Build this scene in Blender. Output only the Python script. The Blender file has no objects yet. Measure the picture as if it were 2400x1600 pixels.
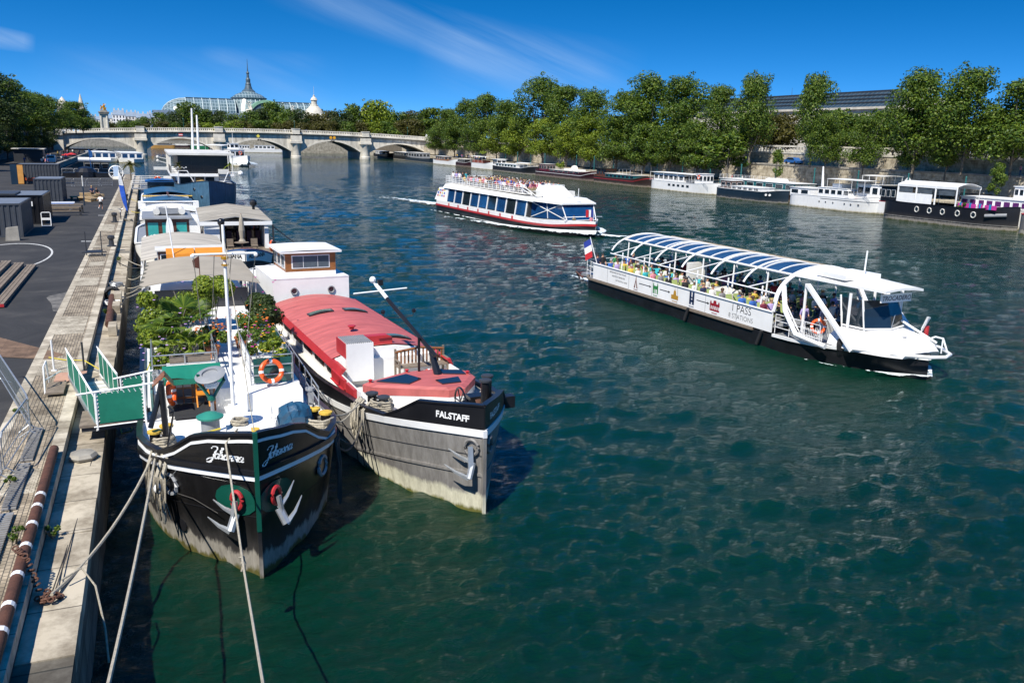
import bpy, bmesh, math, random
from mathutils import Vector, Matrix, noise as mnoise
random.seed(7)
R = math.radians
SC = bpy.context.scene
COL = SC.collection

# ------------------------------------------------------------------ camera
F_PX, CAM_H = 2000.0, 11.0                     # focal length in pixels of the 2400-wide photo, eye height over the water
PITCH, ROLL, YAW = math.atan(473/2000.0), 0.022, R(22.911)
_fw = Vector((math.sin(YAW)*math.cos(PITCH), math.cos(YAW)*math.cos(PITCH), -math.sin(PITCH)))
_r0 = Vector((math.cos(YAW), -math.sin(YAW), 0)); _u0 = _r0.cross(_fw)
_rt = _r0*math.cos(ROLL) + _u0*math.sin(ROLL)
_up = _u0*math.cos(ROLL) - _r0*math.sin(ROLL)
EYE = Vector((0, 0, CAM_H))
cd = bpy.data.cameras.new('camera'); cam = bpy.data.objects.new('camera', cd); COL.objects.link(cam)
cd.sensor_width = 36.0; cd.lens = 36.0*F_PX/2400.0; cd.clip_start = 0.5; cd.clip_end = 6000
mw = Matrix.Identity(4)
for i in range(3):
    mw[i][0], mw[i][1], mw[i][2], mw[i][3] = _rt[i], _up[i], -_fw[i], EYE[i]
cam.matrix_world = mw
SC.camera = cam
def _ray(u, v): return _fw + _rt*((u-1200)/F_PX) + _up*((800-v)/F_PX)
def W(u, v, z=0.0):
    d = _ray(u, v); return EYE + d*((z-CAM_H)/d.z)
def D(u, v, y):
    d = _ray(u, v); return EYE + d*(y/d.y)
def X(u, v, x):
    d = _ray(u, v); return EYE + d*(x/d.x)

# ------------------------------------------------------------------ world, sun, exposure
SUN_DIR = Vector((-.75, -.66, math.tan(R(52)))).normalized()
SUN_EL = math.asin(SUN_DIR.z)
w = bpy.data.worlds.new('World'); SC.world = w; w.use_nodes = True
nt = w.node_tree; bg = nt.nodes['Background']
sky = nt.nodes.new('ShaderNodeTexSky'); sky.sky_type = 'NISHITA'; sky.sun_disc = False
sky.sun_elevation = SUN_EL; sky.sun_rotation = math.atan2(SUN_DIR.x, SUN_DIR.y)
sky.air_density = 1.0; sky.dust_density = 0.15; sky.ozone_density = 3.2; sky.altitude = 50
hs = nt.nodes.new('ShaderNodeHueSaturation'); hs.inputs['Saturation'].default_value = 1.24; hs.inputs['Value'].default_value = 1.0
hs.inputs['Hue'].default_value = .492
gm = nt.nodes.new('ShaderNodeVectorMath'); gm.operation = 'MULTIPLY'; gm.inputs[1].default_value = (.80, .93, 1.22)
nt.links.new(sky.outputs[0], gm.inputs[0]); nt.links.new(gm.outputs[0], hs.inputs['Color'])
# thin cirrus streaks, laid out by direction in the sky
tc = nt.nodes.new('ShaderNodeTexCoord')
sep = nt.nodes.new('ShaderNodeSeparateXYZ'); nt.links.new(tc.outputs['Generated'], sep.inputs[0])
mp_ = nt.nodes.new('ShaderNodeMapping'); mp_.inputs['Scale'].default_value = (1, 1, 2.6); mp_.inputs['Location'].default_value = (0, 0, .09)
nt.links.new(tc.outputs['Generated'], mp_.inputs[0]); nt.links.new(mp_.outputs[0], sky.inputs['Vector'])   # the clear deep blue of a dry summer sky down to the roofs
def wmath(op, a, b=None, c=None):
    n = nt.nodes.new('ShaderNodeMath'); n.operation = op
    for i, q in enumerate((a, b, c)):
        if q is None: continue
        if isinstance(q, (int, float)): n.inputs[i].default_value = q
        else: nt.links.new(q, n.inputs[i])
    return n.outputs[0]
az = wmath('ARCTAN2', sep.outputs[0], sep.outputs[1]); el = wmath('ARCSINE', sep.outputs[2])
def azel(u, v):
    d = _ray(u, v).normalized(); return math.atan2(d.x, d.y), math.asin(d.z)
def streak(pa, pb, w0, w1, k):
    (a0, e0), (a1, e1) = azel(*pa), azel(*pb)
    L = math.hypot(a1-a0, e1-e0); tx, ty = (a1-a0)/L, (e1-e0)/L
    da = wmath('SUBTRACT', az, a0); de = wmath('SUBTRACT', el, e0)
    s = wmath('DIVIDE', wmath('ADD', wmath('MULTIPLY', da, tx), wmath('MULTIPLY', de, ty)), L)
    d = wmath('ABSOLUTE', wmath('ADD', wmath('MULTIPLY', da, -ty), wmath('MULTIPLY', de, tx)))
    wd = wmath('MAXIMUM', wmath('ADD', wmath('MULTIPLY', s, w1-w0), w0), 0.002)
    g = wmath('MAXIMUM', wmath('SUBTRACT', 1.0, wmath('POWER', wmath('DIVIDE', d, wd), 1.6)), 0.0)
    e = wmath('MINIMUM', wmath('MAXIMUM', wmath('MULTIPLY', wmath('SUBTRACT', 1.02, s), 4.0), 0), 1.0)
    f = wmath('MINIMUM', wmath('MAXIMUM', wmath('MULTIPLY', wmath('ADD', s, .05), 5.0), 0), 1.0)
    return wmath('MULTIPLY', wmath('MULTIPLY', wmath('MULTIPLY', g, e), f), k)
cl = streak((640, -40), (1420, 185), .026, .034, .30)
cl = wmath('ADD', cl, streak((480, 125), (760, 160), .010, .016, .12))
cl = wmath('ADD', cl, streak((-40, 82), (82, 104), .012, .010, .6))
cl = wmath('ADD', cl, streak((1000, 120), (1500, 200), .05, .045, .25))
cl = wmath('ADD', cl, streak((100, 190), (800, 230), .04, .05, .15))
cv = nt.nodes.new('ShaderNodeCombineXYZ'); nt.links.new(wmath('MULTIPLY', wmath('ADD', az, wmath('MULTIPLY', el, 2.2)), 9.0), cv.inputs[0]); nt.links.new(wmath('MULTIPLY', wmath('ADD', el, wmath('MULTIPLY', az, .30)), 15.0), cv.inputs[1])
nz = nt.nodes.new('ShaderNodeTexNoise'); nz.inputs['Scale'].default_value = 1.0; nz.inputs['Detail'].default_value = 7; nz.inputs['Roughness'].default_value = .62
nt.links.new(cv.outputs[0], nz.inputs['Vector'])
nn = wmath('MINIMUM', wmath('MAXIMUM', wmath('MULTIPLY', wmath('SUBTRACT', nz.outputs['Fac'], .30), 2.6), 0), 1.0)
cf = wmath('MINIMUM', wmath('MULTIPLY', cl, nn), 1.0)
mx = nt.nodes.new('ShaderNodeMix'); mx.data_type = 'RGBA'
nt.links.new(cf, mx.inputs['Factor']); nt.links.new(hs.outputs[0], mx.inputs['A']); mx.inputs['B'].default_value = (3.6, 5.0, 7.0, 1)
nt.links.new(mx.outputs['Result'], bg.inputs['Color'])
bg.inputs['Strength'].default_value = 0.098
sl = bpy.data.lights.new('sun', 'SUN'); sl.energy = 5.0; sl.angle = R(.5); sl.color = (1.0, .945, .86)
so = bpy.data.objects.new('sun', sl); COL.objects.link(so)
so.rotation_euler = SUN_DIR.to_track_quat('Z', 'Y').to_euler()
SC.view_settings.view_transform = 'Standard'; SC.view_settings.look = 'None'
SC.view_settings.exposure = 0.50; SC.view_settings.gamma = 1.0
SC.cycles.max_bounces = 5; SC.cycles.transparent_max_bounces = 8
SC.cycles.use_denoising = True; SC.cycles.sample_clamp_direct = 12; SC.cycles.sample_clamp_indirect = 6

# ------------------------------------------------------------------ materials
_mats = {}
def mat(name, rgb, rough=.6, metal=0.0, var=.18, scale=1.5, bump=0.0, bscale=20.0, spec=.5, rgb2=None, stretch=(1, 1, 1), trans=0):
    if name in _mats: return _mats[name]
    m = bpy.data.materials.new(name); m.use_nodes = True; t = m.node_tree; b = t.nodes['Principled BSDF']
    b.inputs['Roughness'].default_value = rough; b.inputs['Metallic'].default_value = metal
    b.inputs['Specular IOR Level'].default_value = spec
    co = t.nodes.new('ShaderNodeTexCoord'); mp = t.nodes.new('ShaderNodeMapping'); mp.inputs['Scale'].default_value = stretch
    t.links.new(co.outputs['Object'], mp.inputs[0])
    n = t.nodes.new('ShaderNodeTexNoise'); n.inputs['Scale'].default_value = scale; n.inputs['Detail'].default_value = 6; n.inputs['Roughness'].default_value = .65
    t.links.new(mp.outputs[0], n.inputs['Vector'])
    r = t.nodes.new('ShaderNodeValToRGB'); r.color_ramp.elements[0].position = .3; r.color_ramp.elements[1].position = .7
    c2 = rgb2 or tuple(c*(1-var) for c in rgb)
    r.color_ramp.elements[0].color = (*c2, 1); r.color_ramp.elements[1].color = (*[min(1, c*(1+var*.5)) for c in rgb], 1)
    t.links.new(n.outputs['Fac'], r.inputs[0]); t.links.new(r.outputs[0], b.inputs['Base Color'])
    if bump:
        n2 = t.nodes.new('ShaderNodeTexNoise'); n2.inputs['Scale'].default_value = bscale; n2.inputs['Detail'].default_value = 5
        t.links.new(mp.outputs[0], n2.inputs['Vector'])
        bp = t.nodes.new('ShaderNodeBump'); bp.inputs['Strength'].default_value = bump; bp.inputs['Distance'].default_value = .05
        t.links.new(n2.outputs['Fac'], bp.inputs['Height']); t.links.new(bp.outputs[0], b.inputs['Normal'])
    if trans: b.inputs['Transmission Weight'].default_value = trans
    _mats[name] = m; return m
class N:                                                    # small node-tree writer for the special materials
    def __init__(s, name):
        s.m = bpy.data.materials.new(name); s.m.use_nodes = True; s.t = s.m.node_tree; s.b = s.t.nodes['Principled BSDF']
        _mats[name] = s.m
        s.co = s.t.nodes.new('ShaderNodeTexCoord')
    def node(s, kind, **k):
        n = s.t.nodes.new(kind)
        for a, q in k.items(): setattr(n, a, q)
        return n
    def put(s, q, sock):
        if isinstance(q, (int, float)): sock.default_value = q
        elif isinstance(q, tuple): sock.default_value = q if len(q) == len(sock.default_value) else (*q, 1)
        else: s.t.links.new(q, sock)
    def math(s, op, a, b=None, c=None):
        n = s.node('ShaderNodeMath', operation=op)
        for i, q in enumerate((a, b, c)):
            if q is not None: s.put(q, n.inputs[i])
        return n.outputs[0]
    def ramp(s, f, stops):
        n = s.node('ShaderNodeValToRGB'); e = n.color_ramp.elements
        while len(e) < len(stops): e.new(.5)
        for q, (p, c) in zip(e, stops): q.position = p; q.color = (*c, 1) if len(c) == 3 else c
        s.put(f, n.inputs[0]); return n.outputs[0]
    def noise(s, scale, detail=5, rough=.6, stretch=None, src=None, dist=0):
        v = src or s.co.outputs['Object']
        if stretch:
            mp = s.node('ShaderNodeMapping'); mp.inputs['Scale'].default_value = stretch; s.put(v, mp.inputs[0]); v = mp.outputs[0]
        n = s.node('ShaderNodeTexNoise'); n.inputs['Scale'].default_value = scale; n.inputs['Detail'].default_value = detail
        n.inputs['Roughness'].default_value = rough; n.inputs['Distortion'].default_value = dist; s.put(v, n.inputs['Vector']); return n.outputs['Fac']
    def mix(s, f, a, b):
        n = s.node('ShaderNodeMix', data_type='RGBA'); s.put(f, n.inputs['Factor']); s.put(a, n.inputs['A']); s.put(b, n.inputs['B']); return n.outputs['Result']
    def bump(s, h, strength=.4, dist=.05, normal=None):
        n = s.node('ShaderNodeBump'); n.inputs['Strength'].default_value = strength; n.inputs['Distance'].default_value = dist
        s.put(h, n.inputs['Height'])
        if normal is not None: s.put(normal, n.inputs['Normal'])
        return n.outputs[0]
    def xyz(s):
        n = s.node('ShaderNodeSeparateXYZ'); s.put(s.co.outputs['Object'], n.inputs[0]); return n.outputs

WHITE = mat('white paint', (.80, .80, .78), .4, var=.10, scale=.8)
CREAM = mat('off white paint', (.66, .64, .58), .5, var=.2, scale=.9)
BLACK = mat('black paint', (.012, .012, .014), .3, var=.4, scale=1.2)
NAVY = mat('navy paint', (.012, .03, .055), .3, var=.3)
DKGREY = mat('dark grey paint', (.035, .038, .043), .45, var=.25)
GREY = mat('grey paint', (.25, .26, .27), .45, var=.2)
STEEL = mat('galvanised steel', (.45, .47, .48), .38, metal=.6, var=.2, scale=4)
WOOD = mat('varnished wood', (.26, .10, .03), .35, var=.4, scale=3, stretch=(1, 1, 6))
DKWOOD = mat('brown wood', (.10, .035, .02), .45, var=.35, scale=3)
OLDWOOD = mat('weathered timber', (.20, .16, .12), .8, var=.4, scale=4, stretch=(1, 1, 5))
GLASS = mat('dark window glass', (.012, .02, .028), .04, var=.2, spec=.9)
BLUEGLASS = mat('blue tinted glass', (.008, .048, .14), .05, var=.3, spec=.9)
GLASSLT = mat('grey window glass', (.09, .11, .13), .06, var=.3, spec=.8)
REDP = mat('red paint', (.44, .030, .034), .38, var=.18, scale=.9)
REDLT = mat('faded red roof paint', (.46, .115, .105), .5, var=.32, scale=1.1, stretch=(.5, 2.5, 1))
GREENP = mat('dark green paint', (.005, .075, .05), .35, var=.2)
CANVASG = mat('green canvas', (.006, .17, .105), .6, var=.15, scale=2.5, bump=.25, bscale=3)
ORANGE = mat('orange plastic', (.75, .10, .012), .4, var=.1)
AWNING = mat('orange canvas', (.62, .22, .015), .6, var=.12)
ROPE = mat('mooring rope', (.40, .36, .28), .85, var=.35, scale=18, bump=.5, bscale=60)
ROPEDK = mat('dark wet rope', (.06, .055, .05), .85, var=.35, scale=18)
RUST = mat('rusty steel', (.095, .038, .020), .75, var=.45, scale=5, bump=.3, bscale=30)
TARPBLUE = mat('blue tarpaulin', (.02, .075, .14), .3, var=.3, scale=3, bump=.8, bscale=3)
TARPBROWN = mat('brown tarpaulin', (.09, .04, .03), .6, var=.3, scale=3, bump=.8, bscale=3)
TEAL = mat('teal paint', (.01, .11, .12), .4, var=.2)
MAROON = mat('maroon paint', (.10, .012, .025), .4, var=.25)
RUBBER = mat('black rubber', (.015, .015, .016), .7, var=.3)
BLUEP = mat('blue paint', (.02, .10, .30), .4, var=.2)
SKIN = mat('skin', (.50, .26, .17), .55, var=.12, scale=6)
SKIN2 = mat('dark skin', (.14, .06, .035), .5, var=.12, scale=6)
YELLOWP = mat('yellow paint', (.62, .40, .05), .5, var=.2)
SEATG = mat('lime plastic seat', (.38, .46, .17), .4, var=.1)

# ------------------------------------------------------------------ mesh builder
class MB:
    def __init__(s): s.v = []; s.f = []; s.m = []; s.c = 0; s.T = None; s.k = []
    def add(s, vs, fs, c=None):
        o = len(s.v); s.k.append((o, len(s.f)))
        s.v += [tuple(s.T @ Vector(q)) if s.T else tuple(q) for q in vs]
        s.f += [tuple(i+o for i in q) for q in fs]; s.m += [s.c if c is None else c]*len(fs); return s
    def box(s, c, size, rz=0.0, rx=0.0, ry=0.0):
        x, y, z = (q/2 for q in size)
        M = Matrix.Translation(Vector(c)) @ Matrix.Rotation(rz, 4, 'Z') @ Matrix.Rotation(ry, 4, 'Y') @ Matrix.Rotation(rx, 4, 'X')
        vs = [M @ Vector((i*x, j*y, k*z)) for k in (-1, 1) for j in (-1, 1) for i in (-1, 1)]
        return s.add(vs, [(0, 2, 3, 1), (4, 5, 7, 6), (0, 1, 5, 4), (2, 6, 7, 3), (0, 4, 6, 2), (1, 3, 7, 5)])
    def bb(s, x0, x1, y0, y1, z0, z1): return s.box(((x0+x1)/2, (y0+y1)/2, (z0+z1)/2), (abs(x1-x0), abs(y1-y0), abs(z1-z0)))
    def tube(s, pts, r, n=6, r2=None, cap=True, closed=False):
        pts = [Vector(p) for p in pts]; k = len(pts); rings = []
        for i, p in enumerate(pts):
            if closed: t = pts[(i+1) % k]-pts[i-1]
            else: t = pts[min(i+1, k-1)]-pts[max(i-1, 0)]
            if t.length < 1e-9: t = Vector((0, 0, 1))
            t.normalize(); a = t.cross(Vector((0, 0, 1)))
            if a.length < .05: a = t.cross(Vector((0, 1, 0)))
            a.normalize(); b = a.cross(t)
            rr = r if r2 is None else r+(r2-r)*i/max(1, k-1)
            rings.append([p+a*(rr*math.cos(2*math.pi*j/n))+b*(rr*math.sin(2*math.pi*j/n)) for j in range(n)])
        return s.loft(rings, cap=cap and not closed, loop=closed)
    def loft(s, rings, cap=True, loop=False, closed=True):
        n = len(rings[0]); vs = [p for q in rings for p in q]; fs = []; k = len(rings)
        for i in range(k if loop else k-1):
            a, b = i*n, ((i+1) % k)*n
            for j in range(n if closed else n-1):
                fs.append((a+j, a+(j+1) % n, b+(j+1) % n, b+j))
        if cap and not loop: fs.append(tuple(range(n-1, -1, -1))); fs.append(tuple((k-1)*n+j for j in range(n)))
        return s.add(vs, fs)
    def lathe(s, prof, c=(0, 0, 0), n=16, cap=True):
        c = Vector(c)
        return s.loft([[c+Vector((r*math.cos(2*math.pi*j/n), r*math.sin(2*math.pi*j/n), z)) for j in range(n)] for r, z in prof], cap=cap)
    def cyl(s, p0, p1, r, n=8, r2=None): return s.tube([p0, p1], r, n, r2)
    def ball(s, c, r, n=8, m=5, sc=(1, 1, 1)):
        c = Vector(c)
        return s.loft([[c+Vector((sc[0]*r*math.sin(t)*math.cos(2*math.pi*j/n), sc[1]*r*math.sin(t)*math.sin(2*math.pi*j/n), -sc[2]*r*math.cos(t))) for j in range(n)]
                       for t in [max(.05, min(math.pi-.05, math.pi*i/m)) for i in range(m+1)]])
    def beam(s, p0, p1, w, h=None):
        p0, p1 = Vector(p0), Vector(p1); h = h or w; t = (p1-p0).normalized(); a = t.cross(Vector((0, 0, 1)))
        if a.length < .05: a = Vector((1, 0, 0))
        a.normalize(); b = a.cross(t)
        q = lambda p: [p+a*i*w/2+b*j*h/2 for i, j in ((-1, -1), (1, -1), (1, 1), (-1, 1))]
        return s.loft([q(p0), q(p1)])
    def prism(s, poly, z0, z1):
        return s.loft([[(x, y, z0) for x, y in poly], [(x, y, z1) for x, y in poly]])
    def sheet(s, a, b, c, d, th=.03, nu=1, nv=1, fn=None):   # a thin slab over four corners (a-b along u, a-d along v), fn(u,v) lifts it
        a, b, c, d = map(Vector, (a, b, c, d)); nrm = (b-a).cross(d-a).normalized(); top = []; bot = []
        for j in range(nv+1):
            for i in range(nu+1):
                u, v = i/nu, j/nv; p = (a*(1-u)+b*u)*(1-v)+(d*(1-u)+c*u)*v
                if fn: p = p+Vector((0, 0, fn(u, v)))
                top.append(p); bot.append(p-nrm*th)
        k = (nu+1)*(nv+1); fs = []; w_ = nu+1
        for j in range(nv):
            for i in range(nu):
                q = j*w_+i; fs.append((q, q+1, q+w_+1, q+w_)); fs.append((k+q, k+q+w_, k+q+w_+1, k+q+1))
        ed = [i for i in range(nu)]
        for i in range(nu): fs.append((i+1, i, k+i, k+i+1)); q = nv*w_+i; fs.append((q, q+1, k+q+1, k+q))
        for j in range(nv): q = j*w_; fs.append((q, q+w_, k+q+w_, k+q)); q = j*w_+nu; fs.append((q+w_, q, k+q, k+q+w_))
        return s.add(top+bot, fs)
    def each(s, name, ms, parent=None, smooth=False):        # every shape added becomes a part of its own
        e = s.k+[(len(s.v), len(s.f))]
        for (v0, f0), (v1, f1) in zip(e, e[1:]):
            q = MB(); q.v = s.v[v0:v1]; q.f = [tuple(i-v0 for i in f) for f in s.f[f0:f1]]; q.m = s.m[f0:f1]; o = q.build(name, ms, parent, smooth)
        return o
    def build(s, name, ms, parent=None, smooth=False, loc=None):
        me = bpy.data.meshes.new(name); me.from_pydata(s.v, [], s.f); me.update()
        for m in (ms if isinstance(ms, (list, tuple)) else [ms]): me.materials.append(m)
        if max(s.m, default=0): me.polygons.foreach_set('material_index', s.m)
        bm = bmesh.new(); bm.from_mesh(me); bmesh.ops.recalc_face_normals(bm, faces=bm.faces); bm.to_mesh(me); bm.free()
        if smooth:
            me.polygons.foreach_set('use_smooth', [True]*len(me.polygons)); me.set_sharp_from_angle(angle=R(40))
        o = bpy.data.objects.new(name, me); COL.objects.link(o)
        if parent: o.parent = parent
        if loc: o.location = loc
        return o
def tag(o, label=None, cat=None, group=None, kind=None):
    if label: o['label'] = label
    if cat: o['category'] = cat
    if group: o['group'] = group
    if kind: o['kind'] = kind
    return o
def thing(name, label, cat, loc=(0, 0, 0), rz=0.0, group=None):
    o = bpy.data.objects.new(name, None); COL.objects.link(o); o.empty_display_size = .2
    o.location = loc; o.rotation_euler = (0, 0, rz); return tag(o, label, cat, group)
def dup(o, loc=None, rz=None, label=None, scale=None, parent=None):
    c = o.copy(); COL.objects.link(c)
    if parent: c.parent = parent
    if loc is not None: c.location = loc
    if rz is not None: c.rotation_euler = (0, 0, rz)
    if scale is not None: c.scale = scale if isinstance(scale, (tuple, list)) else (scale,)*3
    if label: c['label'] = label
    for ch in KIDS.get(o, None) or list(o.children): dup(ch, parent=c)
    return c
KIDS = {}
def lin(a, b, t): return a+(b-a)*t
def vlin(a, b, t): return tuple(lin(p, q, t) for p, q in zip(a, b))
def sag(a, b, s, n=10):
    return [Vector(vlin(a, b, i/n))-Vector((0, 0, s*4*(i/n)*(1-i/n))) for i in range(n+1)]
def text_mesh(s, size, shear=0.0, bold=0.0, align='CENTER'):
    cu = bpy.data.curves.new('lettering', 'FONT'); cu.body = s; cu.size = size; cu.shear = shear; cu.align_x = align; cu.offset = bold
    cu.extrude = 0.0; cu.resolution_u = 3
    o = bpy.data.objects.new('lettering', cu); COL.objects.link(o)
    dg = bpy.context.evaluated_depsgraph_get(); me = bpy.data.meshes.new_from_object(o.evaluated_get(dg))
    vs = [tuple(v.co) for v in me.vertices]; fs = [tuple(p.vertices) for p in me.polygons]
    bpy.data.objects.remove(o); bpy.data.curves.remove(cu); return vs, fs
def text(name, s, size, m, parent, org, xd, yd, shear=0.0, bold=0.0, align='CENTER', fn=None):
    vs, fs = text_mesh(s, size, shear, bold, align); org, xd, yd = Vector(org), Vector(xd), Vector(yd)
    b = MB(); b.add([fn(x, y) if fn else org+xd*x+yd*y for x, y, z in vs], fs)
    me = bpy.data.meshes.new(name); me.from_pydata(b.v, [], b.f); me.materials.append(m)
    o = bpy.data.objects.new(name, me); COL.objects.link(o); o.parent = parent; return o
# ================================================================== THE SETTING
def water_mat():
    n = N('river water'); b = n.b
    b.inputs['IOR'].default_value = 1.333; b.inputs['Specular IOR Level'].default_value = .5
    col = n.ramp(n.noise(.035, 3, .5, stretch=(1, .6, 1)), [(.35, (.0010, .0165, .0078)), (.65, (.0019, .0275, .0150))])
    n.put(col, b.inputs['Base Color']); b.inputs['Roughness'].default_value = .025
    h = n.math('ADD', n.math('MULTIPLY', n.noise(2.4, 6, .66, stretch=(.7, 1.3, 1), dist=.7), .36), n.math('MULTIPLY', n.noise(8.0, 4, .6, stretch=(.8, 1.2, 1)), .11))
    n.put(n.bump(n.math('MULTIPLY', h, n.ramp(n.noise(.05, 3, .5), [(.32, (.5, .5, .5)), (.66, (1, 1, 1))])), 1.0, .42), b.inputs['Normal'])
    return n.m
WATER = water_mat()
import numpy as np
def water_sheet():
    """the river surface as real waves: a fan of cells that grow with the distance from the bridge"""
    rs = 6*1.0062**np.arange(786); th = np.radians(np.linspace(-52, 92, 700)); rr, tt = np.meshgrid(rs, th, indexing='ij')
    x, y = rr*np.sin(tt), rr*np.cos(tt); z = np.zeros_like(x); rg = np.random.RandomState(4)
    cell = np.maximum(rr*.0062, rr*np.radians(144/700))
    patch = .72+.28*np.sin(x*.06+1.3*np.sin(y*.031))*np.sin(y*.045+.8*np.sin(x*.05))
    for i in range(70):
        lam = .45*(4.6/.45)**(i/69); a = math.radians(-72)+rg.normal(0, .7); k = 2*math.pi/lam
        ph = k*(x*math.cos(a)+y*math.sin(a))+rg.uniform(0, 6.28)+.9*np.sin(.21*x*rg.uniform(.5, 1.5)+.17*y+rg.uniform(0, 6.28))
        s = np.sin(ph); z += .0060*lam**.42*patch*np.clip((lam/cell-2.2)/2.5, 0, 1)*(s+.14*(s*s*2-1))
    v = np.stack([x, y, z], -1).reshape(-1, 3); nr, nt_ = x.shape
    i = (np.arange(nr-1)[:, None]*nt_+np.arange(nt_-1)[None]).reshape(-1); f = np.stack([i, i+1, i+nt_+1, i+nt_], -1)
    me = bpy.data.meshes.new('water'); me.vertices.add(len(v)); me.vertices.foreach_set('co', v.ravel()); me.loops.add(f.size); me.loops.foreach_set('vertex_index', f.ravel().astype('i4'))
    me.polygons.add(len(f)); me.polygons.foreach_set('loop_start', np.arange(len(f), dtype='i4')*4); me.polygons.foreach_set('loop_total', np.full(len(f), 4, 'i4')); me.polygons.foreach_set('use_smooth', np.ones(len(f), bool))
    me.update(calc_edges=True); me.materials.append(WATER); o = bpy.data.objects.new('water', me); COL.objects.link(o); tag(o, kind='structure')
water_sheet()

def brick_mat(name, c1, c2, mortar, scale, axes='xy', bw=.5, bh=.25, ms=.02, rough=.85, stain=None, bump=.4):
    n = N(name); o = n.xyz(); cb = n.node('ShaderNodeCombineXYZ')
    for i, a in enumerate(axes): n.put(o['XYZ'.index(a.upper())], cb.inputs[i])
    br = n.node('ShaderNodeTexBrick'); br.inputs['Scale'].default_value = scale; br.inputs['Brick Width'].default_value = bw
    br.inputs['Row Height'].default_value = bh; br.inputs['Mortar Size'].default_value = ms; br.inputs['Mortar Smooth'].default_value = .3
    n.put(cb.outputs[0], br.inputs['Vector']); n.put(c1, br.inputs['Color1']); n.put(c2, br.inputs['Color2']); n.put(mortar, br.inputs['Mortar'])
    st = n.ramp(n.noise(.9, 6, .7), [(.38, (.30, .27, .23)), (.58, (1, 1, 1))])
    mx_ = n.node('ShaderNodeMix', data_type='RGBA', blend_type='MULTIPLY'); mx_.inputs['Factor'].default_value = .75
    n.put(br.outputs['Color'], mx_.inputs['A']); n.put(st, mx_.inputs['B']); n.put(mx_.outputs['Result'], n.b.inputs['Base Color'])
    n.b.inputs['Roughness'].default_value = rough
    h = n.math('SUBTRACT', n.math('MULTIPLY', n.noise(9, 4), .3), br.outputs['Fac'])
    n.put(n.bump(h, bump, .03), n.b.inputs['Normal']); return n.m
COBBLE = brick_mat('cobbles', (.46, .38, .27), (.27, .225, .16), (.085, .075, .06), 3.2, 'yx', .5, .36, .035)
COBBLE2 = brick_mat('pale cobbles', (.60, .54, .42), (.42, .37, .28), (.18, .16, .12), 4.2, 'xy', .5, .4, .03)
LEDGE = brick_mat('old ledge stone', (.52, .46, .35), (.38, .33, .25), (.14, .12, .09), .5, 'yx', .9, .8, .012, bump=.3)
SLAB = brick_mat('kerb slabs', (.56, .50, .39), (.43, .38, .29), (.16, .14, .11), .8, 'yx', .9, 1.0, .012)
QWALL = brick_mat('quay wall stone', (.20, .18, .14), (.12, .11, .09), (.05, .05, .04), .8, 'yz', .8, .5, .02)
STONE = brick_mat('pale wall stone', (.56, .50, .38), (.44, .39, .29), (.24, .21, .16), .7, 'yz', .9, .45, .015)
STONEX = brick_mat('pale quay stone', (.46, .42, .33), (.36, .33, .26), (.2, .18, .14), .7, 'xz', .9, .45, .015)
LIME = mat('limestone', (.56, .53, .45), .8, var=.3, scale=.6, bump=.2, bscale=6)
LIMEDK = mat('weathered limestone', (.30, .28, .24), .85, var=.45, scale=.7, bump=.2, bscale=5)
def asphalt():
    n = N('asphalt'); b = n.b
    a = n.ramp(n.noise(.22, 6, .7, dist=1.2), [(.3, (.014, .014, .014)), (.52, (.030, .029, .028)), (.75, (.062, .058, .053))])
    s = n.ramp(n.noise(30, 3, .7), [(.3, (.7, .7, .7)), (.7, (1.25, 1.25, 1.25))])
    st = n.ramp(n.noise(.5, 5, .6, stretch=(.25, 1.6, 1)), [(.60, (1, 1, 1)), (.72, (1.9, 1.85, 1.75))])
    m1 = n.node('ShaderNodeMix', data_type='RGBA', blend_type='MULTIPLY'); m1.inputs['Factor'].default_value = 1; n.put(a, m1.inputs['A']); n.put(s, m1.inputs['B'])
    m2 = n.node('ShaderNodeMix', data_type='RGBA', blend_type='MULTIPLY'); m2.inputs['Factor'].default_value = 1; n.put(m1.outputs['Result'], m2.inputs['A']); n.put(st, m2.inputs['B'])
    n.put(m2.outputs['Result'], b.inputs['Base Color']); b.inputs['Roughness'].default_value = .9
    n.put(n.bump(n.noise(45, 3), .35, .02), b.inputs['Normal']); return n.m
ASPH = asphalt()
EARTH = mat('packed earth', (.12, .10, .07), .95, var=.3, scale=.3)
XE, XK, XL, ZQ, ZL = -4.6, -2.75, -1.8, 2.3, 1.95      # asphalt edge, kerb edge, ledge edge, quay height, ledge height
st = lambda o: tag(o, kind='structure')
b = MB(); b.bb(-40, XK, -40, 196, -3, ZQ); b.bb(-40, -18, 196, 470, -3, ZQ); st(b.build('quay', [ASPH]))
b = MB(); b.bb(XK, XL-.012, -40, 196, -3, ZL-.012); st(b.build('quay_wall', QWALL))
b = MB(); rnd = random.Random(3); y = -8.0
while y < 196:
    L = rnd.uniform(1.3, 2.4); dz = rnd.uniform(-.015, .015); dx = rnd.uniform(-.02, .015)
    b.bb(XK+.003, XL+dx, y+.008, y+L-.008, ZL-.35, ZL+dz); y += L
st(b.build('quay_ledge', LEDGE))
b = MB(); b.sheet((XE, -8, ZQ+.012), (XK-.34, -8, ZQ+.012), (XK-.34, 196, ZQ+.012), (XE, 196, ZQ+.012), .01); st(b.build('cobbled_strip', COBBLE))
b = MB(); y = -8
while y < 196:
    L = rnd.uniform(1.4, 2.0); b.bb(XK-.33, XK+.012, y+.006, y+L-.006, ZQ-.25, ZQ+rnd.uniform(.02, .04)); y += L
st(b.build('kerb', SLAB))
b = MB()                                                   # pale slabs and patches set into the cobbles
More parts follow.
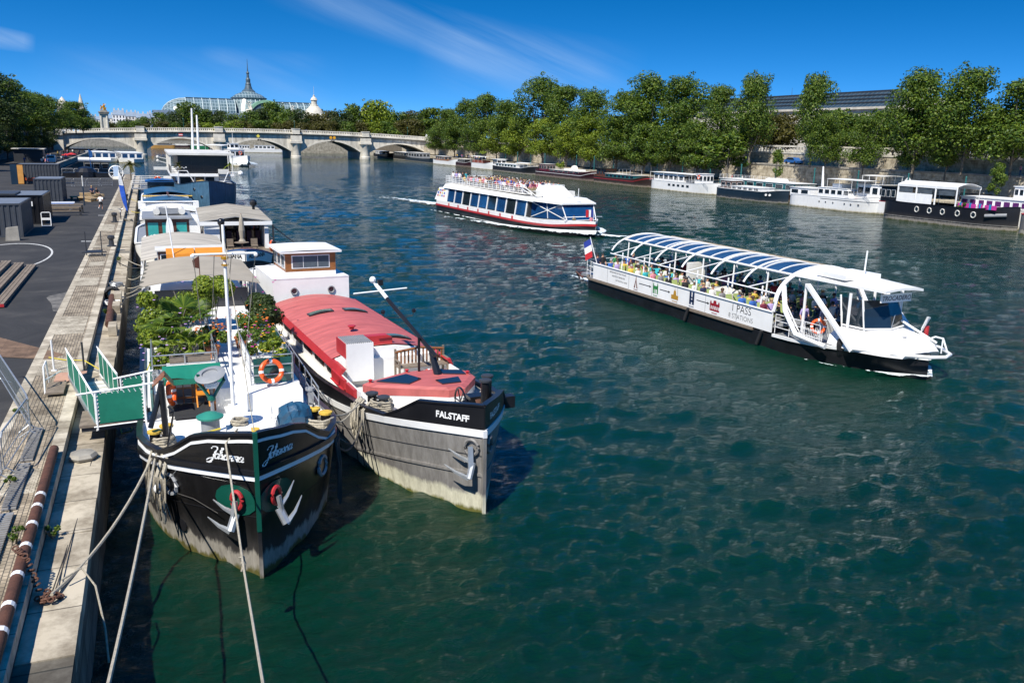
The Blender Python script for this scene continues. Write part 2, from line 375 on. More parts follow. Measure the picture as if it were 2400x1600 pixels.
for y0, y1, x0, x1 in [(22.5, 24.2, -4.0, -3.15), (34, 36.5, -4.45, -3.2), (41, 45, -4.5, -3.15), (54, 57, -4.5, -3.2), (62, 64, -4.1, -3.2), (72, 73.5, -4.4, -3.2), (84, 90, -4.4, -3.3), (104, 112, -4.3, -3.3), (14.6, 16.0, -3.95, -3.2)]:
    b.sheet((x0, y0, ZQ+.020), (x1, y0, ZQ+.020), (x1, y1, ZQ+.020), (x0, y1, ZQ+.020), .006)
st(b.build('paving_patch', COBBLE2))
b = MB()                                                   # two flat stone runs beside the cobbles
for x0, x1 in [(-4.62, -4.30)]:
    b.sheet((x0, 26, ZQ+.021), (x1, 26, ZQ+.021), (x1, 190, ZQ+.021), (x0, 190, ZQ+.021), .006)
st(b.build('paving_edge', SLAB))
WOODDECK = brick_mat('boarded paving', (.24, .15, .09), (.17, .105, .065), (.06, .04, .03), 1.4, 'xy', 1.4, .2, .012)
pa, pb, pc, pd = W(-10, 835, ZQ+.02), W(150, 830, ZQ+.02), W(130, 800, ZQ+.02), W(-10, 788, ZQ+.02)
b = MB(); b.sheet(pa, W(118, 842, ZQ+.02), pb, pd, .008); st(b.build('boarded_path', WOODDECK))
MARK = mat('worn white road paint', (.55, .55, .53), .8, var=.5, scale=6)
b = MB()                                                   # painted circle and dashes on the asphalt
c0 = W(10, 600, ZQ); rr = W(122, 598, ZQ).x-c0.x
cen = Vector((c0.x, W(122, 598, ZQ).y, ZQ+.008)); ring = []
for rad in (rr, rr-.13):
    ring.append([cen+Vector((rad*math.cos(a*math.pi/24), rad*math.sin(a*math.pi/24)*2.6, 0)) for a in range(48)])
b.loft(ring, cap=False)
for (u0, v0, u1, v1) in [(190, 566, 215, 566), (220, 566, 238, 566), (230, 505, 250, 505), (278, 463, 290, 463)]:
    p, q = W(u0, v0, ZQ+.008), W(u1, v1, ZQ+.008); b.sheet(p, q, q+Vector((0, .35, 0)), p+Vector((0, .35, 0)), .004)
st(b.build('road_marking', MARK))
DUST = mat('pale dust', (.16, .15, .135), .95, var=.6, scale=2, rgb2=(.04, .039, .038))
p = W(165, 700, ZQ+.006); b = MB(); b.prism([(p.x+(1.05+.25*math.sin(3*a))*math.cos(a), p.y+(3.0+.9*math.sin(2*a))*math.sin(a)) for a in [i*math.pi/12 for i in range(24)]], ZQ+.003, ZQ+.007); st(b.build('dust_patch', DUST))
# right bank: low quay, retaining walls, upper road, ground
b = MB(); b.bb(122.6, 130, -40, 545, -3, 2.5); st(b.build('low_quay', STONE))
b = MB(); b.bb(130.4, 900, -40, 545, -3, 6.6); st(b.build('terrace', EARTH))
b = MB(); b.bb(133.4, 900, -40, 545, -3, 8.9); st(b.build('upper_ground', EARTH))
b = MB(); b.bb(-900, -38.5, 100, 470, -3, 9.0); st(b.build('embankment_ground', EARTH))
b = MB(); b.bb(40, 900, 560, 2600, -3, 8.0); b.bb(-900, 39.9, 695, 2600, -3, 8.0); st(b.build('far_ground', EARTH))
def wall_run(name, label, ax, x0, x1, y0, y1, z0, z1, m, cope=.18):
    t = thing(name, label, 'wall', (x0, y0, z0))
    b = MB(); b.bb(0, x1-x0, 0, y1-y0, 0, z1-z0-cope); b.build('masonry', m, t)
    b = MB(); b.bb(-.15, x1-x0+.06, -.1, y1-y0+.1, z1-z0-cope+.002, z1-z0); b.build('coping', LIMEDK, t); return t
wall_run('embankment_wall', 'long pale stone lower wall behind the moored boats of the far bank', 'y', 130, 130.6, -20, 470, 2.9, 7.0, STONE, .35)
t = thing('balustrade_wall', 'upper stone wall with balustrade beside the road on the far bank', 'wall', (133, -20, 6.6))
b = MB(); b.bb(0, .5, 0, 490, 0, 2.6); b.build('masonry', STONE, t)
b = MB(); b.bb(-.12, .62, 0, 490, 2.602, 2.95); b.build('plinth', LIME, t)
b = MB(); b.bb(-.12, .62, 0, 490, 4.05, 4.4); b.build('rail', LIME, t)
b = MB()
for i in range(490):
    if i % 9 == 0: b.bb(-.05, .55, i, i+.8, 2.96, 4.04)
    else: b.lathe([(.08, 2.96), (.17, 3.2), (.07, 3.75), (.14, 4.04)], (.25, i+.4, 0), 5)
b.build('balusters', LIME, t)
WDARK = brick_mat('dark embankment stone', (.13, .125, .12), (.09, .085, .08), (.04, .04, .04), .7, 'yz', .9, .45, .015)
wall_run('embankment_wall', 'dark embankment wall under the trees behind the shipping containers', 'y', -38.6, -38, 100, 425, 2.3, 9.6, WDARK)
wall_run('quay_parapet', 'low grey parapet along the quay ramp leading to the bridge', 'y', -19.4, -18.9, 205, 400, 2.3, 3.5, LIMEDK)
wall_run('far_quay_wall', 'pale quay wall of the far river bend seen through the bridge arches', 'x', 40, 420, 556, 559.9, -1, 8.6, STONEX, .4)
wall_run('far_quay_wall', 'low far quay behind the colourful boats seen under the second arch', 'x', -160, 39.9, 690, 694, -1, 5, LIMEDK, .4)
# ================================================================== BRIDGE
YB = 428.0; BW = 30.0
def deckz(x): return 9.9+2.05*(1-((x-49)/83)**2)*1.0        # underside of the parapet course
piers = [-2.4, 31.0, 66.0, 99.6]; abut = [-33.5, 131.5]
edges = [abut[0]]+piers+[abut[1]]
BSTONE = mat('bridge stone', (.66, .62, .53), .8, var=.35, scale=.35, bump=.2, bscale=3)
BSTAIN = mat('stained bridge stone', (.64, .60, .51), .82, var=.55, scale=.25, stretch=(2.5, 1, .35), bump=.2, bscale=2)
t = thing('stone_bridge', 'five-arched pale stone bridge with round pier noses spanning the river', 'bridge', (49, YB, 0))
def bx(x): return x-49
# spandrels with arches, one body per span
ph = 2.3
for i in range(5):
    x0, x1 = edges[i]+(ph if i else 0), edges[i+1]-(ph if i < 4 else 0)
    n = 22; b = MB(); sp = 3.1; rise = (5.1 if i in (1, 2, 3) else 4.3)
    lo = [(x0+(x1-x0)*k/n, sp+rise*(1-(2*k/n-1)**2)) for k in range(n+1)]
    rf = []
    for y in (0, BW):
        rf.append([(bx(x), y, z) for x, z in lo]+[(bx(x), y, deckz(x)-1.25) for x, z in reversed(lo)])
    b.loft([[Vector(p) for p in q] for q in rf], cap=False)
    for k in range(n):                                        # the two faces, as strips between arch and deck
        for y in (0, BW):
            (xa, za), (xb, zb) = lo[k], lo[k+1]
            b.add([(bx(xa), y, za), (bx(xb), y, zb), (bx(xb), y, deckz(xb)-1.25), (bx(xa), y, deckz(xa)-1.25)], [(0, 1, 2, 3)])
    b.build('arch', BSTAIN, t)
    b = MB()                                                  # arch ring, a band proud of the face
    for k in range(n):
        (xa, za), (xb, zb) = lo[k], lo[k+1]
        b.add([(bx(xa), -.12, za), (bx(xb), -.12, zb), (bx(xb), -.12, zb+.75), (bx(xa), -.12, za+.75), (bx(xa), .1, za), (bx(xb), .1, zb), (bx(xb), .1, zb+.75), (bx(xa), .1, za+.75)],
              [(0, 1, 2, 3), (0, 1, 5, 4), (2, 3, 7, 6)])
    b.build('arch_ring', BSTONE, t)
for x in piers:
    b = MB(); b.bb(bx(x-ph+.004), bx(x+ph-.004), .01, BW-.01, -2, deckz(x)-1.26); b.build('pier', BSTONE, t)
    b = MB(); b.lathe([(2.35, -2), (2.35, .9), (2.05, 1.1), (2.0, 6.4), (2.25, 6.7), (2.25, 7.0)], (bx(x), -.6, 0), 20); b.build('pier_nose', BSTONE, t, True)
    b = MB(); b.bb(bx(x-2.7), bx(x+2.7), -3.0, .8, 7.02, 8.0); b.bb(bx(x-2.45), bx(x+2.45), -2.7, .8, 8.0, deckz(x)-1.3); b.build('pier_cap', BSTONE, t)
    b = MB(); b.bb(bx(x-1.75), bx(x+1.75), -2.2, .2, deckz(x)-.6, deckz(x)+1.75); b.bb(bx(x-1.95), bx(x+1.95), -2.4, .3, deckz(x)+1.75, deckz(x)+2.0); b.build('pedestal', BSTONE, t)
def band(name, m, y0, y1, za, zb, n=40, xa=-37, xb=146):
    b = MB(); rg = []
    for k in range(n+1):
        x = lin(xa, xb, k/n); z = deckz(x)
        rg.append([Vector((bx(x), y0, z+za)), Vector((bx(x), y1, z+za)), Vector((bx(x), y1, z+zb)), Vector((bx(x), y0, z+zb))])
    b.loft(rg); return b.build(name, m, t)
band('cornice', BSTONE, -1.25, 1.0, -.55, 0)
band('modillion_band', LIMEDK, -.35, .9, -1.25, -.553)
band('deck_slab', LIMEDK, .9, BW, -1.2, -.02)
band('parapet', BSTONE, -.55, -.1, 1.0, 1.35)
band('parapet_foot', BSTONE, -.6, -.05, .003, .30)
b = MB(); x = -36.5
while x < 145:
    if min(abs(x-q) for q in piers) > 2.2: b.bb(bx(x), bx(x+.42), -.5, -.15, deckz(x)+.30, deckz(x)+1.0)
    x += .85
b.build('balusters', BSTONE, t)
b = MB(); b.bb(bx(-37.5), bx(abut[0]-.004), -1.0, BW, -2, deckz(-36)-1.2); b.build('abutment', BSTONE, t)
b = MB(); b.bb(bx(abut[1]+.004), bx(147), -1.0, BW, -2, deckz(138)-1.2); b.build('abutment', BSTONE, t)
for x in (-35.5, 133.0):
    b = MB(); b.bb(bx(x-2), bx(x+2), -2.0, 1, deckz(x)-1.25, deckz(x)+2.1); b.build('pedestal', BSTONE, t)
# navigation boards hung on the bridge
def signpost(name, label, x, z, m, shape):
    b = MB()
    if shape == 'diamond': b.prism([(0, -.0)], 0, 0) if 0 else b.loft([[Vector((.85*math.cos(a), y, .85*math.sin(a))) for a in (0, math.pi/2, math.pi, -math.pi/2)] for y in (-.05, .05)])
    elif shape == 'disc':
        for q in (-.85, .85): b.loft([[Vector((q+.72*math.cos(a*math.pi/4), y, .72*math.sin(a*math.pi/4)+(.25 if k else -.25)*0)) for a in range(8)] for k, y in enumerate((-.05, .05))])
    else: b.bb(-.85, .85, -.05, .05, -.55, .55); b.c = 1; b.bb(-.85, .85, -.06, -.052, -.18, .18)
    o = b.build(name, [m, WHITE], None, loc=(x, YB-1.6, z)); return tag(o, label, 'sign')
YEL = mat('yellow sign', (.72, .62, .08), .5, var=.1)
signpost('navigation_sign', 'yellow diamond navigation sign over the middle arch of the bridge', D(604, 319, YB).x, D(604, 319, YB-1.6).z, YEL, 'diamond')
signpost('navigation_sign', 'pair of orange discs over the fourth arch of the bridge', D(778, 323, YB).x, D(778, 323, YB-1.6).z, mat('amber sign', (.75, .36, .02), .5), 'disc')
signpost('navigation_sign', 'red and white board over the second arch of the bridge', D(423, 316, YB).x, D(423, 316, YB-1.6).z, mat('red sign', (.6, .03, .03), .5), 'bar')
for u, v, l in [(608, 328, 'dark lamp pair hanging under the yellow diamond sign'), (780, 331, 'dark lamp pair hanging under the orange discs')]:
    p = D(u, v, YB-1.5); b = MB(); b.ball((-.5, 0, 0), .42, 8, 5); b.ball((.5, 0, 0), .42, 8, 5); b.bb(-.9, .9, -.05, .05, .3, .45); tag(b.build('signal_lamp', BLACK, loc=p), l, 'lamp')

# ================================================================== FAR SKYLINE
GPGLASS = N('pavilion glass'); n = GPGLASS
o = n.xyz(); 
gx = n.math('ABSOLUTE', n.math('SUBTRACT', n.math('FRACT', n.math('MULTIPLY', o[0], .42)), .5)); gz = n.math('ABSOLUTE', n.math('SUBTRACT', n.math('FRACT', n.math('MULTIPLY', o[2], .36)), .5))
ln = n.math('GREATER_THAN', n.math('MAXIMUM', gx, gz), .40)
n.put(n.mix(ln, n.ramp(n.noise(.25, 4), [(.3, (.05, .09, .105)), (.7, (.14, .20, .215))]), (.25, .32, .34)), n.b.inputs['Base Color']); n.b.inputs['Roughness'].default_value = .25
GPGLASS = n.m
GPRIB = mat('pale green ironwork', (.42, .50, .50), .5, var=.2, scale=.2)
GPDARK = mat('slate ironwork', (.06, .10, .13), .5, var=.3, scale=.3)
VERD = mat('verdigris copper', (.22, .42, .28), .6, var=.25, scale=.3)
ZINC = mat('zinc roof', (.20, .27, .36), .5, var=.25, scale=.2)
YG = 800.0
t = thing('exhibition_hall', 'vast glass-roofed exhibition hall with domed centre and tall spire', 'building', (85, YG, 8))
b = MB(); b.bb(-77, 68, -8, 46, 0, 17); b.build('wall', LIME, t)
b = MB(); b.bb(-79, -30, -9, 10, 16, 20.5); b.bb(-30, 5, -9, 3, 16, 19.8); b.build('lower_roof', ZINC, t)
def vault(x0, x1, r, zb, h, yc, name, hip0=0, hip1=0):
    g = MB(); rb = MB(); n = 14; k = 12
    def ring(x, s, dr=0): return [Vector((x, yc-(r*s+dr)*math.cos(math.pi*j/k), zb+(h*s+dr)*math.sin(math.pi*j/k)**.85)) for j in range(k+1)]
    xs = []
    if hip0: xs += [(x0-hip0*math.cos(math.pi/2*i/6), max(.02, math.sin(math.pi/2*i/6))) for i in range(6)]
    xs += [(lin(x0, x1, i/6), 1) for i in range(7)]
    if hip1: xs += [(x1+hip1*math.sin(math.pi/2*i/6), max(.02, math.cos(math.pi/2*i/6))) for i in range(1, 7)]
    g.loft([ring(x, s) for x, s in xs], cap=False, closed=False); o = g.build('glass_vault', GPGLASS, t)
    for i in range(7):
        x = lin(x0, x1, i/6); rb.tube(ring(x, 1, .35), .42, 5)
    if hip0:
        for j in range(1, k): rb.tube([ring(x, s, .2)[j] for x, s in xs[:7]], .22, 4)
    rb.build('rib', GPRIB, t)
    rr = MB(); rr.bb(x0, x1, yc-1.1, yc+1.1, zb+h, zb+h+.9); rr.build('ridge_walk', GPDARK, t)
vault(-52, -12, 16, 17, 14.5, 12, 'v', hip0=20)
vault(24, 60, 15, 16, 14.5, 16, 'v')
b = MB(); b.lathe([(22, 16), (19.5, 24), (15, 32), (14.6, 33)], (1.5, 18, 0), 24, cap=False); b.build('dome_drum', GPGLASS, t, True)
b = MB()
for j in range(24):
    a = 2*math.pi*j/24; c, s_ = math.cos(a), math.sin(a)
    b.tube([(1.5+r*c, 18+r*s_, z) for r, z in [(22.3, 16), (19.8, 24), (15.3, 32)]], .4, 4)
b.build('rib', GPRIB, t)
b = MB(); b.lathe([(15.6, 33), (15.6, 33.8)], (1.5, 18, 0), 24); b.build('dome_cornice', GPDARK, t)
b = MB(); b.lathe([(15, 33.8), (11, 36.6), (6.5, 38.4), (5.5, 39)], (1.5, 18, 0), 24, cap=False); b.build('upper_dome', GPGLASS, t, True)
b = MB(); b.lathe([(5.8, 38.6), (5.6, 39.6), (3.4, 41.5), (2.3, 45), (2.6, 45.4), (1.9, 47), (2.0, 49.5), (1.2, 51), (1.0, 54), (1.5, 55), (.5, 56.5), (.35, 60), (.12, 67)], (1.5, 18, 0), 12); b.build('spire', GPDARK, t)
b = MB(); k = 16
b.loft([[Vector((13+r*.9*math.cos(math.pi*j/k), y, 16+r*math.sin(math.pi*j/k)*.86)) for j in range(k+1)] for y, r in ((-10, 15.5), (-10, 18.2), (10, 18.2))], cap=False, closed=False); b.build('entrance_arch', VERD, t, True)
b = MB(); b.loft([[Vector((13+14*math.cos(math.pi*j/k), y, 16+15.5*math.sin(math.pi*j/k)*.86)) for j in range(k+1)] for y in (-9.2, -8.8)]); b.build('arch_window', GPDARK, t)
def statue_group(x, z, s, nm, m):
    b = MB(); r_ = random.Random(int(x*10))
    b.lathe([(2.6*s, 0), (2.4*s, 1.5*s), (1.8*s, 2*s)], (x, -10, z), 8)
    for i in range(5): b.tube([(x+r_.uniform(-1.6, 1.6)*s, -10+r_.uniform(-1, 1)*s, z+1.8*s), (x+r_.uniform(-1.2, 1.2)*s, -10, z+r_.uniform(3.5, 6)*s)], .7*s, 6, .35*s); 
    b.ball((x, -10, z+6.6*s), .6*s, 6, 4); b.tube([(x, -10, z+5*s), (x+1.8*s, -10, z+6.8*s)], .3*s, 5); b.tube([(x, -10, z+5*s), (x-2*s, -10, z+5.9*s)], .3*s, 5)
    b.build(nm, m, t)
statue_group(-1.5, 21, 1.25, 'roof_sculpture', LIME); statue_group(35, 20, 1.1, 'roof_sculpture', LIME); statue_group(-56, 16, 1.15, 'roof_sculpture', VERD)
b = MB(); b.lathe([(10, 15), (9.5, 20), (7.5, 24.5), (4, 28), (3.4, 28.5)], (56, 2, 0), 16); b.build('corner_dome', LIME, t, True)
b = MB(); b.lathe([(3.6, 28.4), (3.6, 29.2), (2.6, 29.4), (2.5, 33), (3.3, 33.4), (2.4, 35), (.8, 36.5), (.9, 37.5), (.12, 38), (.08, 45)], (56, 2, 0), 10); b.build('lantern', LIME, t)
b = MB()
for j in range(7): b.lathe([(1.4, 17), (1.2, 20), (.1, 22)], (60+j*2.6, -7, 0), 6)
b.build('pinnacles', LIME, t)

# column with gilded group
t = thing('monument_column', 'tall pale stone pylon topped by a gilded winged statue', 'column', (-24, 620, 8))
GOLD = mat('gilding', (.75, .38, .04), .3, metal=.7, var=.15)
b = MB(); b.bb(-3.4, 3.4, -3.4, 3.4, 0, 3.0); b.bb(-2.7, 2.7, -2.7, 2.7, 3, 4); b.build('pedestal', LIME, t)
b = MB(); b.bb(-1.7, 1.7, -1.7, 1.7, 4, 13.2)
for i in (-1.75, 1.75):
    for j in (-1.75, 1.75): b.lathe([(.75, 4), (.62, 12.8), (.8, 13.2)], (i, j, 0), 8)
b.build('shaft', LIME, t)
b = MB(); b.bb(-2.9, 2.9, -2.9, 2.9, 13.2, 14); b.bb(-3.2, 3.2, -3.2, 3.2, 14, 14.7); b.bb(-2, 2, -2, 2, 14.7, 15.6); b.build('entablature', LIMEDK, t)
b = MB(); b.lathe([(.9, 15.6), (.6, 17), (.75, 18.4), (.3, 18.9)], (.3, 0, 0), 8); b.ball((.3, 0, 19.3), .4, 6, 4); b.tube([(-1.6, 0, 16), (-.9, 0, 17.6), (.3, 0, 17.2), (1.6, 0, 16.6)], .62, 6); b.tube([(-.9, 0, 17.4), (-1.6, 0, 18.6)], .4, 6, .3)
b.tube([(1.2, 0, 15.7), (1.2, 0, 16.8)], .25, 5); b.tube([(-1.3, 0, 15.7), (-1.3, 0, 16.8)], .25, 5); b.tube([(.4, 0, 18), (1.5, 0, 19.6)], .28, 5, .1); b.build('gilded_statue', GOLD, t)
# church tower and spire, city blocks
def far(u, v, y): return D(u, v, y)
p = far(148, 262, 1300); t = thing('church_tower', 'pale domed church tower rising above the left-hand trees', 'tower', (p.x, 1300, 8))
zt = far(148, 227, 1300).z-8
b = MB(); b.bb(-8, 8, -8, 8, 0, zt*.55); b.build('belfry', LIME, t)
b = MB(); b.lathe([(7.6, zt*.55), (7.2, zt*.72), (5.6, zt*.85), (2.2, zt*.95), (.4, zt)], (0, 0, 0), 12); b.build('dome', LIME, t, True)
p = far(191, 262, 1300); zt = far(191, 220, 1300).z-8; t = thing('church_spire', 'slim pale pointed spire beside the domed tower on the skyline', 'tower', (p.x, 1300, 8))
b = MB(); b.bb(-5, 5, -5, 5, 0, zt*.5); b.build('belfry', LIME, t); b = MB(); b.lathe([(5.5, zt*.5), (3.2, zt*.75), (.2, zt)], (0, 0, 0), 8); b.build('spire', LIME, t)
WINDK = mat('far window', (.03, .035, .045), .2)
rnd = random.Random(11)
blocks = [(208, 238, 272, 'rust-free'), (262, 292, 258, ''), (292, 322, 262, ''), (318, 352, 266, ''), (345, 385, 264, ''), (840, 862, 261, ''), (236, 266, 268, '')]
desc = ['pale apartment block left of the gilded column', 'white apartment block right of the gilded column, with slate mansard', 'long cream apartment block behind the bridge parapet', 'cream block beside the glass hall with zinc roof',
        'low pale building in front of the rounded end of the glass hall', 'small pale rooftop between the tall tree and the glass hall', 'pale block directly behind the gilded column']
for (u0, u1, v0, _), ds in zip(blocks, desc):
    y = rnd.uniform(860, 1000) if u0 < 800 else 760; a = far(u0, v0, y); c = far(u1, v0, y); H_ = a.z-8; Wd = c.x-a.x
    t = thing('apartment_block', ds, 'building', (a.x, y, 8), 0, 'pale city blocks beyond the bridge')
    b = MB(); b.bb(0, Wd, 0, 14, 0, H_*.8); b.build('wall', WHITE if 'white' in ds else CREAM, t)
    b = MB(); b.loft([[Vector(q) for q in ((-.3, -.3, H_*.8+.01), (Wd+.3, -.3, H_*.8+.01), (Wd+.3, 14, H_*.8+.01), (-.3, 14, H_*.8+.01))], [Vector(q) for q in ((1, 2, H_), (Wd-1, 2, H_), (Wd-1, 12, H_), (1, 12, H_))]]); rf = b.build('mansard_roof', ZINC, t)
    b = MB()
    for k in range(3): b.bb(Wd*(k+.5)/3-.6, Wd*(k+.5)/3+.6, 5, 6, H_+.01, H_+2); 
    b.build('chimney', LIME, rf)
    for fl in range(3):
        b = MB(); n_ = max(3, int(Wd/2.6))
        for k in range(n_): b.bb(Wd*(k+.5)/n_-.55, Wd*(k+.5)/n_+.55, -.08, -.01, H_*.8-3.2*(fl+1)+.5, H_*.8-3.2*(fl+1)+2.5)
        b.build('window_row', WINDK, t)
# long glasshouse roof on the right
xo = 175.0; zr, ze = 25.6, 21.3
def orangery_mat():
    n = N('glass roof'); o = n.xyz()
    f = n.math('FRACT', n.math('MULTIPLY', o[1], .62)); ln = n.math('LESS_THAN', n.math('ABSOLUTE', n.math('SUBTRACT', f, .5)), .10)
    n.put(n.mix(ln, n.ramp(n.noise(.2, 4), [(.3, (.018, .038, .058)), (.7, (.035, .062, .088))]), (.07, .09, .105)), n.b.inputs['Base Color']); n.b.inputs['Roughness'].default_value = .5; n.b.inputs['Specular IOR Level'].default_value = .2; return n.m
t = thing('glasshouse_gallery', 'long gallery with dark hipped glass roof behind the riverside trees', 'building', (xo, 167, 8.9))
L_ = 100; zR, zE = zr-8.9, ze-8.9
b = MB(); b.bb(0, 15, 1, L_, 0, zE-.6); b.build('wall', LIME, t)
b = MB(); b.bb(-.6, 15.6, .4, L_+.6, zE-.6, zE); b.build('cornice', LIME, t)
b = MB(); b.add([(0, 1, zE+.01), (0, L_, zE+.01), (7.5, L_-4, zR), (7.5, 8, zR), (15, 1, zE+.01), (15, L_, zE+.01)], [(0, 1, 2, 3), (0, 3, 4), (4, 3, 2, 5), (1, 5, 2), (0, 4, 5, 1)]); rf = b.build('glass_roof', orangery_mat(), t)
b = MB()
for f_ in (.27, .52, .76):
    b.beam((7.5*f_-.12, 1+7*f_, lin(zE, zR, f_)+.1), (7.5*f_-.12, L_-4*f_, lin(zE, zR, f_)+.1), .5, .3)
b.beam((0, 1, zE+.1), (7.5, 8, zR+.1), .45, .45); b.beam((15, 1, zE+.1), (7.5, 8, zR+.1), .45); b.beam((7.5, 8, zR+.1), (7.5, L_-4, zR+.1), .5)
b.build('roof_bar', DKGREY, rf)
b = MB(); b.tube([(7.5, 8, zR), (7.5, 8, zR+3)], .08, 5, .03); b.tube([(7.5, 50, zR), (7.5, 50, zR+2.5)], .08, 5, .03); b.each('finial', GPDARK, t)
b = MB(); b.loft([[Vector(q) for q in ((-1.5, -7, zE-1.6), (16, -7, zE-1.6), (16, .9, zE-1.6), (-1.5, .9, zE-1.6))], [Vector(q) for q in ((4, -2, zE+2.2), (11, -2, zE+2.2), (11, .9, zE+2.4), (4, .9, zE+2.4))]]); b.bb(-1, 15.5, -6.5, .9, 0, zE-1.62); b.build('end_pavilion', LIME, t)
# ================================================================== TREES AND PLANTS
def leaf_mat(name, a, b_, c, trans=.28, rough=.5):
    n = N(name); g = n.node('ShaderNodeNewGeometry')
    col = n.ramp(g.outputs['Random Per Island'], [(0, a), (.5, b_), (1, c)])
    n.put(col, n.b.inputs['Base Color']); n.b.inputs['Roughness'].default_value = rough; n.b.inputs['Specular IOR Level'].default_value = .35
    tr = n.node('ShaderNodeBsdfTranslucent'); n.put(n.mix(.35, col, (.16, .22, .01, 1)), tr.inputs['Color'])
    ms = n.node('ShaderNodeMixShader'); ms.inputs[0].default_value = trans; n.t.links.new(n.b.outputs[0], ms.inputs[1]); n.t.links.new(tr.outputs[0], ms.inputs[2])
    n.t.links.new(ms.outputs[0], n.t.nodes['Material Output'].inputs[0]); return n.m
LEAF = leaf_mat('plane leaves', (.020, .052, .006), (.066, .124, .011), (.165, .22, .022), .28)
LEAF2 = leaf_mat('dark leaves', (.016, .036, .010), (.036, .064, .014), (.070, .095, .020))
LEAFB = leaf_mat('browning leaves', (.040, .038, .008), (.070, .066, .010), (.11, .10, .014))
LEAFY = leaf_mat('bright leaves', (.065, .115, .008), (.155, .22, .014), (.27, .32, .025))
BARK = mat('plane bark', (.16, .14, .11), .9, var=.5, scale=1.5, bump=.4, bscale=6)
def leaves(mb, r_, c, rad, n, size, sq=(1, 1, 1), inner=.45):
    for i in range(n):
        while 1:
            d = Vector((r_.gauss(0, 1), r_.gauss(0, 1), r_.gauss(0, 1)))
            if d.length > .1: break
        d.normalize(); q = rad*(inner+(1-inner)*r_.random()**.5)
        p = c+Vector((d.x*q*sq[0], d.y*q*sq[1], d.z*q*sq[2]))
        nn_ = (d*1.1+Vector((r_.uniform(-1, 1), r_.uniform(-1, 1), r_.uniform(-.6, 1)))).normalized()
        a = nn_.cross(Vector((r_.uniform(-1, 1), r_.uniform(-1, 1), r_.uniform(-1, 1)))).normalized(); b_ = nn_.cross(a)
        s = size*r_.uniform(.6, 1.3)
        mb.add([p-a*s*.5, p+b_*s*.32-nn_*s*.06, p+a*s*.5, p-b_*s*.32-nn_*s*.06], [(0, 1, 2, 3)])
def crown_mesh(seed, h, r, n, size, lob=26, base=.0, taper=1.0):
    r_ = random.Random(seed); mb = MB(); cl = []
    for i in range(lob):
        t = r_.random(); z = h*(.10+.86*t)
        prof = math.sin(math.pi*min(1, (.12+.80*t)))**.6*(1-.35*taper*t)
        a = r_.uniform(0, 2*math.pi); q = r*prof*r_.uniform(.25, .82)
        cl.append((Vector((q*math.cos(a), q*math.sin(a), z)), r*r_.uniform(.24, .42)))
    cl.append((Vector((0, 0, h*.9)), r*.32))
    for i in range(lob):                                      # loose sprays that break the outline
        c, q = r_.choice(cl[:lob]); d = Vector((r_.gauss(0, 1), r_.gauss(0, 1), r_.gauss(.25, 1))).normalized(); cl.append((c+d*q*r_.uniform(.9, 1.35), r*r_.uniform(.07, .14)))
    tot = sum(c[1]**2 for c in cl)
    for c, rad in cl: leaves(mb, r_, c, rad, int(n*rad*rad/tot), size, (1, 1, r_.uniform(.75, 1.0)))
    return mb, cl
def trunk_mesh(seed, th, h, cl, r0):
    r_ = random.Random(seed); mb = MB()
    top = Vector((r_.uniform(-.5, .5), r_.uniform(-.5, .5), th+h*.45))
    mb.tube([(0, 0, 0), (r_.uniform(-.15, .15), 0, th*.5), (top.x*.4, top.y*.4, th), top], r0, 7, r0*.35)
    for c, rad in r_.sample(cl, min(9, len(cl))):
        s = Vector((top.x*.4, top.y*.4, th*r_.uniform(.7, 1.05))); e = c+Vector((0, 0, th)); m_ = s.lerp(e, .5)+Vector((0, 0, -.4))
        mb.tube([s, m_, e], r0*.4, 5, r0*.12)
    return mb
def make_tree(name, label, seed, h, r, th, n, size, lm, lob=26, r0=.32, group=None, taper=1.0):
    t = thing(name, label, 'tree', (0, 0, -500), 0, group)
    mb, cl = crown_mesh(seed, h, r, n, size, lob, taper=taper)
    cr = mb.build('crown', lm, t, loc=(0, 0, th))
    trunk_mesh(seed+1, th, h, cl, r0).build('trunk', BARK, t)
    KIDS[t] = list(t.children); return t
def swap_mat(t, m):
    for c in t.children:
        if c.name.startswith('crown'):
            c.material_slots[0].link = 'OBJECT'; c.material_slots[0].material = m
PLANES = [make_tree('plane_tree', '', 40+i*7, 17.0, 7.4, 3.8, 14000, .50, LEAF, 48, taper=[.6, 1.1, .9, 1.3, .5][i]) for i in range(5)]
SMALL = [make_tree('young_tree', '', 90+i*5, 8.5, 3.4, 2.6, 2600, .5, LEAF, 18, .16) for i in range(3)]
FARS = [make_tree('park_tree', '', 140+i*5, 13, 7.8, 2.2, 4200, .9, LEAF2, 32, .4, taper=.5) for i in range(4)]
used = set()
def place(pool, i, x, y, z, s, rz, label, group, lm=None, name=None):
    src = pool[i % len(pool)]
    if src in used:
        o = src.copy(); COL.objects.link(o)
        for ch in KIDS[src]:
            c = ch.copy(); COL.objects.link(c); c.parent = o
    else: o = src; used.add(src)
    o.location = (x, y, z); o.rotation_euler = (0, 0, rz); o.scale = s if isinstance(s, tuple) else (s, s, s)
    o['label'] = label; o['category'] = 'tree'; o['group'] = group
    if lm: swap_mat(o, lm)
    return o
rnd = random.Random(5)
GA = 'plane trees along the road of the far bank'
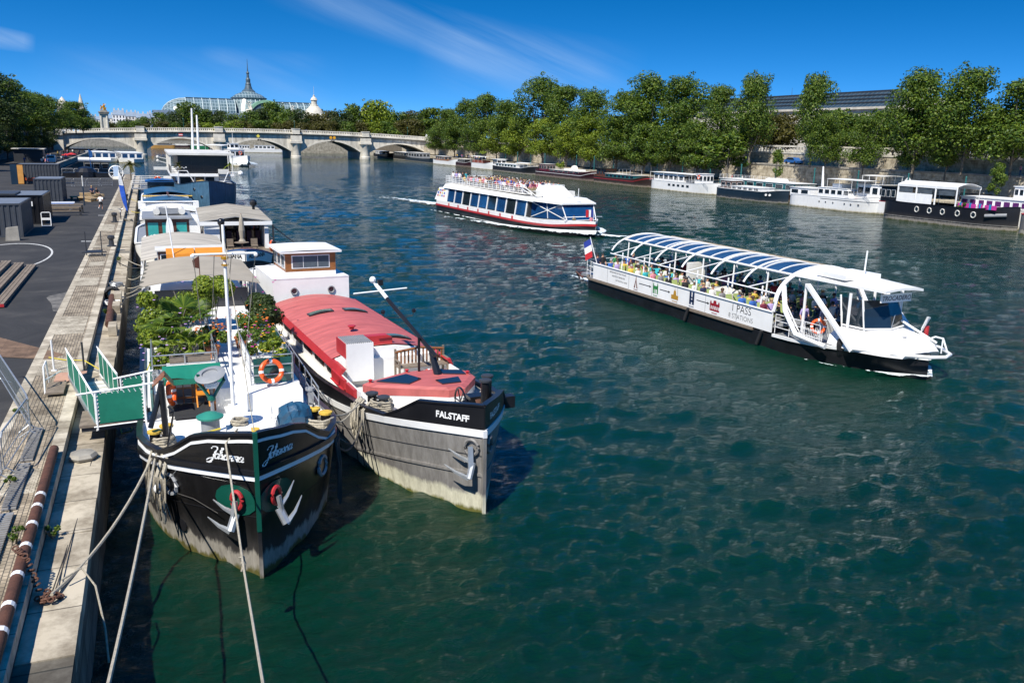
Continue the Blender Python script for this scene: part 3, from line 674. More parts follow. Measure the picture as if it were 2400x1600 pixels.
# (u of the crown, v of its top, plane x, description)
rowA = [(1042, 258, 128, 'leafy dark plane tree touching the right end of the stone bridge'), (1090, 238, 128, 'second plane tree from the right end of the bridge, with a stepped top'),
 (1135, 222, 129, 'plane tree above the small white launch with a canopy'), (1192, 240, 127, 'lower plane tree between the rounded tall tree and the bridge'),
 (1252, 188, 128, 'tall round-topped plane tree above the maroon barge'), (1322, 205, 128, 'plane tree just right of the tall round-topped one'),
 (1386, 216, 127, 'slimmer plane tree with sky gap on its right, above the teal barge'), (1470, 215, 128, 'plane tree left of the double-peaked crowns in the middle of the far bank'),
 (1535, 182, 128, 'tall plane tree with ragged peak above the white passenger boat'), (1612, 188, 128, 'second ragged-peaked plane tree above the white passenger boat'),
 (1690, 205, 127, 'broad plane tree left of the glasshouse gallery'), (1762, 182, 127, 'tall plane tree covering the left end of the glasshouse roof'),
 (1912, 176, 126, 'tall narrow plane tree standing in front of the glasshouse roof'), (2170, 172, 126, 'big plane tree right of the glasshouse roof, above the black barge'),
 (2285, 172, 126, 'big plane tree with thin twigs at its top above the white canopy boat'), (2385, 190, 126, 'plane tree cut by the right edge of the photo')]
for i, (u, v, x, ds) in enumerate(rowA):
    p = X(u, v, x); hh = p.z-6.6; s = hh/20.8; k = (1.28 if hh > 19 else 1.4) if i < 10 or i > 14 else (.95, .95, .85, 1.2, 1.2)[i-10]
    place(PLANES, i, x+rnd.uniform(-.5, 1.5), p.y, 6.6, (s*k, s*k, s), rnd.uniform(0, 6), ds, GA)
rowB = [(1020, 300, 'low plane tree hiding the right abutment of the bridge'), (1065, 285, 'low plane tree above the small wooden boat by the bridge'), (1110, 290, 'low plane tree over the white launch'), (1165, 285, 'low plane tree over the black barge with green windows'),
 (1215, 280, 'low bright plane tree right of the black barge with green windows'), (1275, 280, 'low bright plane tree over the stern of the maroon barge'), (1330, 285, 'low plane tree over the bow of the maroon barge'), (1390, 280, 'low plane tree over the teal barge stern'),
 (1450, 275, 'low plane tree leaning over the teal barge bow'), (1515, 285, 'low plane tree over the stern of the white passenger boat'), (1575, 290, 'low plane tree over the middle of the white passenger boat'), (1640, 290, 'low plane tree left of the roadside gap'),
 (1930, 285, 'full low plane tree left of the white yacht mast'), (2020, 290, 'thin low plane tree above the white yacht'), (2140, 285, 'low plane tree behind the white awning of the black barge'), (2215, 290, 'low plane tree behind the portholes of the black barge')]
GB = 'lower plane trees overhanging the moored boats'
for i, (u, v, ds) in enumerate(rowB):
    x = 125.5; p = X(u, v, x); s = (p.z-2.5)/20.8
    if i > 11: x, s = 127, s*.98
    place(PLANES, i+2, x, p.y, 2.5+(3.2 if i > 11 else 0), (s*(1.45 if i < 12 else 1.0),)*2+(s*(1 if i < 12 else .86),), rnd.uniform(0, 6), ds, GB, LEAFY if 3 <= i <= 7 else None)
rowC = [(1712, 316, 'round bushy tree between the white passenger boat and the blue car', 1.7), (1652, 322, 'round bushy tree over the dark hull with white rails', 1.6), (1825, 352, 'small tree just below the blue parked car', .7), (2345, 385, 'sapling growing against the stone wall at the right edge', .75), (1530, 330, 'small tree against the wall behind the white passenger boat', .9)]
for i, (u, v, ds, k) in enumerate(rowC):
    x = 123.0; p = X(u, v, x); s = (p.z-2.5)/11.0
    place(SMALL, i, x, p.y, 2.5, (s*k*1.15, s*k*1.15, s), rnd.uniform(0, 6), ds, 'small trees on the low far quay')
for i, (u, v) in enumerate([(1772, 270), (1812, 272), (1852, 268), (1965, 266), (2010, 268), (2060, 264), (2105, 256), (2240, 270), (2340, 262), (2400, 260)]):
    x = 142.0; p = X(u, v, x); s = (p.z-8.9)/15.2
    place(FARS, i, x, p.y, 8.9, (s*1.15, s*1.15, s), rnd.uniform(0, 6), 'brownish garden tree behind the balustrade, below the glasshouse roof', 'garden trees behind the balustrade', LEAFB if i < 3 else LEAF)
GF = 'dense trees behind the stone bridge'
far = [(200, 288, 0), (228, 292, 0), (262, 290, 0), (300, 283, 0), (335, 275, 0), (372, 266, 0), (408, 262, 0), (440, 246, 0), (478, 258, 0), (512, 262, 0), (545, 268, 2), (585, 265, 0), (612, 258, 0), (640, 243, 0), (672, 258, 0), (700, 262, 0), (735, 268, 1), (770, 262, 1), (800, 260, 0), (826, 252, 0), (880, 238, 3), (905, 262, 3), (935, 264, 0), (965, 266, 1), (990, 262, 0), (1015, 256, 0), (1050, 262, 0)]
for i, (u, v, k) in enumerate(far):
    y = 575+rnd.uniform(0, 22); p = D(u, v, y)
    if p.x < 44: y += 132; p = D(u, v, y)
    s = (p.z-8)/15.2
    ds = {0: 'dense dark green tree in the row behind the stone bridge', 1: 'dense browning tree in the row behind the stone bridge', 2: 'tree in deep shade behind the middle of the bridge', 3: 'bright green tall tree standing out above the row behind the bridge'}[k]
    if i == 13: ds = 'largest dark tree, in front of the arch of the glass hall'
    if i == 7: ds = 'dark tree with pointed top in front of the glass hall vault'
    if i == 21: ds = 'bright green lower tree right beside the tall bright one behind the bridge'
    place(FARS, i, p.x, y, 8, (s*1.05, s*1.05, s), rnd.uniform(0, 6), ds, GF, {1: LEAFB, 3: LEAFY}.get(k, LEAF if i % 3 else LEAF2))
for i in range(26):
    u = 215+i*33+rnd.uniform(-8, 8); y = 566; p = D(u, 284+rnd.uniform(-5, 7), y)
    if p.x < 44: y = 701; p = D(u, 287+rnd.uniform(-5, 5), y)
    s = (p.z-5.5)/15.2
    lm = LEAFB if i in (14, 15, 16, 22, 23) else (LEAFY if i in (8, 9, 10, 20) else (LEAF if i % 3 == 0 else None))
    ds = {LEAFB: 'low browning tree just above the bridge parapet', LEAFY: 'low bright yellow-green tree just above the bridge parapet', LEAF: 'low mid-green tree just above the bridge parapet', None: 'low dark tree just above the bridge parapet'}[lm]
    place(FARS, i+1, p.x, y, 5.5, (s*1.35, s*1.35, s), rnd.uniform(0, 6), ds, 'low trees just behind the bridge parapet', lm)
left = [(-30, 170, 245, -43), (12, 192, 275, -44), (48, 214, 300, -46), (88, 222, 330, -48), (120, 232, 360, -49), (172, 240, 405, -47), (190, 258, 415, -43), (150, 262, 388, -42), (60, 265, 300, -40.5), (10, 265, 262, -40), (105, 262, 345, -41), (-20, 280, 235, -40)]
dl = ['tall dark plane tree at the left edge of the photo', 'tall plane tree above the shipping containers at the left edge', 'plane tree second from the left edge with rounded top', 'plane tree in the middle of the left-hand row', 'plane tree left of the domed church tower', 'plane tree just right of the church spire',
      'last plane tree of the left-hand row, touching the bridge', 'low plane tree in front of the church spire tree', 'low hanging plane tree above the embankment wall', 'low dark plane tree behind the first container', 'low plane tree above the crowd on the quay ramp', 'low dark plane tree cut by the left edge']
for i, (u, v, y, x) in enumerate(left):
    p = D(u, v, y); s = (p.z-9)/20.8
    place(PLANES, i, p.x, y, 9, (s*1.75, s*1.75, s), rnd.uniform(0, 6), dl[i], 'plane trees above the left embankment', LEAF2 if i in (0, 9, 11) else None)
for i, (u, v, y) in enumerate([(-30, 262, 205), (8, 268, 240), (40, 272, 275), (72, 268, 310), (105, 276, 345), (138, 282, 385)]):
    p = D(u, v, y); s = (p.z-ZQ)/20.8
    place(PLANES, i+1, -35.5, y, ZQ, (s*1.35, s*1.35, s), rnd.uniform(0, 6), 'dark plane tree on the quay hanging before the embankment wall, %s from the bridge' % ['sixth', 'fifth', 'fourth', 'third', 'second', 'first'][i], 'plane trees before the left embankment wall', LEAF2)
# soft plants: bushes, flowers, palms
def bush(name, label, cat, c, sx, sy, h, n, size, lm, group=None, stems=5, fl=None, nf=0, parent=None):
    t = thing(name, label, cat, c, 0, group); r_ = random.Random(int(c[0]*91+c[1]*37)); mb = MB()
    m_ = max(4, int(sx*sy*h*1.5))
    for i in range(m_):
        q = Vector((r_.uniform(-.7, .7)*sx, r_.uniform(-.7, .7)*sy, h*r_.uniform(.3, .85))); leaves(mb, r_, q, min(sx, sy, h)*r_.uniform(.35, .6), n//m_, size, (1, 1, .9), .2)
    mb.build('foliage', lm, t)
    sb = MB()
    for i in range(stems): sb.tube([(r_.uniform(-.3, .3)*sx, r_.uniform(-.3, .3)*sy, 0), (r_.uniform(-.6, .6)*sx, r_.uniform(-.6, .6)*sy, h*.7)], .018, 4)
    sb.build('stem', BARK, t)
    if fl:
        fb = MB()
        for i in range(nf):
            p = Vector((r_.uniform(-1, 1)*sx, r_.uniform(-1, 1)*sy, h*r_.uniform(.45, 1.08))); k = r_.uniform(.04, .065)
            fb.lathe([(.2*k, 0), (k, k*.4), (k*.9, k*.55), (.3*k, k*.5)], p, 6)
        fb.build('blossoms', fl, t)
    return t
def palm(name, label, c, th, fr, n, droop=.35, fan=True, lm=None, group=None):
    t = thing(name, label, 'palm', c, 0, group); r_ = random.Random(int(c[0]*77+c[1]*13)); lm = lm or LEAF
    b = MB(); b.tube([(0, 0, 0), (.03, 0, th*.5), (0, .02, th)], .13 if th > 1 else .09, 7, .10); b.build('trunk', BARK, t)
    for i in range(n):
        a = 2*math.pi*i/n+r_.uniform(-.25, .25); e = r_.uniform(-.15, 1.15); L = fr*r_.uniform(.75, 1.1); b = MB()
        d = Vector((math.cos(a)*math.cos(e), math.sin(a)*math.cos(e), math.sin(e))); o = Vector((0, 0, th)); side = d.cross(Vector((0, 0, 1))).normalized(); up = side.cross(d)
        if fan:
            hub = o+d*L*.5-Vector((0, 0, droop*.12)); b.tube([o, hub], .012, 4)
            for k in range(19):
                f = lin(-1.5, 1.5, k/18); v = d*math.cos(f)+side*math.sin(f); l_ = L*.55*(1-.18*abs(f)); w_ = .024*fr
                m_ = hub+v*l_*.55+up*.02; tip = hub+v*l_-Vector((0, 0, droop*.3*l_)); s2 = v.cross(up).normalized()*w_
                b.add([hub, m_+s2, tip, m_-s2, m_+up*.025], [(0, 1, 4), (1, 2, 4), (2, 3, 4), (3, 0, 4)])
        else:
            for k in range(12):
                f = k/12; q = o+d*L*f-Vector((0, 0, droop*L*f*f)); q2 = o+d*L*(f+.09)-Vector((0, 0, droop*L*(f+.09)**2))
                for sg in (-1, 1): b.add([q, q2, q+side*sg*L*.28*(1-f*.6)+d*.15*L-Vector((0, 0, .1*L))], [(0, 1, 2)])
        b.build('frond', lm, t)
    return t
# ================================================================== BOAT KIT
def hull_mat(name, top, mid, low, algae, z1=.9, z0=.25, rough=.45, rag=.45):
    n = N(name); o = n.xyz(); b = n.b
    z = n.math('ADD', o[2], n.math('MULTIPLY', n.math('SUBTRACT', n.noise(1.1, 6, .7, stretch=(1, 1, .35)), .5), rag*2))
    f = n.math('DIVIDE', z, 4.0)
    spk = n.ramp(n.noise(4, 6, .75, stretch=(1, 1, .22)), [(.35, (.45, .43, .40) if top[0] < .5 else (.8, .79, .76)), (.62, (1.2, 1.2, 1.2) if top[0] < .5 else (1, 1, 1))])
    col = n.ramp(f, [(0, algae), (z0/4, low), (z1/4*.75, low), (z1/4, mid), (z1/4+.10, top)])
    m = n.node('ShaderNodeMix', data_type='RGBA', blend_type='MULTIPLY'); m.inputs['Factor'].default_value = .6; n.put(col, m.inputs['A']); n.put(spk, m.inputs['B'])
    n.put(m.outputs['Result'], b.inputs['Base Color'])
    n.put(n.ramp(f, [(z1/4, (.8, .8, .8)), (z1/4+.2, (rough, rough, rough))]), b.inputs['Roughness'])
    n.put(n.bump(n.noise(2.2, 4), .12, .06), b.inputs['Normal']); return n.m
H_BLACK = hull_mat('black hull', (.010, .010, .012), (.03, .028, .026), (.22, .20, .17), (.07, .07, .02), .55, .15)
H_WHITE = hull_mat('white hull', (.78, .78, .76), (.74, .73, .68), (.40, .36, .26), (.10, .09, .03), .30, .1, rag=.3)
H_NAVY = hull_mat('navy hull', (.010, .022, .035), (.02, .03, .04), (.18, .17, .15), (.06, .06, .02), .4, .12)
H_MAROON = hull_mat('maroon hull', (.030, .006, .009), (.03, .018, .018), (.16, .12, .10), (.06, .06, .02), .8, .2)
H_TEAL = hull_mat('brown hull', (.03, .016, .012), (.05, .035, .025), (.20, .16, .12), (.06, .06, .02), .6, .2)
H_GREY = hull_mat('grey hull', (.16, .155, .15), (.14, .135, .13), (.32, .30, .24), (.10, .10, .03), .6, .15)
H_BLUE = hull_mat('slate blue hull', (.05, .12, .19), (.05, .12, .19), (.12, .13, .13), (.05, .05, .02), .3, .1)
class Hull:
    """bow stem at the local origin, +Y towards the stern"""
    def __init__(s, L, B, sheer, Lb=5.5, p=2.0, Ls=3.5, ps=2.4, flare=.12, tip=0.0, wl=1.0):
        s.L, s.B, s.sh, s.Lb, s.p, s.Ls, s.ps, s.fl, s.tip, s.wl = L, B, sheer, Lb, p, Ls, ps, flare, tip, wl
    def hw(s, y, z):
        k = max(0.0, min(1.0, z/2.5)); Lb = s.Lb*(1+.28*(1-k)*s.wl)
        f = 1-(1-min(1, max(0, y)/Lb))**s.p
        if y > s.L-s.Ls: f *= max(0, 1-((y-(s.L-s.Ls))/s.Ls)**s.ps*(1-s.tip))
        return s.B/2*f*(1-s.fl*(1-k)*max(0, 1-y/(s.Lb*1.6)))
    def ys(s):
        a = [0, .12, .3, .55, .9, 1.3, 1.8, 2.4, 3.1, 4, 5, 6.2, 7.5]; a = [q for q in a if q < s.L*.4]
        k = a[-1]
        while k < s.L-s.Ls: k += 1.6; a.append(min(k, s.L-s.Ls))
        for q in (.25, .45, .62, .76, .87, .95, 1): a.append(s.L-s.Ls+s.Ls*q)
        return sorted(set(round(q, 4) for q in a))
    def side(s, y, z, sg, out=0.0):
        e = .03; h = s.hw(y, z); d = (s.hw(min(s.L, y+e), z)-s.hw(max(0, y-e), z))/(2*e)
        nn_ = Vector((1, -d, 0)).normalized(); return Vector((sg*(h+nn_.x*out), y+nn_.y*out, z))
    def build(s, t, m, deckz=None, deckm=None, zb=-.6, name='hull'):
        b = MB(); zs = [zb, -.2, .1, .4, .75, 1.1]
        rings = []
        for y in s.ys():
            top = s.sh(y); col = [z for z in zs if z < top-.15]; col += [lin(col[-1], top, q) for q in (.33, .66, 1)]
            while len(col) < 9: col.insert(1, (col[0]+col[1])/2)
            col = col[-9:]; col[0] = zb
            rings.append([Vector((-s.hw(y, z), y, z)) for z in reversed(col)]+[Vector((s.hw(y, z), y, z)) for z in col])
        b.loft(rings, cap=True, closed=False)
        o = b.build(name, m, t, True)
        if deckz is not None:
            d = MB(); yy = s.ys(); vs = []; fs = []
            for y in yy:
                z = min(deckz(y) if callable(deckz) else deckz, s.sh(y)-.02); h = max(0, s.hw(y, z)-.015)
                vs += [(-h, y, z), (h, y, z)]
            for i in range(len(yy)-1): fs.append((2*i, 2*i+1, 2*i+3, 2*i+2))
            d.add(vs, fs); d.build('deck', deckm or GREY, t)
        return o
    def band(s, t, name, m, z, h, out=.03, y1=None, sides=(-1, 1), y0=0):
        for sg in sides:
            b = MB(); rg = []
            for y in s.ys():
                if y1 and y > y1 or y < y0: continue
                zz = z(y) if callable(z) else z
                rg.append([s.side(y, zz, sg, -.02), s.side(y, zz, sg, out), s.side(y, zz+h, sg, out), s.side(y, zz+h, sg, -.02)])
            b.loft(rg); b.build(name, m, t)
    def cap(s, t, name, m, w=.16, h=.06, y1=None):
        for sg in (-1, 1):
            b = MB(); rg = []
            for y in s.ys():
                if y1 and y > y1: continue
                z = s.sh(y)-.005; rg.append([s.side(y, z, sg, -w), s.side(y, z, sg, .05), s.side(y, z, sg, .05)+Vector((0, 0, h)), s.side(y, z, sg, -w)+Vector((0, 0, h))])
                for q in rg[-1]:
                    if q.x*sg < .002: q.x = .002*sg
            b.loft(rg); b.build(name, m, t)
    def ports(s, t, ys, z, r=.16, m=None, rim=None, sides=(-1,)):
        for sg in sides:
            for y in ys:
                c = s.side(y, z, sg, .02); e = s.side(y+.1, z, sg, .02)-s.side(y-.1, z, sg, .02); e.normalize(); nn_ = Vector((e.y, -e.x, 0))*sg
                b = MB(); b.tube([c-nn_*.06, c+nn_*.015], r, 12); o = b.build('porthole', m or GLASS, t)
                b = MB(); b.tube([c+e*(r*math.cos(k*math.pi/6))+Vector((0, 0, r*math.sin(k*math.pi/6)))+nn_*.02 for k in range(12)], r*.22, 5, closed=True); b.build('rim', rim or WHITE, o)
def cabin(t, x0, x1, y0, y1, z0, z1, wm, roofm, name='cabin', over=.15, rth=.10, front=0, side=0, wz=(.35, .8), gm=None, fm=None, crown=0.0, door=False, slope=0.0):
    """walls with framed windows set proud of them; front = panes facing the bow, side = panes along each long wall"""
    b = MB(); H_ = z1-z0
    b.loft([[Vector((x0, y0, z0)), Vector((x1, y0, z0)), Vector((x1, y1, z0)), Vector((x0, y1, z0))], [Vector((x0, y0+slope, z1)), Vector((x1, y0+slope, z1)), Vector((x1, y1, z1)), Vector((x0, y1, z1))]])
    c = b.build(name, wm, t)
    gm = gm or GLASS; fm = fm or WOOD
    za, zb = z0+H_*wz[0], z0+H_*wz[1]
    def pane(cx, cy, w_, axis):
        f = MB(); g = MB(); k = .05
        sl = slope*(za+zb-2*z0)/2/H_ if axis == 'f' else 0
        if axis == 'f':
            f.bb(cx-w_/2-k, cx+w_/2+k, cy-.02+sl, cy+.03+sl, za-k, zb+k); g.bb(cx-w_/2, cx+w_/2, cy-.035+sl, cy-.022+sl, za, zb)
        else:
            s_ = axis; f.bb(cx-.03, cx+.03, cy-w_/2-k, cy+w_/2+k, za-k, zb+k); g.bb(cx+s_*.032, cx+s_*.045, cy-w_/2, cy+w_/2, za, zb)
        o = f.build('window', fm, c); 
        g.build('pane', gm, c)
    for i in range(front):
        w_ = (x1-x0)/front; pane(x0+w_*(i+.5), y0, w_*.72, 'f')
    for sg, x in ((-1, x0), (1, x1)):
        for i in range(side):
            w_ = (y1-y0)/side; pane(x, y0+w_*(i+.5), w_*.68, sg)
    if roofm:
        r = MB(); n_ = 8
        r.sheet((x0-over, y0-over+slope, z1+.004), (x1+over, y0-over+slope, z1+.004), (x1+over, y1+over, z1+.004), (x0-over, y1+over, z1+.004), .001, n_, 2, lambda u, v: rth+crown*math.sin(math.pi*u))
        r2 = MB(); r2.bb(x0-over+.01, x1+over-.01, y0-over+slope+.01, y1+over-.01, z1+.002, z1+rth-.004); 
        r.v += []; o = len(r.v); r.v += r2.v; r.f += [tuple(i+o for i in q) for q in r2.f]; r.m += r2.m
        r.build('roof', roofm, t, crown > 0)
    return c
def canopy(t, x0, x1, y0, y1, z, th, m, crown=.3, posts=True, zf=0, nx=10, ny=6, name='awning', seam=True, drape=0):
    b = MB(); b.sheet((x0, y0, z), (x1, y0, z), (x1, y1, z), (x0, y1, z), th, nx, ny*2, lambda u, v: crown*math.sin(math.pi*u)+(.035*abs(math.sin(math.pi*ny*v)) if seam else 0))
    if drape: b.bb(x0-.01, x0+.01, y0, y1, z-drape, z-.002); b.bb(x1-.01, x1+.01, y0, y1, z-drape, z-.002)
    o = b.build(name, m, t, True)
    if posts:
        p = MB()
        for yy in [lin(y0+.15, y1-.15, i/3) for i in range(4)]:
            for xx in (x0+.08, x1-.08): p.cyl((xx, yy, zf), (xx, yy, z-th-.002), .035, 6)
        p.each('post', WHITE, t)
    return o
def rail(t, pts, h, m=None, n=None, bars=1, r=.022, name='railing'):
    b = MB(); pts = [Vector(p) for p in pts]; up = Vector((0, 0, h))
    for k in range(bars+1): b.tube([p+up*((bars-k+1)/(bars+1) if k else 1.0) for p in pts], r, 5)
    L = sum((pts[i+1]-pts[i]).length for i in range(len(pts)-1)); n = n or max(2, int(L/1.3)); 
    for i in range(len(pts)-1):
        s = (pts[i+1]-pts[i]).length; k = max(1, round(s/1.3))
        for j in range(k+(1 if i == len(pts)-2 else 0)):
            p = pts[i].lerp(pts[i+1], j/k); b.cyl(p, p+up, r, 5)
    return b.build(name, m or WHITE, t)
def ringbuoy(t, c, r, nrm, name='ring_buoy'):
    nrm = Vector(nrm).normalized(); a = nrm.cross(Vector((0, 0, 1))).normalized(); b_ = nrm.cross(a); c = Vector(c); n = 24
    for k in range(8):
        b = MB(); 
    b = MB(); pts = [c+a*(r*math.cos(2*math.pi*i/n))+b_*(r*math.sin(2*math.pi*i/n)) for i in range(n)]; b.tube(pts, r*.24, 8, closed=True)
    o = b.build('ring', ORANGE, t, True) if t else b.build(name, ORANGE, None, True)
    w_ = MB()
    for k in range(4):
        f = math.pi/2*k; p0 = c+a*(r*math.cos(f-.13))+b_*(r*math.sin(f-.13)); p1 = c+a*(r*math.cos(f+.13))+b_*(r*math.sin(f+.13)); w_.tube([p0, p1], r*.258, 8)
    w_.each('band', WHITE, o); return o
def bollard_pair(t, c, gap, axis, r=.17, h=.5, capm=None, rope=True):
    b = MB(); k = MB()
    for s in (-.5, .5):
        p = Vector(c)+Vector(axis)*gap*s; b.cyl(p, p+Vector((0, 0, h)), r*.82, 12); k.lathe([(r*.9, h), (r*1.12, h+.02), (r*1.12, h+.08), (r*.6, h+.11)], p, 14)
    b.bb(c[0]-gap*.6, c[0]+gap*.6, c[1]-.2, c[1]+.2, c[2]-.02, c[2]+.05) if abs(axis[0]) > abs(axis[1]) else b.bb(c[0]-.2, c[0]+.2, c[1]-gap*.6, c[1]+gap*.6, c[2]-.02, c[2]+.05)
    o = b.build('bollard', BLACK, t); k.build('cap', capm or BLACK, o)
def coil(name, label, c, r, n, h, m=ROPE, cat='rope', seed=1, thick=.035, hang=0):
    r_ = random.Random(seed); pts = []
    for i in range(n*12):
        a = 2*math.pi*i/12; q = r*(1+r_.uniform(-.12, .12)); pts.append(Vector((q*math.cos(a), q*math.sin(a), h*i/(n*12)+r_.uniform(-.02, .02))))
    b = MB(); b.tube(pts, thick, 5); o = b.build(name, m, None, True, loc=c); return tag(o, label, cat)
def rope(label, pts, r=.03, m=None, name='mooring_rope', group='mooring ropes'):
    o = Vector(pts[0]); b = MB(); b.tube([Vector(p)-o for p in pts], r, 6); q = b.build(name, m or ROPE, None, True, loc=o); return tag(q, label, 'rope', group)
def anchor(t, c, out, lat, s=1.0, m=None, name='anchor'):
    """stockless anchor hung on the hull: shank down from the hawse, two flukes spread upward-outward"""
    c, out, lat = Vector(c), Vector(out).normalized(), Vector(lat).normalized(); dn = Vector((0, 0, -1)); b = MB(); m = m or STEEL
    e = c+dn*.85*s+out*.16*s; b.beam(c+out*.05, e, .13*s, .10*s); b.tube([e-lat*.20*s, e+lat*.20*s], .15*s, 8)
    for k in (-1, 1):
        r0 = e+lat*.17*s*k; tip = r0+lat*k*.32*s+Vector((0, 0, .62*s))+out*.14*s; mid = r0.lerp(tip, .45)+lat*k*.05*s
        b.tube([r0, mid, tip], .12*s, 5, .015*s)
    return b.build(name, m, t)
# ================================================================== THE TWO BARGES IN FRONT
def smooth(a, b, t): t = max(0, min(1, t)); t = t*t*(3-2*t); return a+(b-a)*t
def arc_pt(H_, z, sg, y0, d, out=.02):
    """walk d metres along the hull at height z from station y0 (towards the stern when d > 0)"""
    y = y0; st_ = .03 if d > 0 else -.03; s = 0; p = H_.side(y, z, sg)
    while abs(s) < abs(d):
        y += st_; 
        if y < .01: break
        q = H_.side(y, z, sg); s += (q-p).length*(1 if d > 0 else -1); p = q
    return H_.side(max(.01, y), z, sg, out)
SCRIPT = {'J': [[(.15, 1.55), (.5, 2.05), (1.15, 2.15), (1.55, 1.95), (1.05, 1.1), (.75, .2), (.35, -.6), (-.25, -.85), (-.55, -.6), (-.2, -.2), (.6, .1), (1.2, .25)]],
 'o': [[(.55, .95), (.2, .8), (.05, .35), (.25, .02), (.6, .2), (.75, .65), (.55, .95), (.95, .8)]],
 'h': [[(0, .15), (.45, 1.1), (.75, 1.85), (.6, 2.1), (.35, 1.5), (.1, .5), (0, 0), (.25, .6), (.6, .95), (.75, .75), (.6, .2), (.75, .02), (1.05, .3)]],
 'a': [[(.75, .85), (.4, .95), (.08, .5), (.15, .05), (.5, .2), (.85, .9), (.7, .2), (.85, .02), (1.1, .3)]],
 'n': [[(.05, .75), (.2, .95), (.15, .5), (.02, 0), (.25, .6), (.6, .95), (.75, .75), (.6, .2), (.75, .02), (1.05, .3)]]}
SW = {'J': 1.05, 'o': .85, 'h': .95, 'a': 1.0, 'n': .95}
def script_text(name, s, xh, fn, m, parent, w=.030):
    b = MB(); x = 0
    for ch in s:
        for st_ in SCRIPT[ch]:
            pts = []
            for i in range(len(st_)-1):                       # smooth the stroke
                p0, p1, p2, p3 = [st_[max(0, min(len(st_)-1, i+k))] for k in (-1, 0, 1, 2)]
                for k in range(4):
                    t = k/4; pts.append(tuple(.5*(2*p1[j]+(p2[j]-p0[j])*t+(2*p0[j]-5*p1[j]+4*p2[j]-p3[j])*t*t+(3*p1[j]-p0[j]-3*p2[j]+p3[j])*t**3) for j in (0, 1)))
            pts.append(st_[-1]); vs = []; fs = []
            for i, p in enumerate(pts):
                q0, q1 = pts[max(0, i-1)], pts[min(len(pts)-1, i+1)]; dx, dy = q1[0]-q0[0], q1[1]-q0[1]; L = math.hypot(dx, dy) or 1
                ww = w*(1.6 if dy < -.1 else .8)/xh*.5; nx, ny = -dy/L*ww, dx/L*ww
                for sg in (-1, 1):
                    a, c = p[0]+nx*sg, p[1]+ny*sg; vs.append(fn((x+a+c*.18)*xh, c*xh))
                if i: fs.append((2*i-2, 2*i-1, 2*i+1, 2*i))
            b.add(vs, fs)
        x += SW[ch]
    me = bpy.data.meshes.new(name); me.from_pydata(b.v, [], b.f); me.materials.append(m); o = bpy.data.objects.new(name, me); COL.objects.link(o); o.parent = parent; return x*xh
# ---------------------------------------------------------------- black barge with the roof garden
HJ = hull_mat('scaled black hull', (.010, .0095, .0095), (.025, .022, .020), (.27, .25, .21), (.085, .075, .012), .58, .14, .28, .8)
JO = Vector((1.95, 20.75, 0))
J = thing('barge', 'black barge with roof garden, beige awning and white script name on its bow', 'barge', JO)
def jsheer(y): return smooth(3.78, 3.62, y/.9) if y < .9 else (smooth(3.62, 2.78, (y-.9)/1.5) if y < 2.4 else smooth(2.78, 2.15, (y-2.4)/7))
hj = Hull(35, 5.5, jsheer, Lb=4.4, p=2.1, Ls=4)
hj.build(J, HJ, lambda y: 2.45 if y < 6.6 else 2.05, WHITE)
hj.cap(J, 'bulwark_rail', BLACK, .12, .07)
hj.band(J, 'white_stripe', WHITE, lambda y: jsheer(y)-.20, .075, .025)
hj.band(J, 'white_band', WHITE, lambda y: smooth(2.58, 1.45, y/9), .13, .045)
hj.band(J, 'rubbing_strake', BLACK, lambda y: smooth(2.58, 1.45, y/9)+.131, .14, .07)
hj.band(J, 'plate_seam', H_BLACK, lambda y: smooth(2.58, 1.45, y/9)-1.0, .03, .012)
b = MB(); b.bb(-.055, .055, -.09, .06, 1.25, 3.86); b.build('stem_strip', GREENP, J)
b = MB(); b.bb(-.045, .045, -.07, .06, -.4, 1.248); b.build('stem_bar', H_BLACK, J)
for sg in (-1, 1):                                           # green hawse plates, red rings, anchors
    b = MB(); k = 14
    ring = [(lin(.02, 1.15, .5)+.62*math.cos(2*math.pi*i/k), 1.98+.42*math.sin(2*math.pi*i/k)) for i in range(k)]
    inn = [arc_pt(hj, z, sg, .02, max(.03, s), .012) for s, z in ring]; outp = [arc_pt(hj, z, sg, .02, max(.03, s), .03) for s, z in ring]
    b.loft([inn, outp]); b.build('hawse_plate', GREENP, J)
    c = arc_pt(hj, 2.05, sg, .02, .50, .06); c2 = arc_pt(hj, 2.05, sg, .02, .62, .06); e = (c2-c).normalized(); nn_ = Vector((e.y, -e.x, 0))*sg
    if nn_.y > 0: nn_ = -nn_
    b = MB(); b.tube([c+e*(.15*math.cos(i*math.pi/8))+Vector((0, 0, .23*math.sin(i*math.pi/8)-.02))+nn_*.05 for i in range(16)], .055, 6, closed=True); b.build('hawse_ring', REDP, J, True)
    b = MB(); a0 = c+nn_*.12+Vector((0, 0, -.02)); cr = c+nn_*.22+e*.02+Vector((0, 0, -.56)); b.beam(a0, cr, .11, .09)
    ax = (nn_*.55+Vector((0, 0, -.85))).normalized(); b.tube([cr-ax*.22, cr+ax*.22], .11, 8)
    for k in (-1, 1):
        r0 = cr+ax*.22*k; tip = r0+e*(.58 if sg < 0 else .50)+Vector((0, 0, .34 if sg < 0 else .60))+nn_*.10; b.tube([r0, r0.lerp(tip, .45)+nn_*.05, tip], .085, 5, .012)
    b.build('anchor', STEEL, J, True)
    f0 = lambda x, y, sg=sg: arc_pt(hj, 3.03+y, sg, .02, (1.30-x) if sg < 0 else (.24+x), .018)
    script_text('name_lettering', 'Johanna', .150, f0, WHITE, J)
    p = hj.side(2.2, 1.75, sg, .03)
    hj.ports(J, [2.15], 1.95, .27, BLACK, GREY, (sg,))
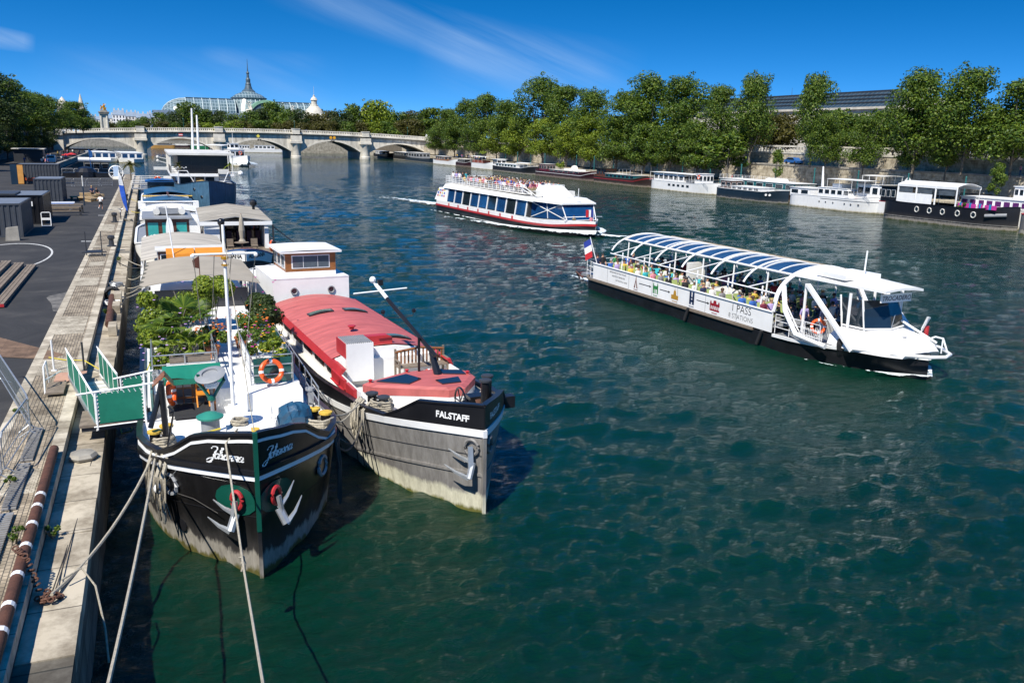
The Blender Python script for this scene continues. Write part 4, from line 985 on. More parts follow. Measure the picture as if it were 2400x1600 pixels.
b = MB(); p = hj.side(2.2, .72, -1, .01); b.tube([p+Vector((-.02, -.015, 0)), p+Vector((.02, .01, 0))], .18, 10); b.build('hull_port', BLACK, J)
# deck fittings
b = MB(); b.lathe([(.25, 2.46), (.25, 3.25)], (-.85, 3.45, 0), 18); v = b.build('vent', GREY, J, True)
b = MB(); b.lathe([(.36, 3.25), (.37, 3.30), (.20, 3.38), (.05, 3.42)], (-.85, 3.45, 0), 18); b.build('vent_lid', mat('sea green paint', (.03, .22, .16), .4), v, True)
lt = thing('street_lantern', 'green forked lantern with grey saucer top standing on the black barge foredeck', 'lantern', JO+Vector((-.72, 4.5, 2.46)))
b = MB(); b.tube([(0, 0, 0), (0, 0, 1.0)], .05, 8); b.build('pole', STEEL, lt)
GJ = mat('sea green enamel', (.01, .12, .08), .35)
for s in (-1, 1):
    b = MB(); b.tube([(0, 0, .95), (s*.16, 0, 1.25), (s*.36, 0, 1.55), (s*.34, 0, 1.78)], .05, 7); b.build('arm', GJ, lt, True)
b = MB(); b.lathe([(.02, .9), (.12, 1.0), (.10, 1.12)], (0, 0, 0), 10); b.build('collar', GJ, lt)
b = MB(); b.lathe([(.16, 1.36), (.19, 1.42), (.19, 1.52), (.05, 1.54)], (0, 0, 0), 12); b.build('lamp_glass', WHITE, lt)
b = MB(); b.T = Matrix.Translation((0, 0, 1.72)) @ Matrix.Scale(.76, 4) @ Matrix.Rotation(R(-14), 4, 'Y') @ Matrix.Rotation(R(16), 4, 'X'); b.lathe([(.25, -.03), (.56, 0), (.58, .04), (.46, .10), (.30, .12), (.29, .05), (.05, .03)], (0, 0, 0), 24); b.build('saucer', GREY, lt, True)
# davit, mast, crossbar
b = MB(); b.tube([(-2.0, 3.55, 2.4), (-2.05, 3.6, 4.25)], .085, 8); b.tube([(-2.4, 3.5, 3.1), (-2.2, 3.6, 3.7), (-2.03, 3.7, 4.35)], .07, 6); b.tube([(-2.02, 3.45, 2.45), (-1.78, 3.2, 3.6), (-1.92, 3.3, 3.72)], .03, 5); b.build('davit', BLACK, J, True)
b = MB(); b.tube([(0, 6.45, 2.3), (0, 6.45, 5.0), (.0, 6.6, 8.3)], .062, 10, .045); m_ = b.build('mast', WHITE, J, True)
b = MB(); b.tube([(-.92, 6.52, 7.42), (.92, 6.52, 7.42)], .04, 6); b.ball((-.92, 6.5, 7.38), .07, 6, 4); b.ball((.92, 6.5, 7.38), .07, 6, 4); b.build('crossbar', WHITE, m_)
b = MB(); b.lathe([(.085, 7.25), (.11, 7.27), (.11, 7.33), (.085, 7.35)], (0, 6.53, 0), 10); b.lathe([(.085, 7.05), (.11, 7.07), (.11, 7.11)], (0, 6.53, 0), 10); b.build('brass_ring', GOLD, m_)
b = MB(); b.bb(-.14, .14, 6.3, 6.62, 2.3, 2.62); b.build('mast_step', WHITE, m_)
b = MB()
for p, q in [((-.9, 6.5, 7.4), (-.5, 12, 3.0)), ((.9, 6.5, 7.4), (.65, 9.5, 2.9)), ((-.3, 6.5, 7.4), (-.2, 13, 3)), ((.2, 6.5, 7.4), (.3, 13.5, 3)), ((0, 6.4, 7.9), (.02, .3, 3.8))]: b.tube([p, q], .012, 4)
b.build('stay', ROPE, m_)
bollard_pair(J, (-2.15, 3.9, 2.45), .52, (.6, .8, 0), .17, .42, YELLOWP); bollard_pair(J, (2.3, 4.1, 2.45), .55, (-.5, .85, 0), .18, .42, YELLOWP)
b = MB(); b.lathe([(.13, 2.46), (.13, 2.52), (.08, 2.56), (.08, 2.74), (.14, 2.78), (.14, 2.84)], (.32, 3.3, 0), 12); b.build('yellow_bollard', YELLOWP, J)
b = MB(); b.bb(-.42, .22, 3.2, 3.8, 2.46, 2.86); b.build('deck_locker', WHITE, J)
wn = thing('covered_winch', 'anchor winch wrapped in blue tarpaulin on the black barge foredeck', 'winch', JO+Vector((1.55, 4.15, 2.46)))
b = MB(); r_ = random.Random(4); rg = []
for z, s in [(0, 1), (.2, 1.02), (.42, .95), (.62, .8), (.74, .5), (.78, .1)]:
    rg.append([Vector(((.52*s+r_.uniform(-.06, .06))*math.cos(a*math.pi/9), (.42*s+r_.uniform(-.06, .06))*math.sin(a*math.pi/9), z+r_.uniform(-.03, .03))) for a in range(18)])
b.loft(rg); b.build('tarpaulin', TARPBLUE, wn, False)
b = MB(); b.tube([(-.60, .36*math.cos(a*math.pi/10), .36+.36*math.sin(a*math.pi/10)) for a in range(20)], .03, 6, closed=True)
for a in range(4): b.tube([(-.60, .34*math.cos(a*math.pi/2), .36+.34*math.sin(a*math.pi/2)), (-.60, 0, .36)], .02, 5)
b.tube([(-.62, 0, .36), (-.3, 0, .36)], .03, 6); b.build('hand_wheel', WHITE, wn, True)
b = MB(); b.tube([(.45, .1, .05), (.62, .2, .6), (.5, .25, .62)], .03, 5); b.build('brake_lever', DKGREY, wn)
coil('rope_coil', 'heap of pale rope on the white locker of the black barge foredeck', JO+Vector((-.05, 3.75, 2.88)), .22, 4, .14, ROPE, seed=5)
coil('rope_coil', 'rope wound in turns round the yellow-capped bollards at the quay side of the black barge', JO+Vector((-2.1, 3.75, 2.52)), .30, 5, .26, ROPE, seed=6, thick=.04)
coil('rope_coil', 'rope wound round the yellow-capped bollards between the two barges', JO+Vector((2.3, 3.95, 2.52)), .36, 5, .25, ROPE, seed=7, thick=.04)
for k in range(1):
    b = MB(); r_ = random.Random(8)
    for i in range(7):
        q = hj.side(2.3+r_.uniform(-.35, .5), 2.3, -1, .10); l_ = r_.uniform(.9, 1.45); w_ = r_.uniform(.10, .22)
        b.tube([q+Vector((.1, .05, .45)), q+Vector((-.05-w_*.3, -w_, -.1)), q+Vector((-.12, -w_*.8, -l_*.75)), q+Vector((-.1, 0, -l_)), q+Vector((-.08, w_*.8, -l_*.7)), q+Vector((0, w_, .1)), q+Vector((.15, .1, .4))], .04, 5)
    o = b.build('rope_hank', ROPE, None, True, loc=JO); tag(o, 'thick hank of mooring rope hanging over the quay-side bow of the black barge', 'rope')
# trunk, hatch, entrance house
b = MB(); b.bb(-2.30, 2.30, 7.86, 33, 1.9, 2.80); b.build('trunk', WHITE, J)
b = MB(); b.bb(.12, 2.26, 6.95, 7.855, 2.1, 2.803); b.build('hatch', WHITE, J)
GP = mat('greenish glass panel', (.10, .20, .19), .15, var=.3, scale=2)
b = MB(); b.bb(-2.40, -2.33, 7.5, 17, 2.1, 2.95); b.build('side_screen', GP, J)
eh = MB(); eh.bb(-1.86, -.30, 7.80, 9.3, 2.05, 3.42); eh = eh.build('entrance_house', WHITE, J)
for s, x in ((-1, -1.42), (1, -.76)):
    b = MB(); b.bb(x-.32, x+.32, 7.74, 7.795, 2.1, 3.36); d = b.build('door', WOOD, eh)
    b = MB()
    for i in range(2):
        for j in range(3): b.bb(x-.25+i*.27, x-.02+i*.27, 7.72, 7.738, 2.35+j*.32, 2.6+j*.32)
    b.build('pane', GLASSLT, d)
b = MB(); b.sheet((-2.0, 7.35, 3.38), (-.22, 7.35, 3.38), (-.22, 8.15, 3.62), (-2.0, 8.15, 3.62), .012, 8, 3, lambda u, v: .04*math.sin(9*u)*(1-v)); b.bb(-2.0, -.22, 7.34, 7.352, 3.18, 3.36); b.build('door_awning', CANVASG, J)
b = MB(); b.bb(-1.9, -.55, 6.4, 7.6, 2.456, 2.475); b.bb(-1.75, -.95, 6.05, 6.39, 2.456, 2.472); tag(b.build('door_mat', mat('black mat', (.02, .02, .02), .9, bump=.5), loc=JO), 'black ribbed doormats before the wooden doors of the black barge', 'doormat')
cb = thing('wooden_chair', 'orange wooden folding chair by the barge doors', 'chair', JO+Vector((-.85, 7.25, 2.46)))
b = MB(); b.bb(-.2, .2, -.2, .2, .40, .44); b.build('seat', AWNING, cb)
for x in (-.18, .18):
    b = MB(); b.beam((x, -.2, 0), (x, .22, .42), .04); b.beam((x, .2, 0), (x, .24, .85), .04); b.build('leg', AWNING, cb)
b = MB(); b.bb(-.18, .18, .21, .25, .6, .82); b.build('backrest', AWNING, cb)
rb = thing('lifebuoy', 'orange lifebuoy seen edge-on hanging by the wooden doors', 'lifebuoy', JO+Vector((-1.78, 7.3, 2.95))); ringbuoy(rb, (0, 0, 0), .34, (1, -.22, .12))
rb = thing('lifebuoy', 'round orange lifebuoy with white bands on the right garden rail of the black barge', 'lifebuoy', JO+Vector((1.36, 7.62, 3.32))); ringbuoy(rb, (0, 0, 0), .34, (.12, -1, .3))
bh = thing('bird_table', 'little wooden pitched roof on a post beside the barge davit', 'bird table', JO+Vector((-2.0, 6.6, 2.46)))
b = MB(); b.beam((0, 0, 0), (0, 0, 1.1), .06); b.build('post', OLDWOOD, bh)
b = MB(); b.sheet((-.32, -.3, 1.0), (.05, -.3, 1.35), (.05, .3, 1.35), (-.32, .3, 1.0), .03); b.sheet((.05, -.3, 1.35), (.3, -.3, 1.0), (.3, .3, 1.0), (.05, .3, 1.35), .03); b.build('roof', WOOD, bh)
for x0, x1, y0, y1, lb in [(-2.3, -.25, 9.0, 16, 'g'), (.72, 2.1, 7.9, 12, 'r')]:
    t = thing('garden_railing', 'white railing along the %s of the barge roof garden' % ('left part, over the wooden doors' if lb == 'g' else 'right part, carrying the lifebuoy'), 'railing', JO)
    rail(t, [(x0, y1, 2.8), (x0, y0, 2.8), (x1, y0, 2.8), (x1, y1, 2.8)], 1.0 if lb == 'r' else .98, STEEL, bars=2)
    if lb == 'r':
        b = MB()
        for i in range(10): b.cyl((x0, y0+.1+i*.3, 2.8), (x0, y0+.1+i*.3, 3.8), .022, 5)
        b.build('baluster', WHITE, t); b = MB(); b.bb(x1-.02, x1, y0+.1, y1, 2.85, 3.7); b.bb(x0+.1, x1-.05, y0+.04, y0+.055, 2.85, 3.7); b.build('glass_panel', mat('green glass', (.02, .09, .08), .1), t)
t = thing('gangway_railing', 'galvanised handrail along the river-side edge of the black barge', 'railing', JO); rail(t, [(2.58, 5.8, 2.2), (2.62, 15, 2.1)], .95, STEEL, bars=1)
b = MB(); b.bb(2.45, 2.62, 7.0, 7.25, 2.06, 2.7); b.lathe([(.16, 2.7), (.16, 2.78)], (2.53, 7.12, 0), 10); b.build('pump_box', GREY, J)
# planters, pots, garden
for q, s, ds in [((-1.75, 9.05, 3.43), (1.3, .34, .26), 'grey timber planter box over the wooden doors of the barge')]:
    b = MB(); x, y, z = s; b.bb(0, x, 0, .03, 0, z); b.bb(0, x, y-.03, y, 0, z); b.bb(0, .03, .031, y-.031, 0, z); b.bb(x-.03, x, .031, y-.031, 0, z); b.bb(.031, x-.031, .031, y-.031, 0, z-.05); tag(b.build('planter_box', OLDWOOD, loc=JO+Vector(q)), ds, 'planter')
TERRA = mat('terracotta', (.42, .15, .06), .8, var=.25)
def pot(c, r, ds, m=TERRA):
    b = MB(); b.lathe([(r*.7, 0), (r, r*1.5), (r*1.12, r*1.5), (r*1.12, r*1.75), (r*.9, r*1.75), (r*.85, r*1.6)], (0, 0, 0), 14); tag(b.build('flower_pot', m, loc=JO+Vector(c)), ds, 'flower pot', 'pots of the barge garden')
pot((.95, 13.4, 2.8), .26, 'terracotta pot under the orange flowers right of the white post'); pot((1.0, 12.0, 2.8), .24, 'terracotta pot under the purple flowers near the lifebuoy rail')
pot((-2.1, 9.4, 2.8), .2, 'grey pot standing left of the timber planter box', GREY); pot((-.2, 12.2, 2.8), .25, 'brown pot under the orange daisies beside the mast')
b = MB(); b.beam((.55, 14.2, 2.8), (.6, 14.0, 4.3), .13); b.bb(.42, .78, 13.9, 14.4, 2.8, 2.88); tag(b.build('garden_post', WHITE, loc=JO), 'white painted post between the two halves of the barge garden', 'post')
MAG = mat('magenta petals', (.55, .04, .28), .6); ORP = mat('orange petals', (.70, .17, .01), .6); YP = mat('yellow petals', (.75, .45, .02), .6); LIL = mat('lilac petals', (.50, .30, .60), .6)
GB_ = 'plants of the barge garden'
def jb(u, v, z): return W(u, v, z)
bush('flowering_shrub', 'big yellow-green shrub with lilac flowers on the quay side of the barge garden', 'shrub', JO+Vector((-1.6, 15.6, 2.8)), 1.15, 3.0, 1.8, 9000, .135, LEAFY, GB_, fl=LIL, nf=16)
bush('flowering_shrub', 'low yellow-green shrub with lilac flowers at the quay-side front of the barge garden', 'shrub', JO+Vector((-1.9, 11.8, 2.8)), .75, 2.0, 1.25, 4500, .12, LEAFY, GB_, fl=LIL, nf=26)
bush('garden_shrub', 'bright green bushy shrub behind the fan palm, under the beige awning edge', 'shrub', JO+Vector((-.7, 18.6, 2.8)), 1.3, 1.6, 1.9, 6500, .135, LEAFY, GB_)
bush('garden_shrub', 'tall bright green bamboo-like shrub left of the barge mast', 'shrub', JO+Vector((.1, 16.6, 2.8)), .95, 1.7, 2.3, 7000, .125, LEAFY, GB_)
bush('garden_shrub', 'dark grey-green oleander shrub right of the barge mast', 'shrub', JO+Vector((1.85, 17.2, 2.8)), 1.0, 2.2, 2.0, 6500, .13, LEAF2, GB_, fl=MAG, nf=10)
bush('daisy_clump', 'clump of orange daisies left of the barge mast', 'flowers', JO+Vector((-.15, 12.6, 2.9)), .65, 1.3, 1.2, 1500, .12, LEAF, GB_, fl=ORP, nf=80)
bush('daisy_clump', 'clump of orange daisies right of the white garden post', 'flowers', JO+Vector((1.5, 14.4, 2.9)), .75, 1.4, 1.1, 1500, .12, LEAF, GB_, fl=ORP, nf=45)
bush('daisy_clump', 'clump of purple and magenta flowers behind the lifebuoy rail', 'flowers', JO+Vector((1.25, 11.6, 2.9)), .6, 1.3, 1.05, 1500, .11, LEAF, GB_, fl=MAG, nf=22)
bush('daisy_clump', 'clump of yellow flowers just behind the round lifebuoy', 'flowers', JO+Vector((1.65, 9.7, 2.85)), .5, 1.1, 1.15, 1500, .12, LEAFY, GB_, fl=YP, nf=14)
bush('garden_shrub', 'wispy pale green grasses beside the red-roofed barge', 'shrub', JO+Vector((2.2, 13.0, 2.8)), .45, 1.8, 1.15, 1500, .12, LEAF, GB_)
bush('garden_shrub', 'low dark shrub filling the ground under the large fan palm', 'shrub', JO+Vector((-.75, 14.2, 2.8)), .9, 1.8, .8, 2200, .16, LEAF2, GB_)
bush('herb_tuft', 'feathery green tuft growing in the timber planter box', 'plant', JO+Vector((-.95, 9.25, 3.6)), .30, .16, .62, 700, .09, LEAFY, GB_)
bush('herb_tuft', 'low dull tuft at the left end of the timber planter', 'plant', JO+Vector((-1.5, 9.3, 3.6)), .28, .16, .35, 320, .09, LEAF2, GB_)
palm('fan_palm', 'large fan palm with dark green leaves in the middle of the barge garden', JO+Vector((-1.2, 13.0, 2.9)), 1.1, 1.55, 13, .5, True, LEAF)
palm('fan_palm', 'small fan palm in front left of the large one', JO+Vector((-1.5, 10.9, 2.9)), .75, .95, 7, .4, True, LEAFY)
palm('fan_palm', 'small pale fan palm in front of the large one, behind the planter box', JO+Vector((-.85, 10.3, 3.1)), .6, .95, 7, .4, True, LEAFY)
# beige awning at the stern and flag
BEIGE = mat('beige canvas', (.34, .30, .235), .8, var=.15, scale=.8)
b = MB(); xa, xb, ya, yb = -2.75, 2.65, 21.6, 29.8
b.sheet((xa, ya, 4.0), (xb, ya, 4.0), (xb-.1, yb, 4.0), (xa+.35, yb, 4.0), .04, 12, 12, lambda u, v: .30*math.sin(math.pi*u)**.8+.02*abs(math.sin(6*math.pi*v))); b.build('stern_awning', BEIGE, J, True)
b = MB(); b.sheet((xa-.02, ya+.02, 4.01), (xa+.16, ya+.02, 4.04), (xa+.5, yb, 4.04), (xa+.33, yb, 4.01), .05); b.build('awning_edge', mat('mossy edge', (.10, .095, .07), .9, var=.5, scale=8), J)
b = MB()
for yy in (ya+.2, 24.3, 27, yb-.2):
    for xx in (xa+.3, xb-.2): b.cyl((xx, yy, 2.1), (xx, yy, 4.0), .035, 6)
b.build('awning_post', STEEL, J)
b = MB(); b.bb(-2.1, 2.1, 22.2, 22.3, 2.8, 3.7); b.build('shade_screen', DKGREY, J)
b = MB(); b.cyl((-.05, 22.2, 4.3), (-.05, 22.3, 5.4), .022, 5); b.sheet((-.05, 22.22, 5.3), (-.35, 22.2, 5.1), (-.3, 22.2, 4.75), (-.05, 22.22, 4.7), .01); tag(b.build('pennant', DKWOOD, loc=JO), 'small dark furled pennant standing above the beige awning', 'flag')

# ---------------------------------------------------------------- red-roofed grey barge
HF = hull_mat('worn steel hull', (.215, .205, .19), (.18, .17, .16), (.55, .53, .40), (.12, .115, .02), .62, .12, .5, .45)
FO = Vector((8.6, 22.3, 0)); FRZ = .060
F = thing('barge', 'grey-hulled barge with red curved roof, white wheelhouse and white capitals on its black bow', 'barge', FO, FRZ)
def fsheer(y): return smooth(3.36, 3.22, y/1.6) if y < 1.6 else (smooth(3.22, 2.42, (y-1.6)/1.5) if y < 3.1 else smooth(2.42, 1.75, (y-3.1)/9))
hf = Hull(33, 5.0, fsheer, Lb=5.2, p=2.0, Ls=4, flare=.16)
hf.build(F, HF, lambda y: 2.05 if y < 9 else 1.62, CREAM)
def fz(y): return smooth(2.42, 1.15, y/11)
b = MB()
for sg in (-1, 1):                                           # black upper strake
    rg = []
    for y in hf.ys():
        z0, z1 = fz(y)+.22, fsheer(y)-.004
        if z1 < z0+.1: z0 = z1-.1
        rg.append([hf.side(y, z0, sg, -.01), hf.side(y, z0, sg, .018), hf.side(y, z1, sg, .018), hf.side(y, z1, sg, -.01)])
    b.loft(rg)
b.build('black_strake', BLACK, F)
hf.cap(F, 'bulwark_rail', BLACK, .14, .06)
hf.band(F, 'white_band', WHITE, fz, .215, .05)
hf.band(F, 'plate_seam', DKGREY, lambda y: fz(y)-.62, .025, .012); hf.band(F, 'chine_bar', HF, lambda y: fz(y)-1.25, .09, .04)
b = MB(); b.bb(-.05, .05, -.08, .06, -.4, 2.40); b.build('stem_bar', HF, F); b = MB(); b.bb(-.06, .06, -.09, .06, 2.42, 2.64); b.build('stem_patch', WHITE, F)
vs, fs = text_mesh('FALSTAFF', .27, 0, .010, 'LEFT')
for sg in (-1, 1):
    W_ = max(v[0] for v in vs)
    f0 = (lambda x, y: arc_pt(hf, 2.84+y, -1, .02, .42+(W_-x)*.98, .022)) if sg < 0 else (lambda x, y: arc_pt(hf, 2.84+y, 1, .02, .42+x*.98, .022))
    text('name_lettering', 'FALSTAFF', .27, WHITE, F, (0, 0, 0), (1, 0, 0), (0, 0, 1), 0, .010, 'LEFT', fn=f0)
for sg in (-1, 1):
    c = arc_pt(hf, 2.12, sg, .02, .34, .04); c2 = arc_pt(hf, 2.12, sg, .02, .5, .04); e = (c2-c).normalized(); nn_ = Vector((e.y, -e.x, 0))*sg
    if nn_.y > 0: nn_ = -nn_
    b = MB(); b.tube([c+e*(.22*math.cos(i*math.pi/8))+Vector((0, 0, .24*math.sin(i*math.pi/8)-.05))+nn_*.02 for i in range(16)], .055, 6, closed=True); b.build('hawse_ring', HF, F, True)
    if sg < 0:
        b = MB(); cr = c+nn_*.2-e*.08+Vector((0, 0, -.72)); b.beam(c+nn_*.10, cr, .15, .11); ax = (nn_*.5+Vector((0, 0, -.85))).normalized(); b.tube([cr-ax*.25, cr+ax*.25], .10, 8)
        for k in (-1, 1):
            r0 = cr+ax*.24*k; tip = r0+e*.78+Vector((0, 0, .36))+nn_*.10; b.tube([r0, r0.lerp(tip, .5)+nn_*.06, tip], .085, 5, .012)
        b.build('anchor', STEEL, F, True)
bollard_pair(F, (-1.85, 4.5, 2.06), .62, (-.35, .9, 0), .19, .55, DKGREY); bollard_pair(F, (1.12, 2.35, 2.3), .56, (.5, .85, 0), .18, 1.15, DKGREY)
# long cabin trunk with the red roof
c = cabin(F, -1.95, 1.95, 9.0, 21.3, 1.6, 2.72, WHITE, None, 'cabin_trunk', side=6, wz=(.36, .72), fm=DKWOOD)
b = MB(); k = 10; rg = []
for y in [9.5+i*.42 for i in range(29)]:
    for dz in (0, .022):
        rg.append([Vector((lin(-2.12, 2.12, i/k), y+(.02 if dz else 0), 2.70+.50*math.sin(math.pi*i/k)**.9+dz)) for i in range(k+1)])
top = []
for i, y in enumerate([9.5+j*.14 for j in range(84)]):
    top.append([Vector((lin(-2.12, 2.12, q/k), y, 2.72+.40*math.sin(math.pi*q/k)**.9+(.028 if i % 3 == 0 and 6 < i < 78 else 0))) for q in range(k+1)])
b.loft(top, cap=False, closed=False); b.build('roof', REDLT, F)
for s in (-1, 1):
    b = MB(); b.loft([[Vector((s*1.96, y, 2.70)), Vector((s*2.13, y, 2.73)), Vector((s*2.24, y, 2.46)), Vector((s*2.20, y, 2.45))] for y in (7.9, 21.2)]); b.build('roof_eave', REDP, F)
def skylight(x0, x1, y):
    b = MB(); z = lambda x: 2.76+.40*math.sin(math.pi*(x+2.12)/4.24)**.9
    b.sheet((x0, y, z(x0)+.02), (x1, y, z(x1)+.02), (x1, y+.5, z(x1)+.02), (x0, y+.5, z(x0)+.02), .03, 4, 1, lambda u, v: .05*math.sin(math.pi*u)); o = b.build('skylight', DKGREY, F)
    b = MB(); b.sheet((x0+.08, y+.08, z(x0+.08)+.03), (x1-.08, y+.08, z(x1-.08)+.03), (x1-.08, y+.42, z(x1-.08)+.03), (x0+.08, y+.42, z(x0+.08)+.03), .004, 4, 1, lambda u, v: .055*math.sin(math.pi*u)+.002); b.build('pane', mat('pale green glass', (.10, .16, .13), .15), o)
skylight(-1.35, -.2, 16.4); skylight(.3, 1.4, 16.4); skylight(.4, 1.5, 10.6)
b = MB(); b.lathe([(.10, 3.2), (.10, 3.28), (.17, 3.32), (.17, 3.36)], (-.55, 12.2, 0), 10); b.build('roof_vent', REDP, F)
# companionway box and front bulkhead
b = MB(); b.loft([[Vector((x, 9.45, 1.7)) for x in (-2.0, 2.0)]+[Vector((x, 9.45, 2.72+.4*math.sin(math.pi*(x+2.12)/4.24)**.9-.03)) for x in (2.0, 1.2, .4, -.4, -1.2, -2.0)],
           [Vector((x, 9.2, 1.7)) for x in (-2.0, 2.0)]+[Vector((x, 9.2, 2.72+.4*math.sin(math.pi*(x+2.12)/4.24)**.9-.03)) for x in (2.0, 1.2, .4, -.4, -1.2, -2.0)]]); b.build('front_bulkhead', WHITE, F)
b = MB(); b.bb(-1.75, -.72, 8.6, 9.9, 2.0, 3.45); cbx = b.build('companionway', WHITE, F)
b = MB(); b.bb(-1.79, -1.755, 8.7, 9.95, 2.9, 3.46); b.bb(-1.77, -.70, 9.905, 9.94, 2.9, 3.46); b.build('red_side', REDP, cbx)
b = MB()
for i in range(13): b.bb(-1.74+i*.078, -1.70+i*.078, 8.62, 9.88, 3.455, 3.49)
b.build('louvre', GREY, cbx)
b = MB(); b.loft([[Vector((-.70, 9.95, 2.9)), Vector((.35, 9.95, 2.9)), Vector((.35, 9.95, 3.35)), Vector((.15, 9.95, 3.45)), Vector((-.70, 9.95, 3.45))], [Vector((-.70, 9.6, 2.9)), Vector((.35, 9.6, 2.9)), Vector((.35, 9.6, 3.35)), Vector((.15, 9.6, 3.45)), Vector((-.70, 9.6, 3.45))]]); b.build('sliding_hatch', REDP, F)
b = MB(); b.bb(-2.15, -2.10, 5.6, 9.0, 1.9, 2.5); b.bb(2.10, 2.15, 5.6, 9.4, 1.9, 2.5); b.each('coaming', WHITE, F)
for y0, y1 in ((5.9, 6.9), (7.2, 8.9)):
    b = MB(); b.bb(-2.28, -2.16, y0, y1, 2.16, 2.5); b.bb(-2.34, -2.16, y0, y1, 2.14, 2.16); b.build('splash_board', REDP, F)
# forward hatch house with the red top and dark panes
pl = [(-1.95, 5.9), (-1.75, 5.45), (.55, 4.15), (1.15, 4.15), (2.05, 5.35), (2.1, 6.1), (1.2, 6.75), (-.2, 6.75)]
b = MB(); b.prism([(x*.97, y) for x, y in pl], 1.9, 2.40); b.build('hatch_house', WHITE, F)
b = MB(); b.loft([[Vector((x, y, 2.40)) for x, y in pl], [Vector((x, y, 2.66)) for x, y in pl], [Vector((x*.9+.02, y*.9+.56, 2.74)) for x, y in pl]]); hh = b.build('hatch_top', REDLT, F)
for q in ([(-1.5, 5.75), (-.55, 5.05), (.05, 5.5), (-.25, 6.25)], [(.50, 4.62), (1.2, 4.62), (1.35, 5.25), (.45, 5.15)], [(1.0, 5.85), (1.75, 5.5), (1.8, 6.05), (1.1, 6.35)]):
    b = MB(); b.prism(q, 2.745, 2.785); b.build('hatch_pane', GLASS, hh)
for q in ((-1.7, 5.8), (1.85, 5.6), (.9, 6.5), (-.1, 6.6)): 
    b = MB(); b.lathe([(.05, 2.72), (.05, 2.8), (.09, 2.83), (.02, 2.86)], (q[0], q[1], 0), 8); b.build('hatch_knob', REDP, hh)
# mast lying back at an angle
mt = MB(); mt.tube([(.85, 5.95, 2.7), (.72, 6.3, 3.5)], .16, 6, .10); mt.tube([(.78, 6.0, 3.4), (-.30, 8.3, 5.2), (-.5, 8.75, 5.55)], .085, 8, .055); mt = mt.build('mast', BLACK, F, True)
b = MB(); b.tube([(-.28, 8.26, 5.17), (-.52, 8.8, 5.6)], .075, 8); b.tube([(-1.45, 8.6, 5.35), (.62, 8.6, 5.45)], .03, 6); b.ball((-.62, 8.9, 5.78), .13, 8, 5); b.tube([(-.5, 8.75, 5.5), (-.62, 8.9, 5.75)], .04, 6); b.build('mast_head', WHITE, mt)
b = MB(); b.bb(-.46, -.28, 8.7, 8.85, 5.58, 5.8); b.tube([(-.1, 7.6, 4.55), (.45, 7.5, 4.6), (.5, 7.5, 4.75)], .018, 4); b.tube([(-.05, 7.6, 4.55), (-.6, 7.6, 4.6), (-.65, 7.6, 4.75)], .018, 4); b.ball((.5, 7.5, 4.8), .09, 6, 4); b.ball((-.65, 7.6, 4.8), .09, 6, 4); b.build('mast_lamp', BLACK, mt)
b = MB(); b.tube([(.35, 6.55, 2.7), (.35, 6.55, 4.0)], .05, 6); b.build('prop_post', BLACK, F)
# winch with spoked wheel
wn = thing('anchor_winch', 'black anchor winch with spoked hand wheel on the red-roofed barge bow', 'winch', FO+Matrix.Rotation(FRZ, 3, 'Z') @ Vector((.75, 2.75, 2.1)), FRZ)
b = MB(); b.bb(-.1, .75, -.2, .25, .35, .75); b.tube([(-.3, 0, .55), (1.05, 0, .55)], .06, 8); b.bb(-.15, -.05, -.3, .3, 0, .6); b.bb(.75, .85, -.3, .3, 0, .6); b.build('frame', BLACK, wn)
for x in (.1, .45):
    b = MB(); 
    for k in range(8): b.tube([(x+k*.03, .30*math.cos(a*math.pi/7), .42+.30*math.sin(a*math.pi/7)) for a in range(14)], .022, 4, closed=True)
    b.build('drum', RUST, wn)
b = MB(); b.tube([(-.36, .46*math.cos(a*math.pi/11), .58+.46*math.sin(a*math.pi/11)) for a in range(22)], .035, 6, closed=True)
for a in range(6): b.tube([(-.36, .45*math.cos(a*math.pi/3), .58+.45*math.sin(a*math.pi/3)), (-.36, 0, .58)], .022, 5)
b.tube([(-.36, -.44, .6), (-.75, -.46, .58)], .025, 5); b.build('hand_wheel', BLACK, wn, True)
b = MB(); b.ball((1.1, 0, .5), .22, 8, 5); b.bb(1.2, 1.55, -.15, .2, .2, .6); b.build('motor', BLACK, wn)
# bench in the well
bn = thing('garden_bench', 'slatted wooden garden bench standing in the well of the red-roofed barge', 'bench', FO+Matrix.Rotation(FRZ, 3, 'Z') @ Vector((1.1, 8.3, 2.06)), FRZ)
b = MB(); b.bb(-1.0, 1.0, -.25, .25, .40, .45); b.build('seat', OLDWOOD, bn)
b = MB()
for i in range(13): b.bb(-.93+i*.15, -.87+i*.15, .24, .27, .46, .93+.10*math.sin(math.pi*i/12))
b.tube([(-1, .26, .93), (-.5, .26, .99), (0, .26, 1.06), (.5, .26, .99), (1, .26, .93)], .05, 6); b.build('backrest', WOOD, bn)
for x in (-.98, .98):
    for y in (-.24, .26):
        b = MB(); b.beam((x, y, 0), (x, y, .66 if y < 0 else 1.06), .07); b.build('leg', OLDWOOD, bn)
    b = MB(); b.beam((x, -.28, .66), (x, .26, .66), .08, .04); b.build('armrest', OLDWOOD, bn)
rb = thing('lifebuoy', 'orange lifebuoy lying behind the mast foot of the red-roofed barge', 'lifebuoy', FO+Matrix.Rotation(FRZ, 3, 'Z') @ Vector((.95, 7.0, 2.3))); ringbuoy(rb, (0, 0, 0), .3, (0, -.8, .6))
